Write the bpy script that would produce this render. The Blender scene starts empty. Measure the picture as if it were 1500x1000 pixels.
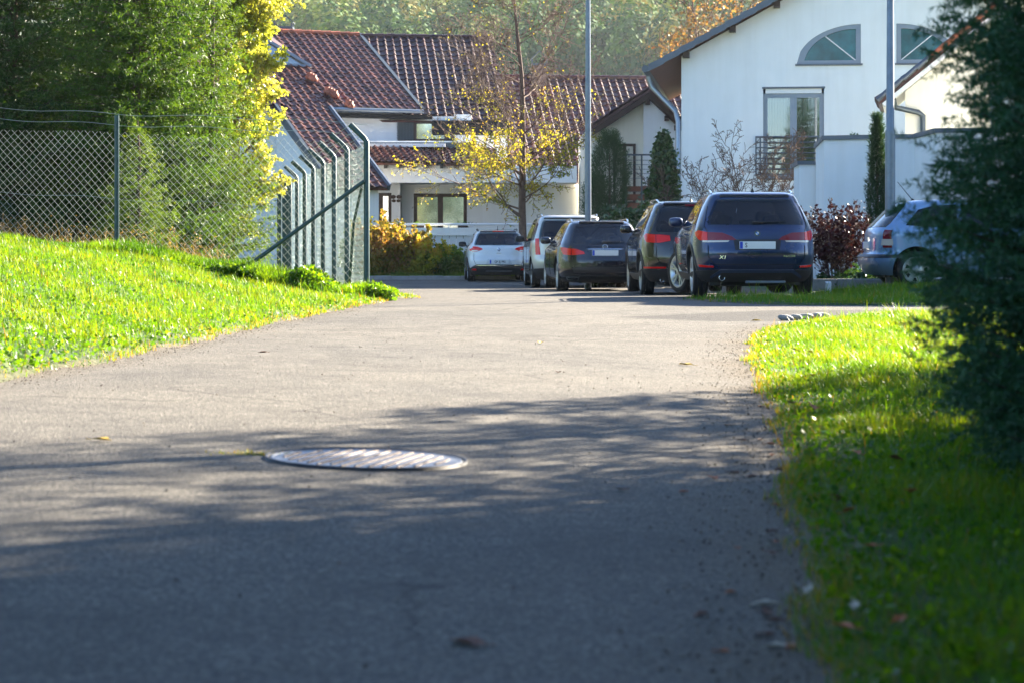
import bpy, bmesh, math, random
import numpy as np
from mathutils import Vector, Matrix, noise as mnoise
PI = math.pi
R = math.radians
scene = bpy.context.scene
C = scene.collection

# ---------------------------------------------------------------- camera, sky, sun, exposure
FPX = 3140.0          # focal length in pixels of a 1500 px wide frame
HOR = 352.0           # horizon row
CAMZ = 0.85
cd = bpy.data.cameras.new('camera')
cam = bpy.data.objects.new('camera', cd); C.objects.link(cam)
cam.location = (0, 0, CAMZ); cam.rotation_euler = (R(90), 0, 0)
cd.sensor_width = 36.0; cd.lens = 36.0 * FPX / 1500.0
cd.shift_y = -(500.0 - HOR) / 1500.0
cd.clip_start = 0.1; cd.clip_end = 6000
cd.dof.use_dof = True; cd.dof.focus_distance = 31.0; cd.dof.aperture_fstop = 5.0
scene.camera = cam

SUN_AZ, SUN_EL = 46.0, 27.0
world = bpy.data.worlds.new('World'); scene.world = world; world.use_nodes = True
wt = world.node_tree; wt.nodes.clear()
sky = wt.nodes.new('ShaderNodeTexSky'); sky.sky_type = 'NISHITA'; sky.sun_disc = False
sky.sun_elevation = R(SUN_EL); sky.sun_rotation = R(SUN_AZ); sky.altitude = 300
sky.air_density = 1.0; sky.dust_density = 0.4; sky.ozone_density = 4.5
bg = wt.nodes.new('ShaderNodeBackground'); bg.inputs['Strength'].default_value = 0.052
wo = wt.nodes.new('ShaderNodeOutputWorld')
wt.links.new(sky.outputs[0], bg.inputs[0]); wt.links.new(bg.outputs[0], wo.inputs[0])

sl = bpy.data.lights.new('sun', 'SUN'); sl.energy = 5.0; sl.angle = R(0.6); sl.color = (1.0, 0.89, 0.71)
sun = bpy.data.objects.new('sun', sl); C.objects.link(sun); sun.location = (40, 40, 40)
sdir = Vector((math.sin(R(SUN_AZ)) * math.cos(R(SUN_EL)), math.cos(R(SUN_AZ)) * math.cos(R(SUN_EL)), math.sin(R(SUN_EL))))
sun.rotation_euler = sdir.to_track_quat('Z', 'Y').to_euler()

vs = scene.view_settings
vs.view_transform = 'Standard'; vs.look = 'None'; vs.gamma = 1.0; vs.exposure = 2.82; vs.use_curve_mapping = False
cy = scene.cycles
cy.use_denoising = True
cy.max_bounces = 6; cy.diffuse_bounces = 3; cy.glossy_bounces = 3; cy.transmission_bounces = 4; cy.transparent_max_bounces = 8
cy.volume_bounces = 0; cy.caustics_reflective = False; cy.caustics_refractive = False
cy.sample_clamp_indirect = 6.0

# ---------------------------------------------------------------- helpers
def at(px, py, Y):
    "where a point seen at (px, py) of the 1500x1000 photograph stands at distance Y"
    return Vector(((px - 750.0) * Y / FPX, Y, CAMZ - (py - HOR) * Y / FPX))

def tag(o, label=None, cat=None, group=None, kind=None):
    if label: o['label'] = label
    if cat: o['category'] = cat
    if group: o['group'] = group
    if kind: o['kind'] = kind
    return o

def empty(name, loc=(0, 0, 0), rz=0.0, label=None, cat=None, group=None):
    o = bpy.data.objects.new(name, None); C.objects.link(o)
    o.location = loc; o.rotation_euler = (0, 0, rz); o.empty_display_size = 0.2
    return tag(o, label, cat, group)

def link(name, me, mat=None, parent=None, smooth=False):
    o = bpy.data.objects.new(name, me); C.objects.link(o)
    if mat is not None and len(me.materials) == 0: me.materials.append(mat)
    if parent is not None: o.parent = parent
    if smooth:
        me.polygons.foreach_set('use_smooth', np.ones(len(me.polygons), dtype=bool))
    return o

def copy_tree(o, parent=None):
    c = o.copy(); C.objects.link(c)
    if parent is not None: c.parent = parent
    for ch in list(o.children): copy_tree(ch, c)
    return c

class MB:
    "collects boxes, tubes, prisms, surfaces; build() links them as ONE mesh"
    def __init__(s): s.v = []; s.f = []; s.m = []; s.mi = 0; s.sm = []
    def add(s, vs, fs, smooth=False):
        b = len(s.v); s.v += [tuple(p) for p in vs]
        s.f += [tuple(b + i for i in f) for f in fs]; s.m += [s.mi] * len(fs); s.sm += [smooth] * len(fs)
    def box(s, x0, x1, y0, y1, z0, z1):
        s.add([(x0,y0,z0),(x1,y0,z0),(x1,y1,z0),(x0,y1,z0),(x0,y0,z1),(x1,y0,z1),(x1,y1,z1),(x0,y1,z1)],
              [(0,3,2,1),(4,5,6,7),(0,1,5,4),(1,2,6,5),(2,3,7,6),(3,0,4,7)])
    def beam(s, p, q, w, h, up=(0,0,1)):
        p = Vector(p); q = Vector(q); d = (q - p).normalized(); up = Vector(up)
        a = d.cross(up)
        if a.length < 1e-4: a = d.cross(Vector((1,0,0)))
        a.normalize(); b = a.cross(d).normalized()
        vs = []
        for c in (p, q):
            for i, j in ((-1,-1),(1,-1),(1,1),(-1,1)): vs.append(c + a * (i*w/2) + b * (j*h/2))
        s.add(vs, [(0,1,2,3),(7,6,5,4),(0,4,5,1),(1,5,6,2),(2,6,7,3),(3,7,4,0)])
    def tube(s, pts, rad, n=6, caps=True, smooth=True):
        pts = [Vector(p) for p in pts]
        if not hasattr(rad, '__len__'): rad = [rad] * len(pts)
        vs = []; prev = None
        for i, p in enumerate(pts):
            d = (pts[min(i+1, len(pts)-1)] - pts[max(i-1, 0)])
            if d.length < 1e-9: d = Vector((0,0,1))
            d.normalize()
            if prev is None:
                a = d.orthogonal().normalized()
            else:
                a = prev - d * prev.dot(d)
                if a.length < 1e-6: a = d.orthogonal()
                a.normalize()
            prev = a; b = d.cross(a)
            for k in range(n):
                t = 2*PI*k/n
                vs.append(p + a * (rad[i]*math.cos(t)) + b * (rad[i]*math.sin(t)))
        fs = []
        for i in range(len(pts)-1):
            for k in range(n):
                k2 = (k+1) % n
                fs.append((i*n+k, i*n+k2, (i+1)*n+k2, (i+1)*n+k))
        s.add(vs, fs, smooth)
        if caps:
            s.add(vs[:n], [tuple(range(n-1,-1,-1))]); s.add(vs[-n:], [tuple(range(n))])
    def prism(s, poly, fn, t0, t1):
        "poly 2D points; fn(u,v,t) -> 3D"
        n = len(poly)
        vs = [fn(u, v, t0) for u, v in poly] + [fn(u, v, t1) for u, v in poly]
        s.add(vs, [tuple(range(n)), tuple(range(2*n-1, n-1, -1))] + [(i, n+i, n+(i+1)%n, (i+1)%n) for i in range(n)])
    def grid(s, P, smooth=True, close_u=False):
        "P[i][j] 3D points"
        nu = len(P); nv = len(P[0]); vs = [p for row in P for p in row]; fs = []
        for i in range(nu - (0 if close_u else 1)):
            i2 = (i+1) % nu
            for j in range(nv-1): fs.append((i*nv+j, i2*nv+j, i2*nv+j+1, i*nv+j+1))
        s.add(vs, fs, smooth)
    def lathe(s, prof, n=32, axis='x', c=(0,0,0), smooth=True):
        "prof list of (axial, radius)"
        vs = []
        for k in range(n):
            t = 2*PI*k/n
            for a, r in prof:
                if axis == 'x': vs.append((c[0]+a, c[1]+r*math.cos(t), c[2]+r*math.sin(t)))
                elif axis == 'y': vs.append((c[0]+r*math.cos(t), c[1]+a, c[2]+r*math.sin(t)))
                else: vs.append((c[0]+r*math.cos(t), c[1]+r*math.sin(t), c[2]+a))
        m = len(prof); fs = []
        for k in range(n):
            k2 = (k+1) % n
            for j in range(m-1): fs.append((k*m+j, k2*m+j, k2*m+j+1, k*m+j+1))
        s.add(vs, fs, smooth)
    def build(s, name, mat=None, parent=None, fix=True, bevel=0.0):
        me = bpy.data.meshes.new(name)
        me.from_pydata([tuple(v) for v in s.v], [], s.f); 
        mats = mat if isinstance(mat, (list, tuple)) else [mat]
        for m in mats:
            if m is not None: me.materials.append(m)
        me.polygons.foreach_set('material_index', s.m)
        me.polygons.foreach_set('use_smooth', s.sm)
        if fix or bevel:
            bm = bmesh.new(); bm.from_mesh(me)
            bmesh.ops.recalc_face_normals(bm, faces=bm.faces)
            if bevel: 
                es = [e for e in bm.edges if len(e.link_faces) == 2 and e.calc_face_angle(0) > 0.6]
                bmesh.ops.bevel(bm, geom=es, offset=bevel, segments=1, affect='EDGES')
            bm.to_mesh(me); bm.free()
        me.update()
        o = bpy.data.objects.new(name, me); C.objects.link(o)
        if parent is not None: o.parent = parent
        return o

def np_mesh(name, V, nper, mat, parent=None, tint=None, smooth=False):
    "faces of nper consecutive vertices each; tint: one value per face"
    V = np.ascontiguousarray(V.reshape(-1, 3), dtype=np.float32); nv = len(V); nf = nv // nper
    me = bpy.data.meshes.new(name)
    me.vertices.add(nv); me.vertices.foreach_set('co', V.ravel())
    me.loops.add(nv); me.loops.foreach_set('vertex_index', np.arange(nv, dtype=np.int32))
    me.polygons.add(nf); me.polygons.foreach_set('loop_start', np.arange(0, nv, nper, dtype=np.int32))
    try: me.polygons.foreach_set('loop_total', np.full(nf, nper, dtype=np.int32))
    except Exception: pass
    me.update(calc_edges=True)
    if tint is not None:
        a = me.attributes.new('tint', 'FLOAT', 'FACE'); a.data.foreach_set('value', np.ascontiguousarray(tint, dtype=np.float32))
    me.materials.append(mat)
    o = bpy.data.objects.new(name, me); C.objects.link(o)
    if parent is not None: o.parent = parent
    return o

def text_mesh(name, body, size, mat, parent, loc, rot, sx=1.0, extrude=0.0015, align='CENTER', shear=0.0):
    cu = bpy.data.curves.new('t', 'FONT'); cu.body = body; cu.size = size; cu.extrude = extrude
    cu.align_x = align; cu.align_y = 'CENTER'; cu.shear = shear; cu.resolution_u = 3; cu.offset = size*0.012
    to = bpy.data.objects.new('t', cu); C.objects.link(to)
    dg = bpy.context.evaluated_depsgraph_get()
    me = bpy.data.meshes.new_from_object(to.evaluated_get(dg))
    bpy.data.objects.remove(to); bpy.data.curves.remove(cu)
    me.name = name; me.materials.clear(); me.materials.append(mat)
    o = bpy.data.objects.new(name, me); C.objects.link(o); o.parent = parent
    o.location = loc; o.rotation_euler = rot; o.scale = (sx, 1, 1)
    return o

# ---------------------------------------------------------------- materials
def new_mat(name):
    m = bpy.data.materials.new(name); m.use_nodes = True
    nt = m.node_tree; return m, nt, nt.nodes['Principled BSDF']

def mat(name, col, rough=0.6, metal=0.0, spec=0.5, coat=0.0, var=0.0, vscale=3.0, bump=0.0, bscale=60.0, trans=0.0):
    m, nt, b = new_mat(name)
    b.inputs['Base Color'].default_value = (*col, 1); b.inputs['Roughness'].default_value = rough
    b.inputs['Metallic'].default_value = metal; b.inputs['Specular IOR Level'].default_value = spec
    b.inputs['Coat Weight'].default_value = coat; b.inputs['Coat Roughness'].default_value = 0.03
    b.inputs['Transmission Weight'].default_value = trans
    if var or bump:
        tc = nt.nodes.new('ShaderNodeTexCoord')
        if var:
            n = nt.nodes.new('ShaderNodeTexNoise'); n.inputs['Scale'].default_value = vscale; n.inputs['Detail'].default_value = 6
            n.inputs['Roughness'].default_value = 0.65
            nt.links.new(tc.outputs['Object'], n.inputs['Vector'])
            r = nt.nodes.new('ShaderNodeValToRGB')
            r.color_ramp.elements[0].position = 0.3; r.color_ramp.elements[1].position = 0.7
            r.color_ramp.elements[0].color = (*[max(0, c*(1-var)) for c in col], 1)
            r.color_ramp.elements[1].color = (*[min(1, c*(1+var)) for c in col], 1)
            nt.links.new(n.outputs['Fac'], r.inputs[0]); nt.links.new(r.outputs[0], b.inputs['Base Color'])
        if bump:
            n2 = nt.nodes.new('ShaderNodeTexNoise'); n2.inputs['Scale'].default_value = bscale; n2.inputs['Detail'].default_value = 5
            nt.links.new(tc.outputs['Object'], n2.inputs['Vector'])
            bp = nt.nodes.new('ShaderNodeBump'); bp.inputs['Strength'].default_value = bump; bp.inputs['Distance'].default_value = 0.02
            nt.links.new(n2.outputs['Fac'], bp.inputs['Height']); nt.links.new(bp.outputs[0], b.inputs['Normal'])
    return m

def leaf_mat(name, cols, trans=0.45, rough=0.55, spec=0.25, tmul=(1.9, 1.75, 0.55)):
    "cols: colour stops over the per-face attribute tint; part of the light goes through the leaf"
    m, nt, b = new_mat(name)
    at_ = nt.nodes.new('ShaderNodeAttribute'); at_.attribute_name = 'tint'
    r = nt.nodes.new('ShaderNodeValToRGB')
    els = r.color_ramp.elements
    while len(els) < len(cols): els.new(0.5)
    for i, c in enumerate(cols):
        els[i].position = i / max(1, len(cols)-1); els[i].color = (*c, 1)
    nt.links.new(at_.outputs['Fac'], r.inputs[0]); nt.links.new(r.outputs[0], b.inputs['Base Color'])
    b.inputs['Roughness'].default_value = rough; b.inputs['Specular IOR Level'].default_value = spec
    t = nt.nodes.new('ShaderNodeBsdfTranslucent')
    g = nt.nodes.new('ShaderNodeMix'); g.data_type = 'RGBA'; g.blend_type = 'MULTIPLY'; g.inputs[0].default_value = 1.0
    nt.links.new(r.outputs[0], g.inputs[6]); g.inputs[7].default_value = (*tmul, 1)
    nt.links.new(g.outputs[2], t.inputs['Color'])
    mx = nt.nodes.new('ShaderNodeMixShader'); mx.inputs[0].default_value = trans
    out = nt.nodes['Material Output']
    nt.links.new(b.outputs[0], mx.inputs[1]); nt.links.new(t.outputs[0], mx.inputs[2]); nt.links.new(mx.outputs[0], out.inputs[0])
    return m

M = {}
M['white_wall'] = mat('white_render', (0.85, 0.86, 0.87), 0.9, var=0.04, vscale=0.7, bump=0.25, bscale=90)
M['cream_and_warm_lit_wall'] = mat('cream_and_warm_lit_render', (0.80, 0.76, 0.64), 0.9, var=0.05, vscale=1.0, bump=0.25, bscale=90)
def streaks(m, k):
    "rain streaks and splash dirt on a rendered wall"
    nt = m.node_tree; b = nt.nodes['Principled BSDF']; src = b.inputs['Base Color'].links[0].from_socket
    tc = nt.nodes.new('ShaderNodeTexCoord'); mp = nt.nodes.new('ShaderNodeMapping'); mp.inputs['Scale'].default_value = (2.6, 2.6, 0.22)
    n = nt.nodes.new('ShaderNodeTexNoise'); n.inputs['Scale'].default_value = 1.6; n.inputs['Detail'].default_value = 7; n.inputs['Roughness'].default_value = 0.6
    nt.links.new(tc.outputs['Object'], mp.inputs[0]); nt.links.new(mp.outputs[0], n.inputs['Vector'])
    r = nt.nodes.new('ShaderNodeValToRGB'); r.color_ramp.elements[0].position = 0.35; r.color_ramp.elements[1].position = 0.62
    r.color_ramp.elements[0].color = (1-k, 1-k*1.05, 1-k*1.2, 1); r.color_ramp.elements[1].color = (1, 1, 1, 1)
    nt.links.new(n.outputs['Fac'], r.inputs[0])
    x = nt.nodes.new('ShaderNodeMix'); x.data_type = 'RGBA'; x.blend_type = 'MULTIPLY'; x.inputs[0].default_value = 1.0
    nt.links.new(src, x.inputs[6]); nt.links.new(r.outputs[0], x.inputs[7]); nt.links.new(x.outputs[2], b.inputs['Base Color'])
streaks(M['white_wall'], 0.05); streaks(M['cream_and_warm_lit_wall'], 0.07)
M['cap_grey'] = mat('grey_sheet_metal', (0.10, 0.12, 0.15), 0.45, 0.3, var=0.15, vscale=4)
M['frame_grey'] = mat('blue_grey_frame_paint', (0.22, 0.27, 0.34), 0.4, var=0.05)
M['brown_wood'] = mat('dark_brown_wood', (0.045, 0.022, 0.015), 0.6, var=0.3, vscale=8)
M['soffit'] = mat('red_brown_soffit_boards', (0.20, 0.065, 0.032), 0.6, var=0.25, vscale=6)
M['glass'] = mat('window_glass', (0.02, 0.035, 0.04), 0.03, spec=1.0, coat=0.6)
M['curtain'] = mat('beige_curtain', (0.26, 0.22, 0.14), 0.9, var=0.1)
M['zinc'] = mat('zinc_gutter', (0.30, 0.33, 0.36), 0.35, 0.7, var=0.12, vscale=5)
M['dark_zinc'] = mat('dark_zinc', (0.08, 0.10, 0.12), 0.4, 0.5, var=0.15, vscale=5)
M['rail_white'] = mat('white_rail', (0.75, 0.76, 0.78), 0.4)
M['galv'] = mat('galvanised_steel', (0.20, 0.235, 0.28), 0.45, 0.35, var=0.14, vscale=9, bump=0.05, bscale=120)
M['wire'] = mat('galvanised_wire', (0.42, 0.44, 0.40), 0.4, 0.4)
M['wire_green'] = mat('green_coated_wire', (0.40, 0.50, 0.46), 0.35, 0.3)
M['post_green'] = mat('green_painted_post', (0.02, 0.055, 0.055), 0.4, 0.1, spec=0.5, var=0.25, vscale=14)
M['black'] = mat('black_plastic', (0.012, 0.012, 0.014), 0.45, var=0.1, vscale=20)
M['black_gap'] = mat('dark_gap', (0.004, 0.004, 0.005), 0.8)
M['rubber'] = mat('tyre_rubber', (0.016, 0.015, 0.015), 0.8, var=0.35, vscale=14, bump=0.2, bscale=120)
M['alloy'] = mat('alloy_wheel', (0.50, 0.52, 0.55), 0.3, 0.75)
M['chrome'] = mat('chrome', (0.75, 0.76, 0.78), 0.12, 0.95)
M['bark'] = mat('bark', (0.085, 0.055, 0.04), 0.9, var=0.4, vscale=14, bump=0.5, bscale=40)
M['twig'] = mat('twig_bark', (0.13, 0.08, 0.06), 0.85, var=0.25, vscale=10)
M['stone'] = mat('concrete', (0.30, 0.29, 0.27), 0.85, var=0.2, vscale=7, bump=0.3, bscale=60)
M['plate'] = mat('plate_white', (0.80, 0.80, 0.78), 0.4)
M['plate_blue'] = mat('plate_blue', (0.01, 0.06, 0.5), 0.4)
M['ink'] = mat('plate_ink', (0.01, 0.01, 0.012), 0.5)
M['red_lens'] = mat('red_lens', (0.85, 0.012, 0.010), 0.15, spec=0.4, coat=0.25)
M['red_dark'] = mat('dark_red_lens', (0.22, 0.004, 0.010), 0.12, spec=0.4, coat=0.3)
M['clear_lens'] = mat('clear_lens', (0.75, 0.62, 0.50), 0.12, spec=0.8, coat=1.0)
M['car_glass'] = mat('tinted_car_glass', (0.004, 0.007, 0.012), 0.02, spec=0.6, coat=0.0)
# ---------------------------------------------------------------- ground, road, hills
def sst(t): 
    t = np.clip(t, 0, 1); return t*t*(3-2*t)
def wob(X, Y, s=1.0):
    return np.sin(X*1.7*s + Y*0.9*s) * 0.5 + np.sin(Y*2.3*s - X*1.1*s + 1.3) * 0.3 + np.sin(Y*5.1*s + X*3.7*s + 0.4) * 0.2
EL = ([-60, 0, 11.8, 14.6, 17.4, 21.7, 25.9, 31, 32.6, 33.4, 36, 51, 55, 60, 62.5], [-3.6, -3.3, -2.85, -2.6, -2.5, -2.42, -2.06, -1.66, -1.42, -1.62, -2.35, -4.6, -12, -45, -45])
ER = ([-60, 0, 4.1, 7.67, 9.96, 14, 16.9, 20, 22.2, 23.6, 24.3, 25.0, 28.0, 28.15, 29.2, 30.6, 31.3, 31.7, 40, 50, 62],
      [0.2, 0.35, 0.60, 0.97, 1.25, 1.6, 1.86, 2.25, 3.0, 4.6, 9, 45, 45, 3.3, 2.75, 2.45, 2.7, 4.75, 4.0, 3.1, 2.6])
def edgeL(Y): return np.interp(Y, *EL)
def edgeR(Y): return np.interp(Y, *ER)
def road_sd(X, Y):
    X = np.asarray(X, float); Y = np.asarray(Y, float)
    w = 0.05 * wob(X, Y, 2.1) + 0.03 * wob(X, Y, 5.3)
    return np.minimum(np.minimum(X - edgeL(Y), edgeR(Y) - X), 62.3 - Y) + w
ZB = ([-100, 26, 31, 37, 43, 49, 60, 75, 200], [0, 0, 0.0, -0.10, -0.17, -0.24, -0.30, -0.30, -0.1])
def Hn(X, Y):
    X = np.asarray(X, float); Y = np.asarray(Y, float)
    z = np.interp(Y, *ZB)
    d = edgeL(np.minimum(Y, 52)) - X
    fade = sst((Y-1)/9) * (1 - sst((Y-50)/8))
    z = z + sst(d/3.6) * np.clip(0.10*(-X), 0, 1.3) * fade + 0.05 * sst(d/0.5) * fade
    dr = X - edgeR(Y)
    z = z + 0.05 * sst(dr/0.8) * (1 - sst((Y-24)/1.5))
    z = z + 0.12 * sst((X-4.6)/1.5) * sst((Y-29)/3) + 0.03 * sst((X-4.6)/1.5) * sst((Y-40)/10)
    z = z - 0.03 * (np.clip(X, -4, 3) + 0.56) * (1 - sst((Y-12)/12)) * sst((Y+2)/4)
    z = z + 0.015 * wob(X*0.5, Y*0.5) * sst(np.maximum(d, dr)/1.0)
    h = sst((Y-150)/300) * (Y-150) * 0.125 + sst((Y-500)/300)*(Y-500)*0.06
    h = h * (1 + 0.10*np.sin(X/130+1.0) + 0.06*np.sin(X/47+Y/90))
    return z + np.where(Y > 150, np.minimum(h, 150+0.02*h), 0)
def H(x, y): return float(Hn(x, y))

def lines(segs):
    out = []
    for a, b, st in segs:
        n = max(1, int(round((b-a)/st))); out += list(np.linspace(a, b, n, endpoint=False))
    out.append(segs[-1][1]); return np.array(out)
gx = lines([(-1500,-300,150),(-300,-60,24),(-60,-20,4),(-20,-9,0.6),(-9,9,0.18),(9,20,0.6),(20,60,4),(60,300,24),(300,1500,150)])
gy = lines([(-300,-30,30),(-30,1,2.5),(1,36,0.2),(36,66,0.4),(66,150,6),(150,1300,25),(1300,2500,200)])
GX, GY = np.meshgrid(gx, gy, indexing='ij')
SD = road_sd(GX, GY)

def grid_mesh(name, X, Y, Z, keep, mat_, attrs):
    nx, ny = X.shape
    idx = np.arange(nx*ny).reshape(nx, ny)
    q = np.stack([idx[:-1,:-1], idx[1:,:-1], idx[1:,1:], idx[:-1,1:]], -1).reshape(-1, 4)
    q = q[keep.reshape(-1)] if keep is not None else q
    used = np.unique(q); remap = np.full(nx*ny, -1); remap[used] = np.arange(len(used)); q = remap[q]
    V = np.stack([X.ravel(), Y.ravel(), Z.ravel()], -1)[used]
    me = bpy.data.meshes.new(name)
    me.vertices.add(len(V)); me.vertices.foreach_set('co', V.astype(np.float32).ravel())
    me.loops.add(q.size); me.loops.foreach_set('vertex_index', q.astype(np.int32).ravel())
    me.polygons.add(len(q)); me.polygons.foreach_set('loop_start', np.arange(0, q.size, 4, dtype=np.int32))
    try: me.polygons.foreach_set('loop_total', np.full(len(q), 4, dtype=np.int32))
    except Exception: pass
    me.update(calc_edges=True); me.polygons.foreach_set('use_smooth', np.ones(len(q), dtype=bool))
    for k, A in attrs.items():
        a = me.attributes.new(k, 'FLOAT', 'POINT'); a.data.foreach_set('value', A.ravel()[used].astype(np.float32))
    me.materials.append(mat_)
    o = bpy.data.objects.new(name, me); C.objects.link(o); return o

def N(nt, t, **kw):
    n = nt.nodes.new(t)
    for k, v in kw.items():
        if k in ('data_type', 'blend_type', 'operation', 'attribute_name', 'noise_dimensions', 'feature'): setattr(n, k, v)
        else: n.inputs[k].default_value = v
    return n
def ramp(nt, src, stops):
    r = nt.nodes.new('ShaderNodeValToRGB'); els = r.color_ramp.elements
    while len(els) < len(stops): els.new(0.5)
    for e, (p, c) in zip(els, stops):
        e.position = p; e.color = (*c, 1) if len(c) == 3 else c
    nt.links.new(src, r.inputs[0]); return r.outputs[0]
def mixc(nt, fac, a, b, blend='MIX'):
    m = nt.nodes.new('ShaderNodeMix'); m.data_type = 'RGBA'; m.blend_type = blend
    for s, v in ((0, fac), (6, a), (7, b)):
        if hasattr(v, 'is_linked') or isinstance(v, bpy.types.NodeSocket): nt.links.new(v, m.inputs[s])
        else: m.inputs[s].default_value = v if not isinstance(v, tuple) or len(v) == 4 else (*v, 1)
    return m.outputs[2]

# soil and thatch under the grass
m, nt, b = new_mat('soil_and_turf')
tc = nt.nodes.new('ShaderNodeTexCoord')
n1 = N(nt, 'ShaderNodeTexNoise', Scale=0.9, Detail=8); n2 = N(nt, 'ShaderNodeTexNoise', Scale=22.0, Detail=8)
for n in (n1, n2): nt.links.new(tc.outputs['Object'], n.inputs['Vector'])
c1 = ramp(nt, n1.outputs['Fac'], [(0.3, (0.018, 0.05, 0.008)), (0.7, (0.045, 0.075, 0.010))])
c2 = ramp(nt, n2.outputs['Fac'], [(0.3, (0.045, 0.032, 0.02)), (0.7, (0.17, 0.13, 0.075))])
ad = N(nt, 'ShaderNodeAttribute', attribute_name='dirt')
col = mixc(nt, ad.outputs['Fac'], c1, c2)
nt.links.new(col, b.inputs['Base Color']); b.inputs['Roughness'].default_value = 0.95
bp = N(nt, 'ShaderNodeBump', Strength=0.8, Distance=0.03); nt.links.new(n2.outputs['Fac'], bp.inputs['Height']); nt.links.new(bp.outputs[0], b.inputs['Normal'])
M['soil'] = m
inside = sst((SD+0.05)/0.16)
GZ = Hn(GX, GY) + 0.02 * (1-inside) - 0.07 * inside
tag(grid_mesh('ground', GX, GY, GZ, None, M['soil'], {'dirt': np.clip(np.exp(-np.abs(SD)/0.09) + (GY > 29.5)*(GX < 4.9)*(GX > 0)*(GY < 62)*1.0, 0, 1)}), kind='structure')

# asphalt
m, nt, b = new_mat('worn_asphalt')
tc = nt.nodes.new('ShaderNodeTexCoord')
big = N(nt, 'ShaderNodeTexNoise', Scale=0.35, Detail=5); mid = N(nt, 'ShaderNodeTexNoise', Scale=3.0, Detail=8, Roughness=0.7)
fine = N(nt, 'ShaderNodeTexNoise', Scale=70.0, Detail=6, Roughness=0.75); vor = N(nt, 'ShaderNodeTexVoronoi', Scale=110.0)
spk = N(nt, 'ShaderNodeTexVoronoi', Scale=16.0)
for n in (big, mid, fine, vor, spk): nt.links.new(tc.outputs['Object'], n.inputs['Vector'])
c = ramp(nt, mid.outputs['Fac'], [(0.3, (0.080, 0.076, 0.071)), (0.7, (0.140, 0.130, 0.118))])
c = mixc(nt, ramp(nt, big.outputs['Fac'], [(0.35, (0,0,0)), (0.65, (0.6,0.6,0.6))]), c, (0.155, 0.141, 0.122, 1))
c = mixc(nt, 0.85, c, ramp(nt, vor.outputs['Color'], [(0.1, (0.45,0.45,0.46)), (0.55, (0.9,0.9,0.9)), (0.85, (1.9,1.85,1.75))]), 'MULTIPLY')
c = mixc(nt, 0.6, c, ramp(nt, fine.outputs['Fac'], [(0.3, (0.6,0.6,0.6)), (0.7, (1.4,1.4,1.4))]), 'MULTIPLY')
c = mixc(nt, ramp(nt, spk.outputs['Distance'], [(0.05, (0.7,0.7,0.7)), (0.09, (0,0,0))]), c, mixc(nt, spk.outputs['Color'], (0.03,0.025,0.02,1), (0.20,0.18,0.15,1)))
st = N(nt, 'ShaderNodeTexNoise', Scale=1.3, Detail=7, Roughness=0.72, Distortion=0.6); nt.links.new(tc.outputs['Object'], st.inputs['Vector'])
c = mixc(nt, ramp(nt, st.outputs['Fac'], [(0.48, (0,0,0)), (0.70, (0.6,0.6,0.6))]), c, (0.065, 0.060, 0.056, 1))
wv = N(nt, 'ShaderNodeTexNoise', Scale=2.5, Detail=5); nt.links.new(tc.outputs['Object'], wv.inputs['Vector'])
va = nt.nodes.new('ShaderNodeVectorMath'); va.operation = 'MULTIPLY_ADD'; va.inputs[1].default_value = (0.5,0.5,0.5); nt.links.new(wv.outputs['Color'], va.inputs[0]); nt.links.new(tc.outputs['Object'], va.inputs[2])
cr = N(nt, 'ShaderNodeTexVoronoi', Scale=0.42, feature='DISTANCE_TO_EDGE'); nt.links.new(va.outputs[0], cr.inputs['Vector'])
crk = ramp(nt, cr.outputs['Distance'], [(0.0, (0.75,0.75,0.75)), (0.008, (0,0,0))])
crm = ramp(nt, big.outputs['Fac'], [(0.50, (0,0,0)), (0.58, (1,1,1))])
c = mixc(nt, mixc(nt, 1.0, crk, crm, 'MULTIPLY'), c, (0.035, 0.032, 0.030, 1))
ea = N(nt, 'ShaderNodeAttribute', attribute_name='edge')
c = mixc(nt, ea.outputs['Fac'], c, ramp(nt, fine.outputs['Fac'], [(0.35, (0.055,0.04,0.026)), (0.65, (0.20,0.16,0.11))]))
pa = N(nt, 'ShaderNodeAttribute', attribute_name='patch')
c = mixc(nt, pa.outputs['Fac'], c, (0.036, 0.034, 0.034, 1))
nt.links.new(c, b.inputs['Base Color']); b.inputs['Roughness'].default_value = 0.75; b.inputs['Specular IOR Level'].default_value = 0.16
hs = nt.nodes.new('ShaderNodeMath'); hs.operation = 'ADD'; nt.links.new(vor.outputs['Distance'], hs.inputs[0]); nt.links.new(fine.outputs['Fac'], hs.inputs[1])
bp = N(nt, 'ShaderNodeBump', Strength=0.55, Distance=0.012); nt.links.new(hs.outputs[0], bp.inputs['Height']); nt.links.new(bp.outputs[0], b.inputs['Normal'])
M['asphalt'] = m
kv = SD > -0.45
keep = (kv[:-1,:-1] & kv[1:,:-1] & kv[1:,1:] & kv[:-1,1:])
cx = (GX[:-1,:-1]+GX[1:,1:])/2; cyy = (GY[:-1,:-1]+GY[1:,1:])/2
keep &= (np.abs(cx) < 60) & (cyy > -30) & (cyy < 64)
edge = np.clip(np.exp(-np.clip(SD, 0, 9)/0.10)*0.9 + np.exp(-np.clip(edgeR(GY)-GX, 0, 9)/0.30)*0.75*(GY < 24), 0, 1) * (0.6 + 0.4*wob(GX*2, GY*2))
patch = sst((GX-0.9 - 0.9*np.abs(GY-23.7))/0.5) * (GX < 6) * (np.abs(GY-24.3) < 1.6) * 0.7
tag(grid_mesh('road', GX, GY, Hn(GX, GY) + 0.006*wob(GX, GY, 0.7), keep, M['asphalt'], {'edge': np.clip(edge, 0, 1), 'patch': patch}), kind='structure')

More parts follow.
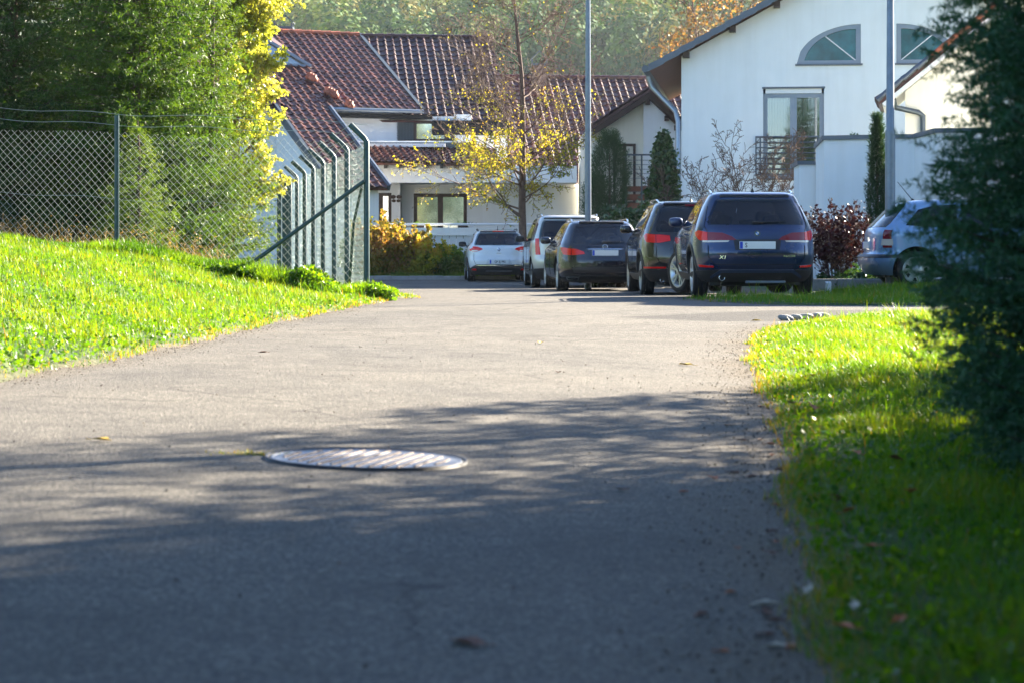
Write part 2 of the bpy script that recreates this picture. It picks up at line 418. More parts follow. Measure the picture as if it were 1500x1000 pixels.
# far kerb along the bend of the road
k = MB(); 
for i in range(24):
    x = -9.0 + i*0.5
    if x > 2.2: break
    k.box(x+0.004, x+0.496, 62.25, 62.40, -0.45, -0.19+0.004*math.sin(i*2.1))
o = k.build('kerb', M['stone'], bevel=0.012); tag(o, kind='structure')
k = MB()
for i in range(12):
    x = 4.75 + i*0.8
    k.box(x+0.004, x+0.796, 36.6, 36.72, -0.1, 0.185+0.003*math.sin(i*1.7))
o = k.build('kerb', M['stone'], bevel=0.01); tag(o, kind='structure')
# ---------------------------------------------------------------- tiled roofs
def tile_mat(name, c0, c1, rough=0.5):
    m, nt, b = new_mat(name)
    tc = nt.nodes.new('ShaderNodeTexCoord')
    a = N(nt, 'ShaderNodeTexNoise', Scale=1.1, Detail=6); v = N(nt, 'ShaderNodeTexVoronoi', Scale=3.3)
    f = N(nt, 'ShaderNodeTexNoise', Scale=30.0, Detail=4)
    for n in (a, v, f): nt.links.new(tc.outputs['Object'], n.inputs['Vector'])
    c = ramp(nt, a.outputs['Fac'], [(0.3, c0), (0.7, c1)])
    c = mixc(nt, 0.8, c, ramp(nt, v.outputs['Color'], [(0.1, (0.45,0.45,0.45)), (0.9, (1.6,1.5,1.45))]), 'MULTIPLY')
    ms = N(nt, 'ShaderNodeTexNoise', Scale=0.8, Detail=9, Roughness=0.7); nt.links.new(tc.outputs['Object'], ms.inputs['Vector'])
    c = mixc(nt, ramp(nt, ms.outputs['Fac'], [(0.55, (0,0,0)), (0.68, (0.5,0.5,0.5))]), c, (0.05, 0.045, 0.03, 1))
    c = mixc(nt, 0.35, c, ramp(nt, f.outputs['Fac'], [(0.3, (0.6,0.6,0.6)), (0.7, (1.4,1.4,1.4))]), 'MULTIPLY')
    nt.links.new(c, b.inputs['Base Color']); b.inputs['Roughness'].default_value = rough; b.inputs['Specular IOR Level'].default_value = 0.4
    return m
M['tile_red'] = tile_mat('red_brown_clay_tiles', (0.085, 0.036, 0.028), (0.15, 0.062, 0.046), 0.38)
M['tile_dark'] = tile_mat('dark_maroon_clay_tiles', (0.045, 0.019, 0.018), (0.085, 0.034, 0.030), 0.36)
M['tile_orange'] = tile_mat('orange_clay_tiles', (0.34, 0.10, 0.05), (0.48, 0.15, 0.08), 0.55)
M['tile_brown'] = tile_mat('brown_tiles', (0.07, 0.035, 0.03), (0.12, 0.06, 0.05), 0.5)
M['roof_slate'] = mat('slate_grey_roof', (0.07, 0.085, 0.10), 0.5, 0.1, var=0.25, vscale=6)

PROF = [(0.0,0.0),(0.06,0.028),(0.15,0.046),(0.25,0.046),(0.34,0.028),(0.40,0.0),(0.55,-0.012),(0.85,-0.008)]
def tile_roof(name, O, A, D, W, L, m, parent, pitch=0.29, row=0.36):
    "pantiles: O top left corner, A along the ridge, D down the slope (unit), real rolls and stepped rows"
    O = Vector(O); A = Vector(A).normalized(); D = Vector(D).normalized(); Nn = A.cross(D); 
    if Nn.z < 0: Nn = -Nn
    us = []; nt_ = max(1, int(round(W/pitch))); pt = W/nt_
    for i in range(nt_):
        us += [(i*pt + t*pt, h) for t, h in PROF]
    us.append((W, 0.0))
    nr = max(1, int(round(L/row))); rw = L/nr; vsr = []
    for j in range(nr): vsr += [(j*rw, 0.0), (j*rw + rw*0.55, 0.014), (j*rw + rw*0.995, 0.03)]
    rnd = random.Random(int(W*100)+int(L*10))
    mb = MB(); P = []
    jit = {}
    for u, h in us:
        ji = 0.006*math.sin(u*11.3)+0.004*math.sin(u*37.7)
        P.append([O + A*u + D*(v+ji*1.5*math.sin(v*7.1+u)) + Nn*(h + g + 0.02 + ji*math.sin(v*2.3+u*3.1)) for v, g in vsr])
    mb.grid(P, smooth=False)
    # underside deck
    c = [O, O+A*W, O+A*W+D*L, O+D*L]
    c2 = [p - Nn*0.09 for p in c]
    mb.add([p - Nn*0.01 for p in c] + c2, [(4,5,6,7),(0,1,5,4),(1,2,6,5),(2,3,7,6),(3,0,4,7)])
    return mb.build(name, m, parent)

def ridge_caps(name, p, q, m, parent, r=0.11):
    mb = MB(); p = Vector(p); q = Vector(q); n = int((q-p).length/0.38); d = (q-p)/n
    for i in range(n):
        a = p + d*i; b = p + d*(i+1.06)
        mb.tube([a, a + d*0.9, b], [r*0.86, r, r*1.08], 8)
    return mb.build(name, m, parent)

def window(parent, fn, u0, u1, z0, z1, frame_m, nmul=1, depth=0.12, fw=0.07, glass=None, curtain=False, name='window', tr=None):
    "fn(u, v, z) local -> world, v grows into the wall; a frame with a set-back pane"
    f = MB()
    def bx(a0,a1,b0,b1,c0,c1): 
        f.add([fn(a0,b0,c0),fn(a1,b0,c0),fn(a1,b1,c0),fn(a0,b1,c0),fn(a0,b0,c1),fn(a1,b0,c1),fn(a1,b1,c1),fn(a0,b1,c1)],
              [(0,3,2,1),(4,5,6,7),(0,1,5,4),(1,2,6,5),(2,3,7,6),(3,0,4,7)])
    bx(u0,u0+fw,-0.03,depth,z0,z1); bx(u1-fw,u1,-0.03,depth,z0,z1)
    bx(u0+fw,u1-fw,-0.03,depth,z0,z0+fw); bx(u0+fw,u1-fw,-0.03,depth,z1-fw,z1)
    for i in range(nmul):
        c = u0 + (u1-u0)*(i+1)/(nmul+1); bx(c-fw*0.75,c+fw*0.75,-0.02,depth,z0+fw,z1-fw)
    if tr: bx(u0+fw,u1-fw,-0.015,depth,tr-0.03,tr+0.03)
    o = f.build(name, frame_m, parent)
    g = MB(); g.add([fn(u0+fw*.5,0.03,z0+fw*.5),fn(u1-fw*.5,0.03,z0+fw*.5),fn(u1-fw*.5,0.03,z1-fw*.5),fn(u0+fw*.5,0.03,z1-fw*.5)], [(0,1,2,3)])
    g.build('pane', glass or M['glass'], o)
    if curtain:
        cu = MB(); P = []
        n = 60
        for i in range(n+1):
            u = u0+fw + (u1-u0-2*fw)*i/n; w = 0.015*math.sin(i*1.9)+0.01*math.sin(i*0.7)
            P.append([fn(u, 0.10+w, z0+fw), fn(u, 0.10+w*0.6, z1-fw)])
        cu.grid(P); cu.build('curtain', M['curtain'], o)
    return o

# see-through pane for windows with curtains
def pane_mat():
    m, nt, b = new_mat('clear_pane')
    gl = nt.nodes.new('ShaderNodeBsdfGlossy'); gl.inputs['Roughness'].default_value = 0.02; gl.inputs['Color'].default_value = (0.9,0.95,1,1)
    tr = nt.nodes.new('ShaderNodeBsdfTransparent'); tr.inputs['Color'].default_value = (0.42,0.50,0.48,1)
    mx = nt.nodes.new('ShaderNodeMixShader'); mx.inputs[0].default_value = 0.22
    nt.links.new(tr.outputs[0], mx.inputs[1]); nt.links.new(gl.outputs[0], mx.inputs[2]); nt.links.new(mx.outputs[0], nt.nodes['Material Output'].inputs[0])
    return m
M['pane'] = pane_mat()
M['pane_bright'] = mat('painted_reflection_glass', (0.48, 0.50, 0.48), 0.08, 0.75, var=0.5, vscale=1.6)  # pale, patchy base colour stands in for bright reflections in the panes

# ---------------------------------------------------------------- the tiled house behind the bend
hl = empty('apartment_house', (-4, 78, -0.3), 0, 'long white house with red brown tiled roofs behind the road bend', 'house')
hl_inv = Matrix.Translation(Vector((4, -78, 0.3)))
def into(o, par, loc):
    "parts are modelled in world coordinates and hung on an empty that stands at loc"
    o.location = (-loc[0], -loc[1], -loc[2]); return o
class House:
    def __init__(s, root): s.r = root; s.before = None
def parts_to(root):
    for ch in root.children: ch.location = -Vector(root.location)
yaw = R(26); A26 = Vector((math.cos(yaw), math.sin(yaw), 0)); D26 = Vector((math.sin(yaw), -math.cos(yaw), 0))
RO = at(525, 53, 80)
tp = 0.532
def F26(u, s, z): p = RO + A26*u + D26*s; return Vector((p.x, p.y, z))
def roofz(s): return RO.z - tp*s
Dn = (D26 + Vector((0,0,-tp))).normalized(); sl_ = math.sqrt(1+tp*tp)
tile_roof('roof', F26(-9.5,0,RO.z), A26, Dn, 9.5, 5.8*sl_, M['tile_red'], hl)
tile_roof('roof', F26(-5.3,5.8,roofz(5.8)), A26, Dn, 1.8, 5.4*sl_, M['tile_red'], hl)
Db = (-D26 + Vector((0,0,-tp))).normalized()
tile_roof('roof', F26(0,0,RO.z), -A26, Db, 9.5, 5*sl_, M['tile_red'], hl)
ridge_caps('ridge_tiles', F26(-9.5,0,RO.z+0.03), F26(0,0,RO.z+0.03), M['tile_orange'], hl)
mb = MB()   # verge boards and valley flashing
mb.beam(F26(0.07,-0.1,RO.z+0.05), F26(0.07,5.8,roofz(5.8)), 0.13, 0.16)
mb.beam(F26(-3.46,5.9,roofz(5.9)), F26(-3.46,11.2,roofz(11.2)), 0.10, 0.18)
mb.build('flashing', M['dark_zinc'], hl)
mb = MB(); mb.beam(F26(-5.36,5.8,roofz(5.8)-0.06), F26(-5.36,11.2,roofz(11.2)-0.06), 0.10, 0.30)
mb.build('verge_board', M['dark_zinc'], hl)
mb = MB(); mb.beam(F26(-3.40,5.9,roofz(5.9)+0.10), F26(-3.40,11.2,roofz(11.2)+0.10), 0.06, 0.06); mb.build('verge_strip', M['zinc'], hl)
mb = MB(); mb.tube([F26(-3.5,5.92,roofz(5.8)-0.06), F26(0.05,5.92,roofz(5.8)-0.06)], 0.075, 8)
mb.build('gutter', M['zinc'], hl)
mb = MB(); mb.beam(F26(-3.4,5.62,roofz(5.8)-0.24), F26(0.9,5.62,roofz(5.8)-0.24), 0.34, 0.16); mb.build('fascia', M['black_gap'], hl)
# walls (prisms whose top follows the slope)
mb = MB()
poly = [(-4.8,-0.5),(5.2,-0.5),(5.2,roofz(5.2)-0.14),(0,RO.z-0.14),(-4.8,RO.z-tp*4.8-0.14)]
mb.prism(poly, lambda s,z,u: F26(u,s,z), -9.2, -0.2)
poly = [(5.21,-0.5),(10.9,-0.5),(10.9,roofz(10.9)-0.14),(5.21,roofz(5.21)-0.14)]
mb.prism(poly, lambda s,z,u: F26(u,s,z), -5.12, -3.68)
mb.build('wall', M['white_wall'], hl)
# right part: frontal roof
yb = R(8); A8 = Vector((math.cos(yb), math.sin(yb), 0)); D8 = Vector((math.sin(yb), -math.cos(yb), 0)); tq = 0.636
def F8(u, s, z): p = RO + A8*u + D8*s; return Vector((p.x, p.y, z))
Dq = (D8 + Vector((0,0,-tq))).normalized(); sq = math.sqrt(1+tq*tq)
tile_roof('roof', F8(0,0.06,RO.z-0.06), A8, Dq, 5.0, 5.3*sq, M['tile_dark'], hl)
Dq2 = (-D8 + Vector((0,0,-tq))).normalized()
tile_roof('roof', F8(5.0,0,RO.z-0.04), -A8, Dq2, 5.0, 5.0*sq, M['tile_dark'], hl)
ridge_caps('ridge_tiles', F8(0.1,0,RO.z), F8(5.0,0,RO.z), M['tile_dark'], hl, 0.10)
RB = at(690, 113, 82)
def FB(u, s, z): p = RB + A8*u + D8*s; return Vector((p.x, p.y, z))
tb = 0.66; Dbb = (D8 + Vector((0,0,-tb))).normalized(); sb = math.sqrt(1+tb*tb)
tile_roof('roof', FB(0,0,RB.z), A8, Dbb, 8.4, 7.2*sb, M['tile_dark'], hl)
tile_roof('roof', FB(8.4,0,RB.z), -A8, (-D8 + Vector((0,0,-tb))).normalized(), 8.4, 5*sb, M['tile_dark'], hl)
ridge_caps('ridge_tiles', FB(0,0,RB.z+0.02), FB(8.4,0,RB.z+0.02), M['tile_dark'], hl, 0.10)
mb = MB()
mb.prism([(-4.5,-0.5),(5.1,-0.5),(5.1,RO.z-tq*5.1-0.16),(0,RO.z-0.2),(-4.5,RO.z-tq*4.5-0.16)], lambda s,z,u: F8(u,s,z), 2.25, 4.9)
mb.prism([(-4.5,-0.5),(6.5,-0.5),(6.5,RB.z-tb*6.5-0.16),(0,RB.z-0.2),(-4.5,RB.z-tb*4.5-0.16)], lambda s,z,u: FB(u,s,z), 0.4, 8.2)
mb.build('wall', M['white_wall'], hl)
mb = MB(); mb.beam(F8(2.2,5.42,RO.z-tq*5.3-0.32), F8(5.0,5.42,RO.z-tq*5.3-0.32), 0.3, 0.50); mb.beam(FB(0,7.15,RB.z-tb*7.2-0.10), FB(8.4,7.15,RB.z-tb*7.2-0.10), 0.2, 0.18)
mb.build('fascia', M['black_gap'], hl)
# upper front wall with shuttered and glazed windows
def FU(u, v, z): return Vector((u, 75.0 + v, z))
s75 = 75.0/FPX
def X75(px): return (px-750)*s75
def Z75(py, Y=75.0): return CAMZ-(py-HOR)*Y/FPX
mb = MB(); mb.box(X75(506), X75(575), 75.0, 75.4, 3.9, Z75(163)); mb.box(X75(665), X75(690), 75.0, 75.4, 3.9, Z75(168))
mb.box(X75(575), X75(665), 75.0, 75.4, 3.9, Z75(208)); mb.box(X75(575), X75(665), 75.0, 75.4, Z75(178), Z75(171))
mb.box(X75(512), X75(674), 73.4, 75.0, 3.92, Z75(210)); mb.build('wall', M['white_wall'], hl)
mb = MB(); mb.box(X75(575), X75(608), 75.06, 75.12, Z75(207), Z75(179))
for i in range(7): mb.box(X75(577+i*4.4), X75(577+i*4.4)+0.02, 75.03, 75.06, Z75(206), Z75(180))
mb.build('shutter', mat('grey_shutter', (0.06,0.075,0.085), 0.6), hl)
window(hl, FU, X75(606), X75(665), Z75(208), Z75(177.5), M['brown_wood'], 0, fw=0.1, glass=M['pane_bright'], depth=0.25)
mb = MB(); mb.box(X75(651), X75(658), 74.9, 75.02, Z75(207), Z75(179)); mb.build('mullion', M['brown_wood'], hl)
mb = MB(); mb.box(X75(549), X75(556), 74.88, 74.99, Z75(196), Z75(184)); mb.build('wall_lamp', M['black'], hl, bevel=0.02)
mb = MB(); mb.box(X75(517), X75(523), 74.9, 74.99, Z75(182), Z75(176)); mb.build('vent', M['brown_wood'], hl)
# terrace edge strip and low tiled canopy with rafter ends
mb = MB(); mb.box(X75(530), X75(690), 73.36, 73.40, 4.0, Z75(209, 73.4)); mb.build('terrace_edge', M['dark_zinc'], hl)
mb = MB(); mb.box(at(535,0,73).x, at(652,0,73).x, 73.0, 73.36, 4.02, 4.14); mb.build('ledge', M['white_wall'], hl)
yc_ = R(17); Ac = Vector((math.cos(yc_), math.sin(yc_), 0)); Dc = Vector((math.sin(yc_), -math.cos(yc_), -0.36)).normalized()
tile_roof('canopy_roof', Vector((at(519,0,72.6).x, 72.6, 4.02)), Ac, Dc, 3.3, 1.75, M['tile_orange'] if False else M['tile_red'], hl, pitch=0.22, row=0.3)
tile_roof('canopy_roof', Vector((at(643,0,73.5).x, 73.45, 4.0)), (1,0.03,0), (0.12,-1,-0.33), 1.9, 1.9, M['tile_dark'], hl, pitch=0.25, row=0.3)
mb = MB()
xa = at(536,0,72).x
mb.box(xa, at(705,0,72).x, 71.75, 71.80, 3.36, 3.42)
for i in range(8):
    x = xa + 0.2 + i*0.47
    mb.beam((x, 71.6, 3.30), (x, 72.9, 3.36), 0.09, 0.12)
mb.build('rafters', M['black'], hl)
# front block above the recess, then the recessed ground floor
def X72(px): return (px-750)*72.0/FPX
def Z72(py, Y=72.0): return CAMZ-(py-HOR)*Y/FPX
mb = MB(); mb.box(X72(500), X72(845), 72.0, 76.0, Z72(268), 3.34)
mb.build('balcony_parapet', M['white_wall'], hl)
mb = MB()
def wallopen(mb, x0, x1, y0, y1, z0, z1, ops):
    "wall in the x direction with rectangular openings ops (x0,x1,z0,z1), sorted"
    x = x0
    for a,b,c,d in ops:
        mb.box(x, a, y0, y1, z0, z1); mb.box(a, b, y0, y1, z0, c); mb.box(a, b, y0, y1, d, z1); x = b
    mb.box(x, x1, y0, y1, z0, z1)
w1 = (X72(538), X72(571), -0.1, Z72(283, 73)); 
wallopen(mb, X72(500), X72(584), 73.0, 73.3, -0.5, Z72(268)-0.002, [w1])
Y74 = 74.2
def X74(px): return (px-750)*Y74/FPX
w2 = (X74(606), X74(684), 0.9, Z72(284, Y74))
wallopen(mb, X72(584), X74(860), Y74, Y74+0.3, -0.5, Z72(268)-0.002, [w2])
mb.build('wall', M['white_wall'], hl)
window(hl, lambda u,v,z: Vector((u,73.08+v,z)), *w1, M['brown_wood'], 1, fw=0.11, glass=M['pane'], curtain=True, depth=0.16)
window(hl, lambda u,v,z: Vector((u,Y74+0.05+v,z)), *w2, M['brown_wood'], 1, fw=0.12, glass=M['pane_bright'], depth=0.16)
mb = MB()   # butterfly ornament
for sx in (-1, 1):
    for (cx_, cz_, r_) in ((0.10, 0.07, 0.09), (0.08, -0.06, 0.07)):
        n = 8; c0 = (X72(578)+sx*cx_, 72.97, Z72(292,73)+cz_)
        vs_ = [(c0[0]+sx*r_*math.cos(2*PI*i/n)*1.1, c0[1], c0[2]+r_*0.8*math.sin(2*PI*i/n)+sx*0) for i in range(n)]
        mb.add(vs_ + [(x_, y_+0.02, z_) for x_, y_, z_ in vs_], [tuple(range(n))] + [(i,(i+1)%n,n+(i+1)%n,n+i) for i in range(n)])
mb.build('wall_ornament', M['brown_wood'], hl)
# triangular roof dormer
def slopept(u, s, h=0): return F26(u, s, roofz(s)+h)
mb = MB(); b0 = slopept(-5.6,2.55,0.03); b1 = slopept(-3.0,2.75,0.03); tpk = slopept(-4.6,1.0,0.0); tpk2 = Vector((b0.x*0.5+b1.x*0.5-0.55, (b0.y+b1.y)/2+0.1, b0.z+0.98))
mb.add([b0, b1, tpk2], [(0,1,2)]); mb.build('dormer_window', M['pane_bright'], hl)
mb = MB(); mb.beam(b1+Vector((0.08,-0.04,0)), tpk2, 0.14, 0.10); mb.beam(b0, b1+Vector((0.05,-0.02,0)), 0.12, 0.07); mb.beam(b0, tpk2, 0.14, 0.10)
mb.build('dormer_frame', M['frame_grey'], hl)
mb = MB(); mb.add([b1, tpk2, tpk2+Vector((0.3,1.6,0.1)), b0], [(0,2,1),(3,1,2)]); mb.build('dormer_roof', M['tile_red'], hl)
for (px_, py_, n_) in ((455,118,3),(478,140,4),(511,157,2)):
    u_ = None
    # place on the slope: walk the slope grid for the nearest projection
    best = min(((abs(750+FPX*p.x/p.y-px_)+abs(HOR-(p.z-CAMZ)*FPX/p.y-py_), u, s) for u in np.linspace(-8,0,60) for s in np.linspace(0,9,60) for p in [slopept(u,s)]))
    p = slopept(best[1], best[2])
    mb = MB()
    for j in range(n_): mb.lathe([(0.0,0.11),(0.10,0.14),(0.13,0.09),(0.24,0.08)], 10, 'z', (p.x+0.10*j, p.y-0.10*j, p.z-0.05*j+0.05))
    mb.build('roof_vent', M['tile_orange'], hl)
def chimney(px, py0, py1, Y, w, root):
    c = at(px, py1, Y); t = at(px, py0, Y)
    mb = MB(); mb.box(c.x-w/2, c.x+w/2, Y-w/2, Y+w/2, c.z-1.0, t.z-0.55); ch = mb.build('chimney', mat('slate_chimney', (0.12,0.085,0.08), 0.8, var=0.3, vscale=9), root)
    mb = MB(); mb.box(c.x-w*0.58, c.x+w*0.58, Y-w*0.58, Y+w*0.58, t.z-0.55, t.z-0.47)
    for sx in (-1,1): mb.box(c.x+sx*w*0.5-0.03, c.x+sx*w*0.5+0.03, Y-w/2, Y-w/2+0.06, t.z-0.47, t.z-0.32)
    for sx in (-1,1): mb.box(c.x+sx*w*0.5-0.03, c.x+sx*w*0.5+0.03, Y+w/2-0.06, Y+w/2, t.z-0.47, t.z-0.32)
    q = w*0.62
    mb.prism([(-q,t.z-0.34),(0,t.z-0.02),(q,t.z-0.34),(q,t.z-0.30),(0,t.z+0.02),(-q,t.z-0.30)], lambda a,z,y: Vector((c.x+a,y,z)), Y-q, Y+q)
    mb.build('chimney_cap', M['dark_zinc'], ch)
chimney(416, 22, 47, 80.5, 0.62, hl); chimney(790, 76, 113, 82, 0.55, hl)
parts_to(hl)

# balcony wall in front of the house
gw = empty('garden_wall', (-2, 69, -0.3), 0, 'white balcony wall with metal top rail and vertical boards, below the ground floor windows', 'wall')
def X69(px): return (px-750)*69.0/FPX
def Z69(py): return CAMZ-(py-HOR)*69.0/FPX
mb = MB(); mb.box(X69(552), X69(868), 68.95, 69.15, Z69(345.5), Z69(334)); mb.build('coping', M['white_wall'], gw)
mb = MB()
x = X69(556)
while x < X69(868):
    mb.box(x, x+0.21, 69.02, 69.07, -0.6, Z69(345.5)-0.003); x += 0.225
mb.build('boards', mat('pale_blue_boards', (0.62,0.66,0.70), 0.6, var=0.06), gw)
mb = MB(); mb.tube([(X69(550),69.05,Z69(329)),(X69(868),69.05,Z69(329))], 0.035, 8)
for i in range(10): xx = X69(552)+i*(X69(868)-X69(552))/9; mb.tube([(xx,69.05,Z69(334)),(xx,69.05,Z69(329))], 0.02, 6)
mb.build('top_rail', M['rail_white'], gw)
mb = MB(); mb.box(X69(552), X69(868), 69.08, 69.14, -0.6, Z69(380)); mb.build('plinth', M['stone'], gw)
parts_to(gw)

# ---------------------------------------------------------------- small gabled house
gh = empty('gabled_house', (5.0, 70, -0.3), 0, 'small white house, left wall cream for warm light, with dark brown gable roof, beside the big white house', 'house')
G = 68.0
ap = at(950,137,G); le = at(868,190,G); re = at(992,178,G)
mb = MB(); th = 0.20
mb.prism([(le.x,le.z),(ap.x,ap.z),(re.x+0.5,ap.z+(re.z-ap.z)*(re.x+0.5-ap.x)/(re.x-ap.x)),(re.x+0.5,ap.z+(re.z-ap.z)*(re.x+0.5-ap.x)/(re.x-ap.x)-th),(ap.x,ap.z-th),(le.x,le.z-th)],
         lambda a,z,y: Vector((a,y,z)), G-0.5, G+6)
mb.build('roof', [M['brown_wood']], gh)
Av = Vector((0,1,0)); Dl = (le-ap).normalized()
tile_roof('roof_tiles', (ap.x,G-0.52,ap.z+0.12), (0,1,0), (Dl.x,0,Dl.z), 6.4, (le-ap).length+0.1, M['tile_brown'], gh)
Dr = (re-ap).normalized()
tile_roof('roof_tiles', (ap.x,G+5.9,ap.z+0.12), (0,-1,0), (Dr.x,0,Dr.z), 6.4, (re-ap).length+0.55, M['tile_dark'], gh)
sL = (le.z-ap.z)/(le.x-ap.x); sR = (re.z-ap.z)/(re.x-ap.x); cxn = at(942,0,G).x
wx0 = at(856,0,G).x; wx1 = re.x+0.2
def gz(x): return ap.z-th-0.01 + (sL if x < ap.x else sR)*(x-ap.x)
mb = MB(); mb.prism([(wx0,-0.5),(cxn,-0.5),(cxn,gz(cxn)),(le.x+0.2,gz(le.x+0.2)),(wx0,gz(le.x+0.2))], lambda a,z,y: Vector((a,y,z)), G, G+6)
mb.build('wall', M['cream_and_warm_lit_wall'], gh)  # cream here is warm light on a white wall, put into the colour
mb = MB(); mb.prism([(cxn,-0.5),(wx1,-0.5),(wx1,gz(wx1)),(ap.x,gz(ap.x)),(cxn,gz(cxn))], lambda a,z,y: Vector((a,y,z)), G-0.25, G+6)
mb.build('wall', M['white_wall'], gh)
for (x_, ) in ((ap.x-0.05,),(ap.x+0.55,),(re.x-0.05,)):
    mb = MB(); z_ = ap.z-th+(sL if x_ < ap.x else sR)*(x_-ap.x); mb.box(x_-0.07,x_+0.07,G-0.48,G+0.1,z_-0.16,z_-0.002); mb.build('purlin', M['brown_wood'], gh)
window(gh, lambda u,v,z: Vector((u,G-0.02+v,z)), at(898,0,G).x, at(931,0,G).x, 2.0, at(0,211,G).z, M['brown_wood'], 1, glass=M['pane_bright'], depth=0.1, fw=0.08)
mb = MB(); B0 = 66.6
bx0, bx1 = at(916,0,B0).x, at(957,0,B0).x; bz = at(0,226,B0).z
mb.box(bx0,bx1,B0,B0+0.05,bz-0.05,bz); mb.box(bx0,bx0+0.05,B0,B0+1.5,bz-0.05,bz)
for i in range(5): mb.box(bx0,bx1,B0+0.01,B0+0.03,bz-0.2-i*0.14,bz-0.185-i*0.14)
for x_ in (bx0, (bx0+bx1)/2+0.05, bx1-0.05): mb.box(x_,x_+0.05,B0,B0+0.05,-0.3,bz)
mb.build('balcony_railing', M['dark_zinc'], gh)
mb = MB(); mb.box(bx0-0.1,bx1+0.1,B0+0.06,G-0.26,bz-1.15,bz-1.0); 
for i in range(3): mb.box(bx0,bx1,B0+0.03,B0+0.06,bz-1.45-0.27*i,bz-1.25-0.27*i)
mb.build('balcony_floor', M['soffit'], gh)
parts_to(gh)

# ---------------------------------------------------------------- big white house on the right
wh = empty('white_house', (4.74, 60, -0.1), 0, 'big white gabled house with two fan shaped attic windows and a tall curtained window', 'house')
PH = R(6.7); UA = Vector((math.cos(PH), -math.sin(PH), 0)); VA = Vector((math.sin(PH), math.cos(PH), 0)); WO = Vector((4.74, 60, 0))
def FW(u, v, z): p = WO + UA*u + VA*v; return Vector((p.x, p.y, z))
def upx(px, v=0.0):
    k = (px-750)/FPX; o = WO + VA*v
    return (k*o.y - o.x) / (UA.x - k*UA.y)
def zpy(py, u, v=0.0): return CAMZ-(py-HOR)*FW(u,v,0).y/FPX
u_r = upx(1287); slope = 0.545
u_e = upx(950, -0.5)
z_e = zpy(96, u_e, -0.5)      # top of the roof edge at the eave
z_r = z_e + slope*(u_r-u_e)
def rz(u): return z_r - slope*abs(u-u_r)
Wt = 2*u_r
# front wall as polygons round the openings (build from vertical strips)
th = 0.20
fw0, fw1 = upx(1118), upx(1207); fz1 = zpy(129.5, fw0); fz0 = zpy(262, fw0)
qa0, qa1 = upx(1167), upx(1261); qz0 = zpy(93.5, qa1); qz1 = zpy(35.5, qa1)
qb0 = 2*u_r - qa1; qb1 = 2*u_r - qa0
def qtop(u):
    if qa0 <= u <= qa1: t = (qa1-u)/(qa1-qa0)
    elif qb0 <= u <= qb1: t = (u-qb0)/(qb1-qb0)
    else: return None
    return qz0 + (qz1-qz0)*math.sqrt(max(0, 1-t*t))**1.05
mb = MB()
us = sorted(set([0, fw0, fw1, u_r, Wt, qa0, qa1, qb0, qb1] + list(np.linspace(qa0, qa1, 18)) + list(np.linspace(qb0, qb1, 18))))
def strip(a, b, za0, zb0, za1, zb1):
    if max(za1-za0, zb1-zb0) < 1e-4: return
    mb.add([FW(a,0,za0),FW(b,0,zb0),FW(b,0,zb1),FW(a,0,za1),FW(a,0.35,za0),FW(b,0.35,zb0),FW(b,0.35,zb1),FW(a,0.35,za1)],
           [(0,1,2,3),(7,6,5,4),(0,4,5,1),(3,2,6,7)])
for a, b in zip(us[:-1], us[1:]):
    mid = (a+b)/2; ta, tb_ = rz(a)-th, rz(b)-th
    ops = []
    if fw0 <= mid <= fw1: ops.append((fz0, fz0, fz1, fz1))
    if qtop(mid) is not None: ops.append((qz0, qz0, qtop(a) or qz0, qtop(b) or qz0))
    pa, pb = -0.4, -0.4
    for o0, o1, t0, t1 in ops:
        strip(a, b, pa, pb, o0, o1); pa, pb = t0, t1
    strip(a, b, pa, pb, ta, tb_)
# side and back walls
mb.add([FW(0,0.0,-0.4),FW(0,12,-0.4),FW(0,12,rz(0)-th),FW(0,0.0,rz(0)-th)], [(0,1,2,3)])
mb.add([FW(Wt,0,-0.4),FW(Wt,12,-0.4),FW(Wt,12,rz(Wt)-th),FW(Wt,0,rz(Wt)-th)], [(0,1,2,3)])
mb.add([FW(0,12,-0.4),FW(Wt,12,-0.4),FW(Wt,12,rz(Wt)-th),FW(u_r,12,rz(u_r)-th),FW(0,12,rz(0)-th)], [(0,1,2,3,4)])
mb.build('wall', M['white_wall'], wh)
# roof slabs: slate above, red brown soffit below
for sgn in (1, -1):
    mb = MB(); a = u_e if sgn == 1 else Wt-u_e
    n = 12
    top = []
    P0 = [(a,z_e),(u_r,z_r),(u_r,z_r-0.08),(a,z_e-0.08)]
    mb.prism(P0, lambda u,z,v: FW(u,v,z), -0.5, 12.5); mb.build('roof', M['roof_slate'], wh)
    mb = MB(); mb.prism([(a+0.02*sgn,z_e-0.085),(u_r,z_r-0.085),(u_r,z_r-0.14),(a+0.02*sgn,z_e-0.14)], lambda u,z,v: FW(u,v,z), -0.47, 12.45)
    mb.build('soffit', M['soffit'], wh)
mb = MB()   # stepped verge sheets
for i in range(15):
    ua = u_e + (u_r-u_e)*i/15.0; ub = u_e + (u_r-u_e)*(i+1.04)/15.0
    mb.prism([(ua,rz(ua)+0.03),(ub,rz(ub)-0.01),(ub,rz(ub)-0.20),(ua,rz(ua)-0.17)], lambda u,z,v: FW(u,v,z), -0.56+0.004*(i%2), -0.502)
for i in range(15):
    ua = Wt-u_e - (u_r-u_e)*i/15.0; ub = Wt-u_e - (u_r-u_e)*(i+1.04)/15.0
    mb.prism([(ua,rz(ua)+0.03),(ub,rz(ub)-0.01),(ub,rz(ub)-0.20),(ua,rz(ua)-0.17)], lambda u,z,v: FW(u,v,z), -0.56+0.004*(i%2), -0.502)
mb.build('verge_sheets', M['cap_grey'], wh)
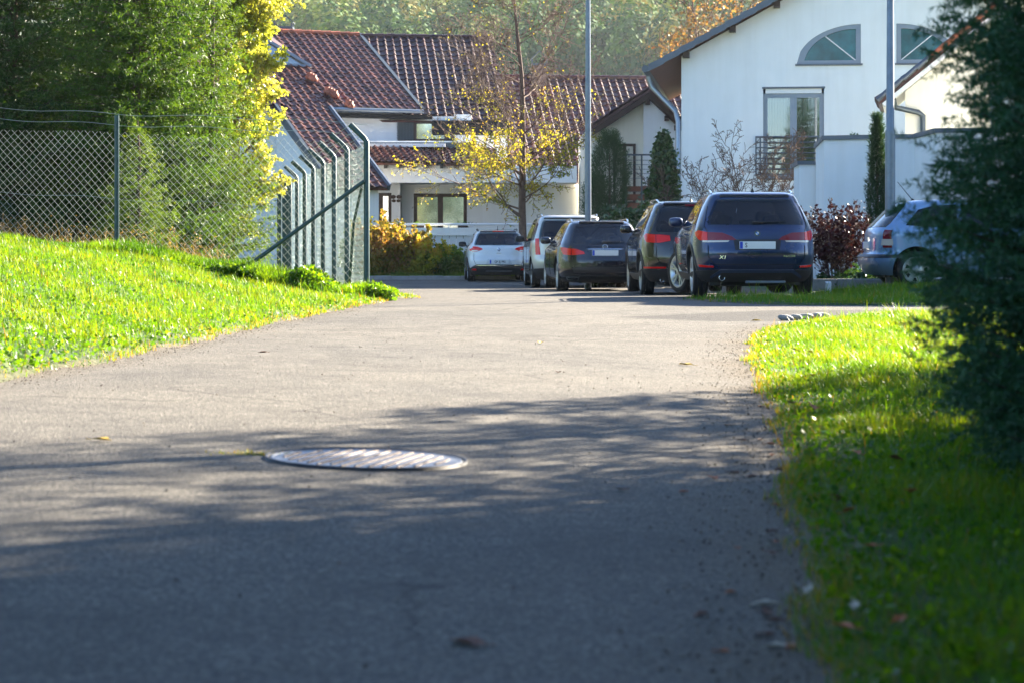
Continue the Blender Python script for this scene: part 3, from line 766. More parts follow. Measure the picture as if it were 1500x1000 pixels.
for px_ in (1005, 1073, 1138, 1205, 1287):
    mb = MB(); u_ = upx(px_, -0.3); mb.add([FW(a_,v_,z_) for z_ in (rz(u_)-0.34, rz(u_)-0.145) for a_,v_ in ((u_-0.09,-0.42),(u_+0.09,-0.42),(u_+0.09,0.05),(u_-0.09,0.05))],
           [(0,3,2,1),(4,5,6,7),(0,1,5,4),(1,2,6,5),(2,3,7,6),(3,0,4,7)])
    mb.build('purlin', M['brown_wood'], wh)
mb = MB(); mb.tube([FW(u_e-0.09,-0.55,z_e-0.10), FW(u_e-0.09,12.4,z_e-0.10)], 0.10, 10)
mb.build('gutter', M['dark_zinc'], wh)
mb = MB(); mb.tube([FW(u_e-0.06,0.4,z_e-0.25), FW(u_e+0.05,0.4,z_e-0.55), FW(-0.16,0.12,z_e-1.25), FW(-0.09,-0.0,z_e-1.55), FW(-0.09,0.0,0.2)], 0.075, 8)
mb.build('downpipe', M['zinc'], wh)
# tall window
fm = M['frame_grey']
wn = window(wh, lambda u,v,z: FW(u,0.10+v,z), fw0, fw1, fz0, fz1-0.15, fm, 1, fw=0.12, glass=M['pane'], curtain=True, depth=0.12)
mb = MB(); mb.prism([(fw0+0.06,fz1-0.15),(fw1-0.06,fz1-0.15),(fw1-0.06,fz1-0.02),(fw0+0.06,fz1-0.02)], lambda u,z,v: FW(u,v,z), 0.03, 0.2); mb.build('shutter_box', M['rail_white'], wh)
mb = MB()
mb.prism([(fw0-0.03,fz1-0.02),(fw1+0.03,fz1-0.02),(fw1+0.03,fz1+0.03),(fw0-0.03,fz1+0.03)], lambda u,z,v: FW(u,v,z), -0.02, 0.2)
mb.build('lintel', M['cap_grey'], wh); mb = MB()
mb.prism([(fw0-0.03,fz0-0.04),(fw1+0.03,fz0-0.04),(fw1+0.03,fz0),(fw0-0.03,fz0)], lambda u,z,v: FW(u,v,z), -0.06, 0.2)
mb.build('sill', M['cap_grey'], wh)
mb = MB(); rzt = zpy(201.5, fw0); rzb = zpy(256, fw0)
for i in range(8):
    z_ = rzt - (rzt-rzb)*i/7.0; mb.tube([FW(fw0-0.22,-0.14,z_), FW(fw1-0.15,-0.14,z_)], 0.018 if i else 0.028, 6)
for u_ in (fw0-0.2, fw0-0.08, (fw0+fw1)/2, fw1-0.17): mb.tube([FW(u_,-0.15,rzb-0.05), FW(u_,-0.15,rzt)], 0.022, 6)
mb.build('railing', M['cap_grey'], wh)
# fan windows
def fan(q0, q1, mirror):
    n = 22
    def pt(t, off):     # t 0..1 from the low tip to the tall side
        u = q0 + (q1-q0)*t if not mirror else q1 - (q1-q0)*t
        return u
    xs = [i/n for i in range(n+1)]
    def curve(inset):
        L_ = []
        for t in xs:
            tt = 1-t; top = (qz1-qz0-inset)*math.sqrt(max(0,1-tt*tt))**1.05
            u = (q0+inset*1.6*(1-t)+ (q1-q0-inset*0)*t - inset*t) if not mirror else (q1-inset*1.6*(1-t) - (q1-q0)*t + inset*t)
            L_.append((u, qz0 + max(top, 0)))
        return L_
    outer = curve(0.0); inner = curve(0.13)
    inner = [(u, max(z, qz0+0.10)) for u, z in inner]
    mb = MB()
    def put(poly, v0, v1): mb.prism(poly, lambda u,z,v: FW(u,v,z), v0, v1)
    for i in range(n):
        put([outer[i], outer[i+1], inner[i+1], inner[i]], 0.03, 0.20)
    uo, ui = outer[-1][0], inner[-1][0]
    put([(ui, qz0+0.0),(uo, qz0+0.0),(uo, outer[-1][1]),(ui, inner[-1][1])], 0.035, 0.20)
    put([(outer[0][0], qz0),(ui, qz0),(ui, qz0+0.10),(inner[0][0], qz0+0.10)], 0.04, 0.20)
    o = mb.build('fan_window', fm, wh)
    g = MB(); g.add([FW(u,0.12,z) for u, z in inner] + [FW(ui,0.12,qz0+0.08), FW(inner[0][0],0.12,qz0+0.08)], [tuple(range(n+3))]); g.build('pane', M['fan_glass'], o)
    m2 = MB(); k = int(n*0.45); cx0 = inner[k]; 
    a_ = FW(cx0[0],0.09,cx0[1]); b_ = FW(ui,0.09,qz0+0.09); m2.beam(a_, b_, 0.03, 0.035, up=VA); m2.build('glazing_bar', M['rail_white'], o)
    s = MB(); e0, e1 = (q0, q1)
    s.prism([(q0-0.04,qz0-0.05),(q1+0.05,qz0-0.05),(q1+0.05,qz0),(q0-0.04,qz0)], lambda u,z,v: FW(u,v,z), -0.05, 0.2); s.build('sill', M['cap_grey'], o)
M['fan_glass'] = mat('teal_painted_reflection_glass', (0.012, 0.10, 0.12), 0.06, 0.0, spec=0.5, coat=0.0, var=0.6, vscale=1.5)  # teal tone and its noise are reflections put into the base colour
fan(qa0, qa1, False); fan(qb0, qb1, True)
parts_to(wh)

# ---------------------------------------------------------------- terrace walls
def capwall(name, pts, h, z0, t, label, cap=0.09, over=0.05):
    "wall along plan points pts (thickness t to the right of travel)"
    root = empty(name, (pts[0][0], pts[0][1], z0), 0, label, 'wall')
    n = len(pts); P2 = [Vector((p[0], p[1])) for p in pts]
    def off(d):
        out = []
        for i in range(n):
            a = (P2[i]-P2[max(i-1,0)]) if i > 0 else (P2[1]-P2[0]); b = (P2[min(i+1,n-1)]-P2[i]) if i < n-1 else (P2[-1]-P2[-2])
            a.normalize(); b.normalize(); na = Vector((-a.y, a.x)); nb = Vector((-b.y, b.x)); m_ = (na+nb).normalized()
            out.append(P2[i] + m_*(d/max(0.3, m_.dot(na))))
        return out
    for nm, d0, d1, za, zb, mm in (('wall', 0, t, z0-0.3, h-cap, M['white_wall']), ('cap', -over, t+over, h-cap, h, M['cap_grey'])):
        A_, B_ = off(d0), off(d1); poly = A_ + B_[::-1]
        mb = MB(); mb.prism([(p.x, p.y) for p in poly], lambda x,y,z: Vector((x,y,z)), za, zb); mb.build(nm, mm, root)
    parts_to(root); return root
def Pl(px, Y): return ((px-750)*Y/FPX, Y)
e48 = Pl(1195, 48.9); c45 = Pl(1207, 45.0); r45 = Pl(1340, 44.3); w42 = Pl(1372, 42.0); r38 = (w42[0]+3, 41.6)
capwall('terrace_wall', [e48, c45, r45, w42, (12, 41.4)], 3.04, 0.1, 0.3, 'tall white terrace wall with dark metal cap, behind the slim cypress')
capwall('terrace_wall', [Pl(1163, 51.0), Pl(1171, 49.0), (8.0, 48.9)], 2.66, 0.0, 0.25, 'lower white wall with dark cap, left of the tall terrace wall')
# porch with orange tiles
pr = empty('porch_house', (7.8, 46, 0.1), 0, 'pale porch with orange ended roof tiles, above the terrace wall beside the dark spruce', 'house')
Y0 = 46.0; e = at(1281,150,Y0); tpt = at(1385,66,Y0); dd = (tpt-e).normalized(); far = e + dd*3.2
tile_roof('roof', (far.x, Y0-0.3, far.z), (0.19,1,0), (-dd.x,0,-dd.z), 3.3, 3.2, M['tile_brown'], pr, pitch=0.24)
mb = MB()
for i in range(9):
    p = e + dd*(0.36*i); q = e + dd*(0.36*(i+1)+0.04)
    mb.mi = 0 if i >= 4 else 1
    mb.tube([p+Vector((0,-0.34,0.02)), q+Vector((0,-0.34,0.05))], [0.06, 0.05], 8)
mb.build('verge_tiles', [M['tile_orange'], M['cap_grey']], pr)
mb = MB(); nn = Vector((-dd.z,0,dd.x))
mb.prism([((e+dd*0.1-nn*0.14).x,(e+dd*0.1-nn*0.14).z),((far-nn*0.14).x,(far-nn*0.14).z),((far-nn*0.22).x,(far-nn*0.22).z),((e+dd*0.1-nn*0.22).x,(e+dd*0.1-nn*0.22).z)], lambda x,z,y: Vector((x+(y-Y0)*0.19,y,z)), Y0-0.3, Y0+3)
mb.build('soffit', M['white_wall'], pr)
wx = at(1326,0,Y0).x; tt = (wx-e.x)/dd.x
mb = MB(); mb.prism([(wx,-0.2),(far.x,-0.2),(far.x,far.z-0.3),(wx,(e+dd*tt).z-0.3)], lambda x,z,y: Vector((x+(y-Y0)*0.19,y,z)), Y0+0.1, Y0+2.8); mb.build('wall', M['cream_and_warm_lit_wall'], pr)
mb = MB(); mb.tube([at(1309,146,Y0-0.2), at(1312,158,Y0-0.1), at(1345,165,Y0), at(1352,170,Y0), at(1352,200,Y0), at(1352,330,Y0)], 0.06, 8)
mb.build('downpipe', M['dark_zinc'], pr)
parts_to(pr)

# unseen house added right of the frame, shaped to shade the grass strip
nh = empty('added_shade_house', (12.6, 38.5, 0.1), 0, 'added unseen white house with hipped red roof, shades the grass strip beside the hatchback', 'house')
mb = MB(); mb.box(10.3,15.2,35.1,41.0,-0.2,5.4); mb.build('wall', M['white_wall'], nh)
mb = MB(); a_ = [(9.9,34.7,5.35),(15.6,34.7,5.35),(15.6,41.3,5.35),(9.9,41.3,5.35)]; r_ = [(11.9,38.0,7.3),(13.6,38.0,7.3)]
mb.add(a_+r_+[(x,y,5.2) for x,y,z in a_], [(0,1,5,4),(1,2,5),(2,3,4,5),(3,0,4),(6,7,8,9),(0,6,7,1),(1,7,8,2),(2,8,9,3),(3,9,6,0)]); mb.build('roof', M['tile_red'], nh)
window(nh, lambda u,v,z: Vector((u,35.07+v,z)), 11.2, 12.6, 1.1, 2.4, M['brown_wood'], 1)
window(nh, lambda u,v,z: Vector((u,35.07+v,z)), 13.3, 14.4, 0.1, 2.2, M['brown_wood'], 0, name='door')
parts_to(nh)
# ---------------------------------------------------------------- parked cars
def paint(name, col, metal=0.35, rough=0.28):
    m, nt, b = new_mat(name)
    b.inputs['Base Color'].default_value = (*col, 1); b.inputs['Metallic'].default_value = metal; b.inputs['Roughness'].default_value = rough
    b.inputs['Coat Weight'].default_value = 1.0; b.inputs['Coat Roughness'].default_value = 0.04
    tc = nt.nodes.new('ShaderNodeTexCoord')
    n = N(nt, 'ShaderNodeTexNoise', Scale=2.2, Detail=6); nt.links.new(tc.outputs['Object'], n.inputs['Vector'])
    r = ramp(nt, n.outputs['Fac'], [(0.3, (rough*0.8,)*3), (0.75, (min(1, rough*1.7),)*3)]); nt.links.new(r, b.inputs['Roughness'])
    # dust near the sills: a real film of road dirt
    sp = nt.nodes.new('ShaderNodeSeparateXYZ'); nt.links.new(tc.outputs['Object'], sp.inputs[0])
    mr = nt.nodes.new('ShaderNodeMapRange'); mr.inputs[1].default_value = 0.55; mr.inputs[2].default_value = 0.25; mr.inputs[3].default_value = 0.0; mr.inputs[4].default_value = 0.35
    nt.links.new(sp.outputs['Z'], mr.inputs[0])
    c = mixc(nt, mr.outputs[0], (*col, 1), (0.13, 0.11, 0.09, 1)); nt.links.new(c, b.inputs['Base Color'])
    return m

class Shell:
    "car body as a stack of rounded plan outlines; curves are given over height z"
    def __init__(s, zs, rear, front, hw, ax=3.2, by=8.0):
        s.zs, s.rear, s.front, s.hw, s.ax, s.by = zs, rear, front, hw, ax, by
        s.cache = {}
    def par(s, z):
        def f(a):
            # smooth interpolation (Catmull-Rom on the table)
            z_ = s.zs; 
            if z <= z_[0]: return a[0]
            if z >= z_[-1]: return a[-1]
            i = 0
            while z > z_[i+1]: i += 1
            h = z_[i+1]-z_[i]; t = (z-z_[i])/h
            def sl(j):
                if j <= 0 or j >= len(z_)-1: 
                    j0, j1 = max(0, j-1), min(len(z_)-1, j+1); return (a[j1]-a[j0])/(z_[j1]-z_[j0])
                d0 = (a[j]-a[j-1])/(z_[j]-z_[j-1]); d1 = (a[j+1]-a[j])/(z_[j+1]-z_[j])
                if d0*d1 <= 0: return 0
                return 2*d0*d1/(d0+d1)
            m0, m1 = sl(i)*h, sl(i+1)*h
            return (2*t**3-3*t*t+1)*a[i] + (t**3-2*t*t+t)*m0 + (-2*t**3+3*t*t)*a[i+1] + (t**3-t*t)*m1
        r, fr, w = f(s.rear), f(s.front), f(s.hw)
        return r, fr, w
    def outline(s, z):
        "dense closed outline at z by arc length; s=0 rear centre, positive to the right (+x)"
        k = round(z, 4)
        if k in s.cache: return s.cache[k]
        r, fr, w = s.par(z); yc, l = (r+fr)/2, (fr-r)/2
        th = np.linspace(0, PI/2, 160)**1.0
        th = np.concatenate([np.linspace(0, 0.06, 40), np.linspace(0.06, PI/2-0.06, 120)[1:], np.linspace(PI/2-0.06, PI/2, 40)[1:]])
        # quarter: x from 0 to w at the rear
        x = w*np.sin(th)**(2/s.ax); y = -l*np.cos(th)**(2/s.by)
        x[0] = 0; y[-1] = 0
        # fill the fast first step uniformly
        qx = np.concatenate([x, x[::-1][1:]]); qy = np.concatenate([y, -y[::-1][1:]])   # right side, rear to front
        d = np.concatenate([[0], np.cumsum(np.hypot(np.diff(qx), np.diff(qy)))])
        s.cache[k] = (d, qx, qy + yc); return s.cache[k]
    def pt(s, a, z):
        "point at arc position a (m, from rear centre; sign = side)"
        d, x, y = s.outline(z); t = min(abs(a), d[-1])
        return Vector((math.copysign(1, a)*float(np.interp(t, d, x)), float(np.interp(t, d, y)), z))
    def a_of_x(s, x, z):
        d, X, Y = s.outline(z); i = int(np.argmax(X)); return math.copysign(1, x)*float(np.interp(abs(x), X[:i+1], d[:i+1]))
    def a_of_y(s, y, z, side):
        d, X, Y = s.outline(z); return side*float(np.interp(y, Y, d))
    def nrm(s, a, z):
        e = 0.01; t1 = s.pt(a+e, z)-s.pt(a-e, z); t2 = s.pt(a, z+e)-s.pt(a, z-e)
        n = t1.cross(t2); 
        if n.length < 1e-9: return Vector((0,-1,0))
        return n.normalized()
    def body(s, name, m, parent, n=112, zlist=None, wheels=None, rw=0.33, cabin=None):
        zs = zlist; rings = []
        for z in zs:
            d, x, y = s.outline(z); L_ = d[-1]
            u = np.linspace(0, L_, n//2+1)
            xs = np.interp(u, d, x); ys = np.interp(u, d, y)
            ring = [(float(a), float(b), z) for a, b in zip(xs, ys)] + [(-float(a), float(b), z) for a, b in zip(xs[1:-1][::-1], ys[1:-1][::-1])]
            rings.append(ring)
        mb = MB(); N_ = len(rings[0]); vs = [p for r in rings for p in r]; fs = []
        for i in range(len(rings)-1):
            for k in range(N_):
                k2 = (k+1) % N_; fs.append((i*N_+k, i*N_+k2, (i+1)*N_+k2, (i+1)*N_+k))
        fs.append(tuple(range(N_-1, -1, -1))); fs.append(tuple((len(rings)-1)*N_+k for k in range(N_)))
        mb.add(vs, fs, True)
        o = mb.build(name, m, parent)
        if wheels:
            for (wy, wz, wr) in wheels:
                for sx in (-1, 1):
                    hwid = s.par(0.6)[2]; cut = MB(); xa, xb = sx*(hwid-0.325), sx*(hwid+0.125); nn_ = 40
                    ring = lambda x_: [(x_, wy+wr*math.cos(2*PI*k_/nn_+0.013), wz+wr*math.sin(2*PI*k_/nn_+0.013)) for k_ in range(nn_)]
                    cut.add(ring(xa)+ring(xb), [tuple(range(nn_)), tuple(range(2*nn_-1, nn_-1, -1))] + [(k_, (k_+1) % nn_, nn_+(k_+1) % nn_, nn_+k_) for k_ in range(nn_)])
                    co = cut.build('cut', M['black_gap'], parent)
                    md = o.modifiers.new('b', 'BOOLEAN'); md.object = co; md.operation = 'DIFFERENCE'; md.solver = 'EXACT'; bpy.context.view_layer.update()
                    dg = bpy.context.evaluated_depsgraph_get(); me2 = bpy.data.meshes.new_from_object(o.evaluated_get(dg))
                    o.modifiers.clear(); old = o.data; o.data = me2; me2.name = name; bpy.data.meshes.remove(old); bpy.data.objects.remove(co)
            if cabin:
                cut = MB(); poly = [(hx, z) for z, hx in cabin] + [(-hx, z) for z, hx in cabin[::-1]]
                cut.prism(poly, lambda x_, z_, y_: Vector((x_, y_, z_)), -0.4, 5.2); co = cut.build('cut', M['black_gap'], parent)
                md = o.modifiers.new('b', 'BOOLEAN'); md.object = co; md.operation = 'DIFFERENCE'; md.solver = 'EXACT'; bpy.context.view_layer.update()
                dg = bpy.context.evaluated_depsgraph_get(); me2 = bpy.data.meshes.new_from_object(o.evaluated_get(dg))
                o.modifiers.clear(); old = o.data; o.data = me2; me2.name = name; bpy.data.meshes.remove(old); bpy.data.objects.remove(co)
            me2.materials.clear(); me2.materials.append(m); me2.materials.append(M['black_gap'])
            # faces of the wheel wells are black
            for p in me2.polygons:
                c = p.center; ins = any(math.hypot(c.y-wy, c.z-wz) < wr-0.006 + 0.004 for wy, wz, wr in wheels) or False
                nx = abs(p.normal.x)
                p.material_index = 0; p.use_smooth = True
                if cabin and cabin[0][0]-0.003 <= c.z <= cabin[-1][0]+0.003 and abs(p.normal.y) < 0.02 and abs(c.x) <= np.interp(c.z, [q[0] for q in cabin], [q[1] for q in cabin])+0.012: p.material_index = 1; continue
                for wy, wz, wr in wheels:
                    rr = math.hypot(c.y-wy, c.z-wz)
                    radial = abs(((c.y-wy)*p.normal.y + (c.z-wz)*p.normal.z))/max(rr, 1e-4)
                    if rr <= wr+0.002 and ((rr > wr-0.02 and radial > 0.9) or (nx > 0.95 and abs(abs(c.x)-(s.par(0.6)[2]-0.325)) < 0.02)):
                        p.material_index = 1
        try: o.data.set_sharp_from_angle(angle=R(38))
        except Exception: pass
        return o
    def patch(s, A, B, m, name, parent, off=0.006, na=12, nb=8, skirt=0.03):
        "ruled patch between curves A and B, each a list of (arc, z); lies off above the skin with a rim"
        def samp(Cv, t):
            n = len(Cv)-1; i = min(int(t*n), n-1); f = t*n-i
            return (Cv[i][0]*(1-f)+Cv[i+1][0]*f, Cv[i][1]*(1-f)+Cv[i+1][1]*f)
        P = []
        for i in range(na*(len(A)-1)+1):
            t = i/(na*(len(A)-1)); a, b = samp(A, t), samp(B, t); row = []
            for j in range(nb+1):
                f = j/nb; q = (a[0]*(1-f)+b[0]*f, a[1]*(1-f)+b[1]*f)
                row.append(s.pt(*q) + s.nrm(*q)*off)
            P.append((row, a, b))
        G_ = []
        rows = [r for r, _, _ in P]
        mb = MB(); mb.grid(rows, True)
        def rim(line, qs):
            low = [p - s.nrm(*q)*skirt for p, q in zip(line, qs)]
            mb.grid([line, low], False)
        rim([r[0] for r in rows], [a for _, a, _ in P]); rim([r[-1] for r in rows], [b for _, _, b in P])
        for r, a, b in (P[0], P[-1]):
            rim(r, [(a[0]*(1-j/nb)+b[0]*j/nb, a[1]*(1-j/nb)+b[1]*j/nb) for j in range(nb+1)])
        return mb.build(name, m, parent)

def wheel(parent, x, y, r, w, side, rim='star', rimr=0.7, turn=0.0, rimmat=None, nsp=5):
    "wheel with its axis along x at (x,y,r); side -1 = left"
    e = empty('wheel', (x, y, r), 0); e.parent = parent; e.rotation_euler = (0.13*y, 0, turn)
    e.rotation_mode = 'XYZ'
    h = w/2; rr = r*rimr; o = side
    mb = MB()
    prof = [(-h*0.8, rr), (-h*0.95, rr+0.02), (-h, r*0.88), (-h*0.93, r*0.96), (-h*0.7, r*0.995)]
    for t in (-0.45, -0.15, 0.15, 0.45): prof += [(h*(t-0.02), r), (h*(t-0.015), r-0.009), (h*(t+0.015), r-0.009), (h*(t+0.02), r)]
    prof += [(h*0.7, r*0.995), (h*0.93, r*0.96), (h, r*0.88), (h*0.95, rr+0.02), (h*0.8, rr)]
    mb.lathe(prof, 40, 'x'); mb.lathe([(h*0.8, rr), (-h*0.8, rr)], 40, 'x')
    mb.build('tyre', M['rubber'], e)
    rm = rimmat or M['alloy']; mb = MB()
    # barrel + lip
    mb.lathe([(o*h*0.92, rr+0.012), (o*h*0.98, rr), (o*h*0.9, rr-0.022), (o*h*0.35, rr-0.05)], 40, 'x')
    fx = o*h*0.78
    if rim == 'cover':
        nh = 7
        mb.lathe([(fx+o*0.03, 0.0), (fx+o*0.03, 0.04), (fx+o*0.02, 0.06), (fx+o*0.012, rr*0.55), (fx+o*0.02, rr*0.97)], 56, 'x')
        ob = mb.build('rim', rm, e)
        for i in range(nh):
            hb = MB(); t0 = 2*PI*i/nh
            pts = []
            for (ra, dt) in ((0.60, -0.17), (0.88, -0.20), (0.88, 0.20), (0.60, 0.10)):
                pts.append((fx+o*0.022, rr*ra*math.cos(t0+dt), rr*ra*math.sin(t0+dt)))
            hb.add(pts + [(fx, p[1], p[2]) for p in pts], [(0,1,2,3),(0,4,5,1),(1,5,6,2),(2,6,7,3),(3,7,4,0)])
            hb.build('vent_hole', M['black_gap'], ob)
    else:
        mb.lathe([(fx+o*0.01, 0.0), (fx+o*0.012, 0.055), (fx-o*0.01, 0.065), (fx-o*0.04, 0.07)], 24, 'x')
        for i in range(nsp):
            t = 2*PI*i/nsp
            for dt in ((-0.16, 0.16) if rim == 'twin' else (0.0,)):
                a0 = t + dt*0.35; a1 = t + dt*1.15; ws = 0.028 if rim == 'twin' else 0.05
                p = Vector((fx-o*0.012, 0.05*math.cos(a0), 0.05*math.sin(a0))); q = Vector((fx+o*0.004, (rr-0.01)*math.cos(a1), (rr-0.01)*math.sin(a1)))
                mb.beam(p, q, 0.03, ws, up=(0, -math.sin(t), math.cos(t)))
        ob = mb.build('rim', rm, e)
        db = MB(); db.lathe([(fx-o*0.07, 0.0), (fx-o*0.07, rr-0.04)], 32, 'x', smooth=False); db.lathe([(fx-o*0.055, 0.06), (fx-o*0.055, rr*0.62)], 32, 'x', smooth=False)
        db.build('brake_disc', M['brake'], ob)
    return e
def see_glass(nm, tc):
    m, nt, b = new_mat(nm)
    gl = nt.nodes.new('ShaderNodeBsdfGlossy'); gl.inputs['Roughness'].default_value = 0.015; gl.inputs['Color'].default_value = (0.9,0.95,1,1)
    tr = nt.nodes.new('ShaderNodeBsdfTransparent'); tr.inputs['Color'].default_value = (*tc, 1)
    fr = nt.nodes.new('ShaderNodeFresnel'); fr.inputs['IOR'].default_value = 1.55
    mx = nt.nodes.new('ShaderNodeMixShader'); nt.links.new(fr.outputs[0], mx.inputs[0])
    nt.links.new(tr.outputs[0], mx.inputs[1]); nt.links.new(gl.outputs[0], mx.inputs[2]); nt.links.new(mx.outputs[0], nt.nodes['Material Output'].inputs[0])
    return m
M['see_glass'] = see_glass('tinted_see_through_glass', (0.42,0.52,0.56)); M['clear_glass'] = see_glass('clear_windscreen_glass', (0.88,0.92,0.92))
M['brake'] = mat('brake_steel', (0.05,0.05,0.05), 0.5, 0.5)

def plate(root, sh, z, txt, w=0.52, h=0.11, xc=0.0, off=0.012, tilt=0.0):
    a = sh.a_of_x(xc, z) if xc else 0.0
    p = sh.pt(a, z); n = sh.nrm(a, z); y = p.y - off
    mb = MB(); mb.box(xc-w/2, xc+w/2, y-0.008, y+0.03, z-h/2, z+h/2); o = mb.build('number_plate', M['plate'], root, bevel=0.003)
    mb = MB(); mb.box(xc-w/2+0.004, xc-w/2+0.046, y-0.0105, y-0.006, z-h/2+0.005, z+h/2-0.005); mb.build('blue_band', M['plate_blue'], o)
    if txt: text_mesh('lettering', txt[0], 0.092, M['ink'], o, (xc+txt[1], y-0.0105, z-0.002), (R(90),0,0), sx=txt[2])
    return o

def mirror(root, sh, y, z, side, m, size=(0.22,0.12,0.15)):
    p = sh.pt(sh.a_of_y(y, z, side), z); mb = MB()
    c = p + Vector((side*0.15, -0.01, 0.03)); P = []
    for i in range(13):
        t = -PI/2 + PI*i/12; row = []
        for j in range(16):
            f = 2*PI*j/16
            cx_ = math.copysign(abs(math.cos(f))**0.6, math.cos(f)); cz_ = math.copysign(abs(math.sin(f))**0.6, math.sin(f)); k = math.copysign(abs(math.cos(t))**0.5, 1)
            row.append((c.x+size[0]/2*cx_*k, c.y+size[1]/2*math.sin(t), c.z+size[2]/2*cz_*k))
        row.append(row[0]); P.append(row)
    mb.grid(P, True)
    mb.beam(p+Vector((-side*0.02,0,-0.02)), c+Vector((-side*0.04,0,-0.03)), 0.05, 0.04)
    return mb.build('wing_mirror', m, root)

def rails(root, sh, y0, y1, m, x_in=0.07, h=0.055, zoff=0.0, r=0.016):
    for side in (-1, 1):
        pts = []
        n = 14
        ztop = sh.zs[-1]
        for i in range(n+1):
            t = i/n; y = y0 + (y1-y0)*t
            # roof side edge: find the height at which the skin is at the rail position
            z = sh.rail_z(y); a = sh.a_of_y(y, z, side); p = sh.pt(a, z)
            k = min(1.0, min(t, 1-t)*7); k = math.sin(k*PI/2)
            pts.append(Vector((p.x - side*x_in, y, sh.roof_at(abs(p.x)-x_in, y) + h*k - 0.004)))
        mb = MB(); mb.tube(pts, r, 8); mb.build('roof_rail', m, root)

def roof_fns(sh):
    zt = sh.zs[-1]
    def roof_at(x, y):
        "highest z whose outline still covers (x,y)"
        lo, hi = 1.0, zt
        for _ in range(22):
            mid = (lo+hi)/2; d, X, Y = sh.outline(mid); 
            r, fr, w = sh.par(mid); yc, l = (r+fr)/2, (fr-r)/2
            ok = abs(y-yc) < l and abs(x)/w < 1 and (abs(x)/w)**sh.ax + (abs(y-yc)/l)**sh.by < 1
            if ok: lo = mid
            else: hi = mid
        return lo
    sh.roof_at = roof_at
    sh.rail_z = lambda y: min(sh.zr, roof_at(0.2, y)-0.02)

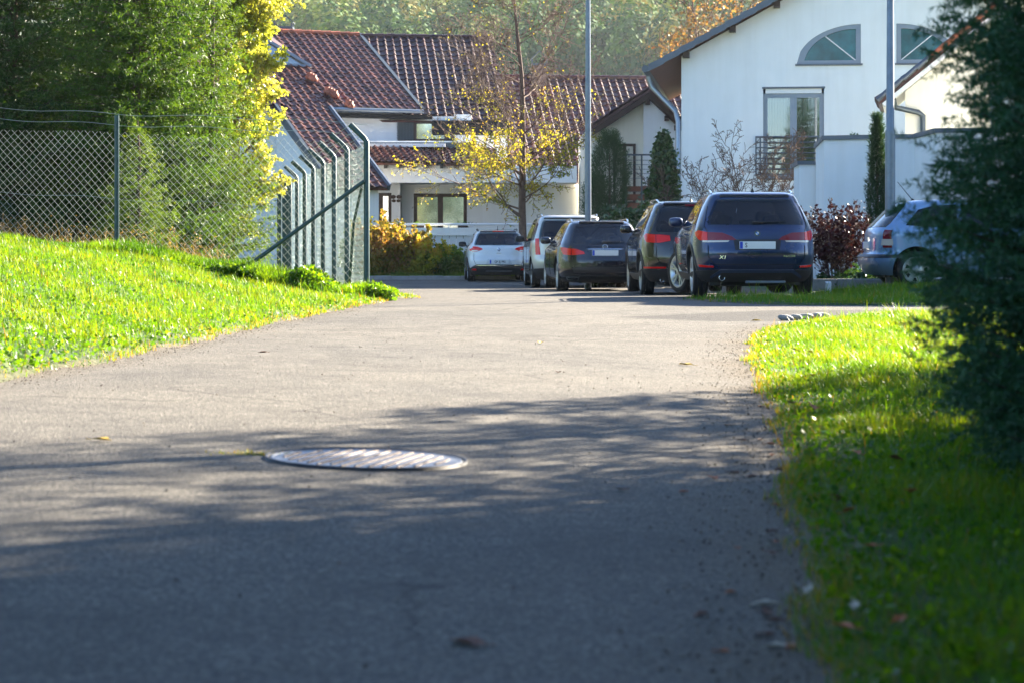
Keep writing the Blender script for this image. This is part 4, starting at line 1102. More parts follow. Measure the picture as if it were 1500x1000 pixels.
def car(name, label, x, y, rz, spec, paintm, z=None):
    "spec: dict of tables and details; origin at the middle of the rear end on the ground"
    root = empty(name, (x, y, H(x, y+1.5) if z is None else z), rz, label, 'car', 'cars parked along the road')
    s = spec; sh = Shell(s['z'], s['rear'], s['front'], s['hw'], s.get('ax', 3.2), s.get('by', 8.0)); sh.zr = s['zr']; roof_fns(sh)
    Hh = s['z'][-1]; z0 = s['z'][0]
    zl = sorted(set(round(float(q), 5) for q in [z0] + list(np.linspace(z0, s['belt'], 20)) + list(np.linspace(s['belt'], Hh-0.09, 18)) + list(np.linspace(Hh-0.09, Hh, 14))))
    r = s['r']; yr, yf = s['axles']
    cabin = [(z_+(0.015 if i_ == 0 else (-0.015 if i_ == len(s['rwin'])-1 else 0)), hx-0.035) for i_, (z_, hx) in enumerate(s['rwin'])] if s.get('see', True) else None
    sh.body('body', paintm, root, zlist=zl, wheels=[(yr, r+0.02, r+0.055), (yf, r+0.02, r+0.055)], cabin=cabin)
    if cabin:
        ys1, ys2 = yr+0.45, yr+1.45; zb = s['rwin'][0][0]
        for (hx_, hy_, top_) in ((-0.36, ys1, 0.17), (0.36, ys1, 0.17), (0.0, ys1, 0.10), (-0.37, ys2, 0.24), (0.37, ys2, 0.24)):
            mb = MB(); P = []
            for i_ in range(9):
                t_ = -PI/2+PI*i_/8; k_ = abs(math.cos(t_))**0.4
                P.append([(hx_+0.13*k_*math.copysign(abs(math.cos(f_))**0.5, math.cos(f_)), hy_+0.05*k_*math.sin(f_), zb+top_*(0.5+0.5*math.sin(t_))) for f_ in [2*PI*j_/14 for j_ in range(15)]])
            mb.grid(P, True); mb.build('headrest', M['rubber'], root)
        for sd in (-1, 1):
            zf = [(z_, min(hx, s['rwin'][1][1])) for z_, hx in s['rwin']]
            dm = lambda z_: float(sh.outline(z_)[0][-1])
            sh.patch([(sd*(dm(z_)-hx-0.02), z_) for z_, hx in zf], [(sd*dm(z_)*0.99999, z_) for z_, hx in zf], M['clear_glass'], 'windscreen', root, off=0.003, na=5, nb=8)
    tw = s.get('tw', 0.22); xw = s['hw'][2] - tw/2 - 0.025
    for yy in (yr, yf):
        for sd in (-1, 1):
            wheel(root, sd*xw, yy, r, tw, sd, s.get('rim', 'star'), s.get('rimr', 0.68), turn=s.get('turn', 0.0) if yy == yf else 0.0, rimmat=s.get('rimmat'), nsp=s.get('nsp', 5))
    # axle and underbody seen below the bumper
    mb = MB(); mb.box(-xw+tw/2, xw-tw/2, 0.35, s['L']-0.4, 0.19, 0.30); mb.tube([(-xw, yr, r), (xw, yr, r)], 0.04, 8); mb.tube([(-0.5,0.35,0.26),(0.35,0.35,0.26)], 0.085, 10)
    mb.build('underbody', M['black'], root)
    # rear window
    w = s['rwin']   # list of (z, halfwidth)
    A = [(-sh.a_of_x(hx, z), z) for z, hx in w]; B = [(sh.a_of_x(hx, z), z) for z, hx in w]
    sh.patch(A, B, M['see_glass'] if cabin else M['car_glass'], 'rear_window', root, off=0.004, na=8, nb=18)
    # side windows: list of quads ((y0,z),(y1,z) bottom ; (y0,z),(y1,z) top)
    for sd in (-1, 1):
        for q in s['swin']:
            bot = [(sh.a_of_y(yy, zz, sd), zz) for yy, zz in q[0]]; topc = [(sh.a_of_y(yy, zz, sd), zz) for yy, zz in q[1]]
            sh.patch(bot, topc, M['car_glass'], 'side_window', root, off=0.003, na=8, nb=8)
        # belt moulding
        if s.get('beltline'):
            pts = [sh.pt(sh.a_of_y(yy, zz, sd), zz) + sh.nrm(sh.a_of_y(yy, zz, sd), zz)*0.004 for yy, zz in s['beltline']]
            mb = MB(); mb.tube(pts, 0.009, 6); mb.build('window_trim', s.get('trim_m', M['chrome']), root)
        mirror(root, sh, s['mir'][0], s['mir'][1], sd, s.get('mirm', paintm))
        for yy, zz in s.get('handles', []):
            a = sh.a_of_y(yy, zz, sd); p = sh.pt(a, zz); n_ = sh.nrm(a, zz)
            mb = MB(); mb.tube([p+Vector((0,-0.09,0))-n_*0.01, p+Vector((0,-0.07,0))+n_*0.03, p+Vector((0,0.07,0))+n_*0.03, p+Vector((0,0.09,0))-n_*0.01], 0.013, 6); mb.build('door_handle', paintm, root)
        # door seams as thin dark lines
        for yy in s.get('seams', []):
            pts = [sh.pt(sh.a_of_y(yy+0.0*zz, zz, sd), zz) + sh.nrm(sh.a_of_y(yy, zz, sd), zz)*0.0005 for zz in np.linspace(s['sill']+0.06, s['belt'], 9)]
            mb = MB(); mb.tube(pts, 0.004, 4); mb.build('door_seam', M['black_gap'], root)
    # lower cladding all round
    if s.get('clad'):
        zc = s['clad']; cb = MB()
        for sd in (-1, 1):
            for (ya, yb_) in ((yr+r+0.10, yf-r-0.10),):
                A = [(sh.a_of_y(yy, z0+0.01, sd), z0+0.01) for yy in np.linspace(ya, yb_, 6)]; B = [(sh.a_of_y(yy, zc, sd), zc) for yy in np.linspace(ya, yb_, 6)]
                sh.patch(A, B, M['cladding'], 'sill_cladding', root, off=0.008, na=4, nb=4)
            for wy in (yr, yf):
                mb = MB(); P = []
                for i in range(19):
                    t = -0.25 + (PI+0.5)*i/18; row = []
                    for rad in (r+0.05, r+0.115):
                        yy = wy + rad*math.cos(t); zz = max(z0+0.01, r+0.02 + rad*math.sin(t)); a = sh.a_of_y(yy, zz, sd)
                        row.append(sh.pt(a, zz) + sh.nrm(a, zz)*0.009)
                    row.append(row[1] - Vector((sd*0.03, 0, 0))); row.insert(0, row[0] - Vector((sd*0.05, 0, 0)))
                    P.append(row)
                mb.grid(P, True); mb.build('arch_trim', M['cladding'], root)
    for d in s['details']: d(root, sh)
    if s.get('rails'): rails(root, sh, *s['rails'], s.get('railm', M['chrome']))
    return root, sh
M['cladding'] = mat('grey_black_cladding', (0.022,0.022,0.024), 0.55, var=0.1, vscale=30)

# helper detail makers -------------------------------------------------
def d_patch(A, B, m, name, off=0.006, na=8, nb=6, mirror_=False, byx=True):
    "curves as (x, z) on the rear; beyond the corner give ('y', y, z)"
    def f(root, sh):
        for sd in ((1, -1) if mirror_ else (1,)):
            def cv(L_):
                out = []
                for q in L_:
                    if q[0] == 'y': out.append((sh.a_of_y(q[1], q[2], sd), q[2]))
                    else: 
                        a = sh.a_of_x(abs(q[0]), q[1]) * (1 if q[0] >= 0 else -1); out.append((sd*a, q[1]))
                return out
            sh.patch(cv(A), cv(B), m, name, root, off=off, na=na, nb=nb)
    return f
def d_plate(z, txt, **k): return lambda root, sh: plate(root, sh, z, txt, **k)
def d_tube(pts, rad, m, name, n=10, ends=True):
    def f(root, sh):
        mb = MB(); mb.tube(pts, rad, n); mb.build(name, m, root)
    return f
def d_exhaust(x, z, r, m=None, dual=False):
    def f(root, sh):
        y = sh.pt(sh.a_of_x(abs(x), z)*(1 if x > 0 else -1), z).y
        mb = MB(); mb.lathe([(0.22, r*0.8), (-0.03, r*0.8), (-0.035, r), (0.2, r)], 20, 'y', (x, y, z)); o = mb.build('exhaust_pipe', m or M['chrome'], root)
        mb = MB(); mb.lathe([(0.0, 0.0), (0.0, r*0.8)], 20, 'y', (x, y, z), smooth=False); mb.build('bore', M['black_gap'], o)
    return f
def d_wiper(x0, x1, z0, z1):
    def f(root, sh):
        pts = []
        for i in range(7):
            t = i/6; x = x0+(x1-x0)*t; z = z0+(z1-z0)*t; a = sh.a_of_x(abs(x), z)*(1 if x >= 0 else -1); pts.append(sh.pt(a, z)+sh.nrm(a, z)*0.022)
        mb = MB(); mb.tube(pts, [0.022,0.016,0.011,0.009,0.008,0.007,0.005], 6); mb.build('rear_wiper', M['black'], root)
    return f
def d_antenna(y, kind='fin'):
    def f(root, sh):
        z = sh.roof_at(0, y); mb = MB()
        if kind == 'fin': mb.add([(-0.03,y-0.10,z-0.01),(0.03,y-0.10,z-0.01),(0,y+0.10,z-0.01),(0,y-0.08,z+0.065),(0,y-0.02,z+0.045)], [(0,1,3),(1,2,4,3),(2,0,3,4)])
        else: mb.tube([(0,y,z-0.01),(0,y+0.02,z+0.02)], [0.03,0.02], 8); mb.tube([(0,y+0.01,z),(0,y-kind,z+0.30 if kind > 0.1 else z+0.12)], [0.008,0.005], 6)
        mb.build('roof_antenna', M['black'], root)
    return f
def d_roundel(x, z, r, rings, name='badge', tilt=0.0):
    "disc badge: rings list of (radius, material, depth)"
    def f(root, sh):
        p = sh.pt(0.0001, z); n = sh.nrm(0.0001, z); y0 = p.y; base = None
        e = None
        for i, (rr, m, dep) in enumerate(rings):
            mb = MB(); mb.lathe([(0.02, rr), (-dep, rr), (-dep, 0.0)], 28, 'y', (x, y0, z), smooth=False)
            o = mb.build(name if i == 0 else 'badge_ring', m, root if i == 0 else e); e = e or o
        f.e = e; f.y = y0
        return e
    return f
M['white_enamel'] = mat('white_enamel', (0.8,0.8,0.8), 0.3); M['blue_enamel'] = mat('blue_enamel', (0.02,0.16,0.55), 0.3)
M['rear_stripe'] = mat('dark_bumper', (0.015,0.016,0.02), 0.4)

def quarter_badge(z, r):
    def f(root, sh):
        e = d_roundel(0, z, r, [(r, M['chrome'], 0.012), (r*0.93, M['ink'], 0.0135), (r*0.62, M['white_enamel'], 0.015)])(root, sh)
        y = sh.pt(0.0001, z).y - 0.0162
        mb = MB()
        for t0 in (PI/2, -PI/2):     # the two blue quarters
            pts = [(0, y, z)] + [(r*0.6*math.cos(t0+PI/2*i/6), y, z+r*0.6*math.sin(t0+PI/2*i/6)) for i in range(7)]
            mb.add(pts, [tuple(range(8))])
        mb.build('badge_quarters', M['blue_enamel'], e)
    return f
def star_badge(z, r):
    def f(root, sh):
        y = sh.pt(0.0001, z).y - 0.01; mb = MB()
        P = []
        for i in range(28):
            t = 2*PI*i/28; P.append([(  (r+0.008*math.cos(q))*math.cos(t), y+0.008*math.sin(q), z+(r+0.008*math.cos(q))*math.sin(t)) for q in (0, PI/2, PI, 3*PI/2, 2*PI)])
        mb.grid(P, True, close_u=True)
        for k_ in range(3):
            t = PI/2 + 2*PI*k_/3; tip = Vector((r*math.cos(t), y, z+r*math.sin(t)))
            a = Vector((r*0.16*math.cos(t+PI/3), y, z+r*0.16*math.sin(t+PI/3))); b_ = Vector((r*0.16*math.cos(t-PI/3), y, z+r*0.16*math.sin(t-PI/3))); c = Vector((0, y-0.012, z))
            mb.add([tip, a, b_, c], [(0,1,3),(0,3,2)])
        mb.build('badge', M['chrome'], root)
    return f
def diamond_badge(z, w, h):
    def f(root, sh):
        y = sh.pt(0.0001, z).y; mb = MB()
        o_ = [(0, h), (w, 0), (0, -h), (-w, 0)]; i_ = [(0, h*0.5), (w*0.42, 0), (0, -h*0.5), (-w*0.42, 0)]
        vs = [(a, y-0.008, z+b) for a, b in o_] + [(a, y-0.02, z+b) for a, b in i_] + [(a, y+0.02, z+b) for a, b in o_] + [(a, y-0.004, z+b) for a, b in i_]
        fs = []
        for k_ in range(4):
            k2 = (k_+1) % 4; fs += [(k_, k2, 4+k2, 4+k_), (8+k_, 8+k2, k2, k_), (4+k_, 4+k2, 12+k2, 12+k_)]
        mb.add(vs, fs); mb.build('badge', M['chrome'], root)
    return f
def d_text(body, size, x, z, sx=1.0, m=None, shear=0.0):
    def f(root, sh):
        a = sh.a_of_x(abs(x), z)*(1 if x >= 0 else -1); p = sh.pt(a, z)+sh.nrm(a, z)*0.003; n = sh.nrm(a, z)
        text_mesh('model_lettering', body, size, m or M['chrome'], root, p, (R(90), 0, math.atan2(n.x, -n.y)), sx=sx, shear=shear)
    return f
def d_seam(pts):
    "tailgate gap: polyline of (x, z), mirrored"
    def f(root, sh):
        for sd in (-1, 1):
            L_ = []
            for (xa, za), (xb, zb) in zip(pts[:-1], pts[1:]):
                for i in range(6):
                    t = i/6; x = xa+(xb-xa)*t; z = za+(zb-za)*t; a = sd*sh.a_of_x(abs(x), z); L_.append(sh.pt(a, z)+sh.nrm(a, z)*0.002)
            mb = MB(); mb.tube(L_, 0.0055, 4); mb.build('tailgate_seam', M['black_gap'], root)
    return f
def d_box(x0,x1,y0,y1,z0,z1,m,name,bev=0.01):
    def f(root, sh):
        mb = MB(); mb.box(x0,x1,y0,y1,z0,z1); mb.build(name, m, root, bevel=bev)
    return f

# ---- dark blue compact SUV (nearest of the row)
blue = paint('dark_blue_paint', (0.005, 0.024, 0.088), 0.5)
suv_blue = dict(L=4.44, belt=1.02, sill=0.30, zr=1.46, r=0.345, axles=(0.86, 3.53), tw=0.225, rim='twin', rimr=0.72, turn=R(24), clad=0.36,
  z=    [0.24, 0.34, 0.50, 0.66, 0.80, 0.92, 1.00, 1.06, 1.16, 1.30, 1.42, 1.50, 1.545, 1.57, 1.585],
  rear= [0.20, 0.10, 0.02, 0.00, 0.035,0.06, 0.085,0.12, 0.19, 0.30, 0.38, 0.40, 0.50, 0.95, 1.60],
  front=[4.30, 4.40, 4.44, 4.42, 4.36, 4.20, 3.80, 3.30, 3.02, 2.80, 2.60, 2.42, 2.30, 2.10, 1.90],
  hw=   [0.80, 0.875,0.905,0.915,0.912,0.90, 0.88, 0.855,0.815,0.752,0.690,0.640,0.575,0.46, 0.22],
  rwin=[(1.065, 0.69), (1.11, 0.695), (1.25, 0.645), (1.42, 0.565), (1.455, 0.535)],
  swin=[([(0.62,1.09),(1.02,1.07),(1.30,1.065)], [(0.78,1.30),(1.02,1.42),(1.30,1.455)]),
        ([(1.36,1.065),(1.8,1.06),(2.22,1.055)], [(1.36,1.457),(1.8,1.465),(2.16,1.455)]),
        ([(2.28,1.055),(2.7,1.05),(3.15,1.045)], [(2.24,1.453),(2.5,1.42),(2.95,1.17)])],
  beltline=[(0.62,1.075),(1.3,1.05),(2.2,1.04),(3.15,1.03)], trim_m=M['black'],
  mir=(2.85,1.10), handles=[(1.42,0.93),(2.42,0.91)], seams=[1.33, 2.26, 3.25], rails=(0.75,2.55),
  details=[
    d_patch([(0.30,0.85),(0.50,0.845),(0.70,0.845)],[(0.36,0.90),(0.50,0.955),(0.70,0.965)], M['red_dark'], 'tail_light', mirror_=True),
    d_patch([(0.705,0.845),(0.80,0.845),('y',0.36,0.86),('y',0.50,0.93)],[(0.705,0.965),(0.80,0.985),('y',0.38,0.995),('y',0.52,0.965)], M['red_lens'], 'tail_light', mirror_=True, na=10),
    d_patch([(0.42,0.822),(0.70,0.815)],[(0.40,0.842),(0.70,0.842)], M['clear_lens'], 'light_strip', off=0.009, mirror_=True),
    d_patch([(0.705,0.815),('y',0.26,0.82)],[(0.705,0.842),('y',0.26,0.845)], M['clear_lens'], 'light_strip', off=0.009, mirror_=True),
    d_patch([(-0.32,0.705),(0.32,0.705)],[(-0.345,0.86),(0.345,0.86)], M['rear_stripe'], 'plate_recess', off=0.002),
    d_plate(0.775, ('S', -0.165, 0.8)),
    d_patch([(-0.56,0.63),(0.56,0.63)],[(-0.585,0.665),(0.585,0.665)], M['blue_dark'] if 'blue_dark' in M else paint('deep_blue_paint', (0.004,0.012,0.045), 0.5), 'tailgate_edge', off=0.008),  # strip in a deeper blue than the body paint
    d_patch([(-0.86,0.255),(-0.5,0.25),(0.5,0.25),(0.86,0.255)],[(-0.86,0.40),(-0.60,0.42),(0.60,0.42),(0.86,0.40)], M['cladding'], 'rear_apron', off=0.012, na=10),
    d_patch([(-0.64,0.30),(-0.5,0.385),(0.5,0.385),(0.64,0.30)],[(-0.66,0.325),(-0.53,0.425),(0.53,0.425),(0.66,0.325)], M['blue_trim'] if 'blue_trim' in M else paint('bumper_blue_paint', (0.02,0.06,0.16), 0.6, 0.35), 'skid_trim', off=0.02, na=10),
    d_patch([(0.62,0.455),(0.80,0.46)],[(0.62,0.475),(0.82,0.495)], M['red_lens'], 'reflector', off=0.012, mirror_=True),
    d_exhaust(-0.50, 0.305, 0.045), d_wiper(-0.06, 0.42, 1.09, 1.11), d_antenna(0.75),
    d_seam([(0.0,0.50),(0.62,0.50),(0.70,0.62),(0.70,0.80)]), d_seam([(0.70,0.97),(0.745,1.05),(0.66,1.40)]),
    quarter_badge(0.945, 0.042), d_text('X1', 0.072, -0.50, 0.60, 1.2, shear=0.2), d_text('xDrive', 0.06, 0.46, 0.625, 1.1),
    d_patch([(-0.50,1.475),(0.50,1.475)],[(-0.48,1.50),(0.48,1.50)], M['black'], 'spoiler_edge', off=0.03),
    d_box(-0.16,0.42,0.13,0.2,0.225,0.262,M['galv'],'silencer'),
  ])
# ---- black compact SUV
blk = paint('brown_black_paint', (0.012, 0.010, 0.010), 0.25, 0.2)
suv_black = dict(L=4.43, belt=1.08, sill=0.30, zr=1.54, r=0.345, axles=(0.84, 3.45), tw=0.225, rim='twin', rimr=0.70, clad=0.37,
  z=    [0.24, 0.34, 0.50, 0.66, 0.80, 0.92, 1.00, 1.08, 1.18, 1.32, 1.45, 1.56, 1.62, 1.65, 1.665],
  rear= [0.22, 0.10, 0.02, 0.00, 0.02, 0.05, 0.085,0.13, 0.20, 0.30, 0.38, 0.42, 0.55, 0.95, 1.60],
  front=[4.30, 4.38, 4.43, 4.42, 4.36, 4.22, 3.90, 3.40, 3.10, 2.86, 2.64, 2.42, 2.26, 2.10, 1.90],
  hw=   [0.79, 0.865,0.90, 0.905,0.903,0.895,0.88, 0.855,0.82, 0.757,0.695,0.640,0.565,0.44, 0.22],
  rwin=[(1.085, 0.66), (1.14, 0.69), (1.30, 0.635), (1.50, 0.555), (1.54, 0.51)],
  swin=[([(0.60,1.16),(0.90,1.14),(1.20,1.12)], [(0.72,1.40),(0.90,1.49),(1.20,1.525)]),
        ([(1.26,1.12),(1.7,1.11),(2.12,1.10)], [(1.26,1.527),(1.7,1.535),(2.08,1.525)]),
        ([(2.18,1.10),(2.6,1.09),(3.12,1.085)], [(2.14,1.523),(2.5,1.47),(2.95,1.20)])],
  beltline=[(0.60,1.13),(1.2,1.10),(2.1,1.085),(3.1,1.07)], trim_m=M['chrome'],
  mir=(2.82,1.13), handles=[(1.40,0.97),(2.35,0.95)], seams=[1.24, 2.16, 3.2], rails=(0.62,2.5),
  details=[
    d_patch([(0.42,0.95),(0.60,0.915),(0.655,0.915)],[(0.43,1.04),(0.60,1.055),(0.655,1.055)], M['red_lens'], 'tail_light', mirror_=True),
    d_patch([(0.665,0.915),(0.80,0.925),('y',0.42,0.96)],[(0.665,1.055),(0.80,1.075),('y',0.52,1.045)], M['red_lens'], 'tail_light', mirror_=True, na=10),
    d_patch([(-0.30,0.79),(0.30,0.79)],[(-0.33,0.93),(0.33,0.93)], M['rear_stripe'], 'plate_recess', off=0.002),
    d_plate(0.86, None),
    d_patch([(-0.86,0.255),(-0.5,0.25),(0.5,0.25),(0.86,0.255)],[(-0.87,0.46),(-0.60,0.475),(0.60,0.475),(0.87,0.46)], M['cladding'], 'rear_apron', off=0.012, na=10),
    d_patch([(0.50,0.48),(0.84,0.475)],[(0.50,0.505),(0.84,0.505)], M['red_lens'], 'reflector', off=0.014, mirror_=True),
    d_seam([(0.0,0.56),(0.60,0.56),(0.66,0.68),(0.66,0.90)]), d_exhaust(-0.55, 0.27, 0.035), d_wiper(-0.05, 0.4, 1.11, 1.12), d_antenna(0.75, 0.01),
    d_roundel(0, 1.01, 0.05, [(0.05, M['chrome'], 0.012), (0.043, M['ink'], 0.0135)]), d_patch([(-0.5,1.565),(0.5,1.565)],[(-0.48,1.59),(0.48,1.59)], M['black'], 'spoiler_edge', off=0.03),
    d_patch([(-0.14,1.545),(0.14,1.545)],[(-0.14,1.56),(0.14,1.56)], M['red_dark'], 'brake_light', off=0.03),
  ])
# ---- blue black estate
est = paint('blue_black_paint', (0.006, 0.010, 0.022), 0.4, 0.2)
estate = dict(L=4.70, belt=0.90, sill=0.26, zr=1.34, r=0.32, axles=(1.02, 3.86), tw=0.23, rim='twin', rimr=0.72, ax=3.0,
  z=    [0.20, 0.30, 0.45, 0.60, 0.72, 0.84, 0.91, 0.97, 1.06, 1.18, 1.28, 1.36, 1.41, 1.435, 1.45],
  rear= [0.16, 0.06, 0.00, 0.00, 0.03, 0.06, 0.10, 0.17, 0.30, 0.46, 0.58, 0.66, 0.80, 1.20, 1.80],
  front=[4.56, 4.66, 4.70, 4.68, 4.60, 4.30, 3.70, 3.36, 3.14, 2.92, 2.74, 2.58, 2.44, 2.25, 2.0],
  hw=   [0.80, 0.87, 0.90, 0.905,0.902,0.89, 0.872,0.845,0.80, 0.735,0.680,0.625,0.545,0.43, 0.22],
  rwin=[(0.945, 0.66), (1.00, 0.665), (1.14, 0.615), (1.30, 0.545), (1.335, 0.50)],
  swin=[([(0.72,1.02),(1.1,0.985),(1.46,0.97)], [(0.95,1.20),(1.15,1.28),(1.46,1.32)]),
        ([(1.52,0.97),(1.9,0.965),(2.36,0.955)], [(1.52,1.323),(1.9,1.335),(2.34,1.33)]),
        ([(2.42,0.955),(2.9,0.945),(3.36,0.94)], [(2.40,1.328),(2.7,1.30),(3.15,1.07)])],
  beltline=[(0.72,0.995),(1.4,0.955),(2.3,0.94),(3.3,0.925)],
  mir=(3.0,0.99), handles=[(1.62,0.84),(2.55,0.82)], seams=[1.49, 2.39, 3.5], rails=(0.95,2.7),
  details=[
    d_patch([(0.40,0.755),(0.55,0.735),(0.655,0.73)],[(0.42,0.80),(0.55,0.85),(0.655,0.86)], M['red_lens'], 'tail_light', mirror_=True),
    d_patch([(0.665,0.73),(0.80,0.74),('y',0.40,0.78)],[(0.665,0.86),(0.80,0.885),('y',0.52,0.875)], M['red_lens'], 'tail_light', mirror_=True, na=10),
    d_plate(0.775, None), d_patch([(-0.34,0.84),(0.34,0.84)],[(-0.34,0.855),(0.34,0.855)], M['chrome'], 'chrome_strip', off=0.012),
    d_patch([(-0.62,0.38),(0.62,0.38)],[(-0.66,0.50),(0.66,0.50)], M['rear_stripe'], 'bumper_insert', off=0.005),
    d_patch([(-0.80,0.205),(-0.5,0.2),(0.5,0.2),(0.80,0.205)],[(-0.80,0.30),(-0.5,0.32),(0.5,0.32),(0.80,0.30)], M['black'], 'diffuser', off=0.012, na=10),
    d_patch([(-0.72,0.255),(-0.52,0.245)],[(-0.74,0.30),(-0.50,0.31)], M['chrome'], 'tailpipe_trim', off=0.02), d_patch([(-0.70,0.268),(-0.535,0.26)],[(-0.715,0.29),(-0.525,0.298)], M['black_gap'], 'tailpipe_mouth', off=0.024),
    d_patch([(0.72,0.255),(0.52,0.245)],[(0.74,0.30),(0.50,0.31)], M['chrome'], 'tailpipe_trim', off=0.02),
    d_seam([(0.0,0.52),(0.60,0.52),(0.66,0.60),(0.66,0.72)]), d_wiper(-0.05, 0.4, 0.975, 0.985), star_badge(0.895, 0.045), d_antenna(1.2),
    d_patch([(-0.45,1.365),(0.45,1.365)],[(-0.43,1.385),(0.43,1.385)], M['black'], 'spoiler_edge', off=0.03),
  ])
# ---- silver people carrier
silver = paint('silver_paint', (0.55, 0.54, 0.50), 0.55, 0.32)
van = dict(L=4.55, belt=1.0, sill=0.28, zr=1.56, r=0.325, axles=(0.80, 3.50), tw=0.205, rim='twin', rimr=0.66, ax=3.4, nsp=6,
  z=    [0.22, 0.32, 0.48, 0.62, 0.78, 0.92, 1.02, 1.10, 1.22, 1.36, 1.50, 1.59, 1.65, 1.675, 1.69],
  rear= [0.16, 0.06, 0.01, 0.00, 0.05, 0.07, 0.085,0.11, 0.16, 0.23, 0.30, 0.35, 0.46, 0.90, 1.60],
  front=[4.42, 4.50, 4.55, 4.53, 4.46, 4.30, 4.00, 3.75, 3.50, 3.22, 2.95, 2.75, 2.55, 2.35, 2.1],
  hw=   [0.80, 0.87, 0.90, 0.905,0.902,0.895,0.885,0.865,0.835,0.79, 0.74, 0.69, 0.61, 0.48, 0.24],
  rwin=[(1.06, 0.70), (1.12, 0.73), (1.30, 0.70), (1.49, 0.645), (1.54, 0.60)],
  swin=[([(0.50,1.09),(0.85,1.08),(1.20,1.07)], [(0.56,1.46),(0.85,1.53),(1.20,1.55)]),
        ([(1.26,1.07),(1.7,1.06),(2.16,1.05)], [(1.26,1.553),(1.7,1.56),(2.14,1.555)]),
        ([(2.22,1.05),(2.7,1.04),(3.30,1.03)], [(2.20,1.553),(2.6,1.51),(3.08,1.22)])],
  mir=(2.95,1.09), handles=[(1.42,0.92),(2.36,0.90)], seams=[1.23, 2.18, 3.4], rails=(0.62,2.6), mirm=M['black'],
  details=[
    d_patch([(0.70,0.76),(0.80,0.76),('y',0.24,0.77)],[(0.73,1.13),(0.80,1.13),('y',0.30,1.12)], M['red_lens'], 'tail_light', mirror_=True, nb=10),
    d_patch([(0.705,0.94),('y',0.235,0.94)],[(0.708,1.00),('y',0.24,1.00)], M['clear_lens'], 'indicator_lens', off=0.010, mirror_=True),
    d_plate(0.80, None), d_roundel(0, 1.0, 0.055, [(0.055, M['chrome'], 0.012), (0.047, M['ink'], 0.0135)]),
    d_patch([(-0.86,0.225),(-0.5,0.22),(0.5,0.22),(0.86,0.225)],[(-0.87,0.44),(-0.60,0.46),(0.60,0.46),(0.87,0.44)], M['cladding'], 'rear_apron', off=0.012, na=10),
    d_wiper(-0.05, 0.4, 1.10, 1.11), d_patch([(-0.6,1.57),(0.6,1.57)],[(-0.58,1.59),(0.58,1.59)], M['black'], 'spoiler_edge', off=0.02),
  ])
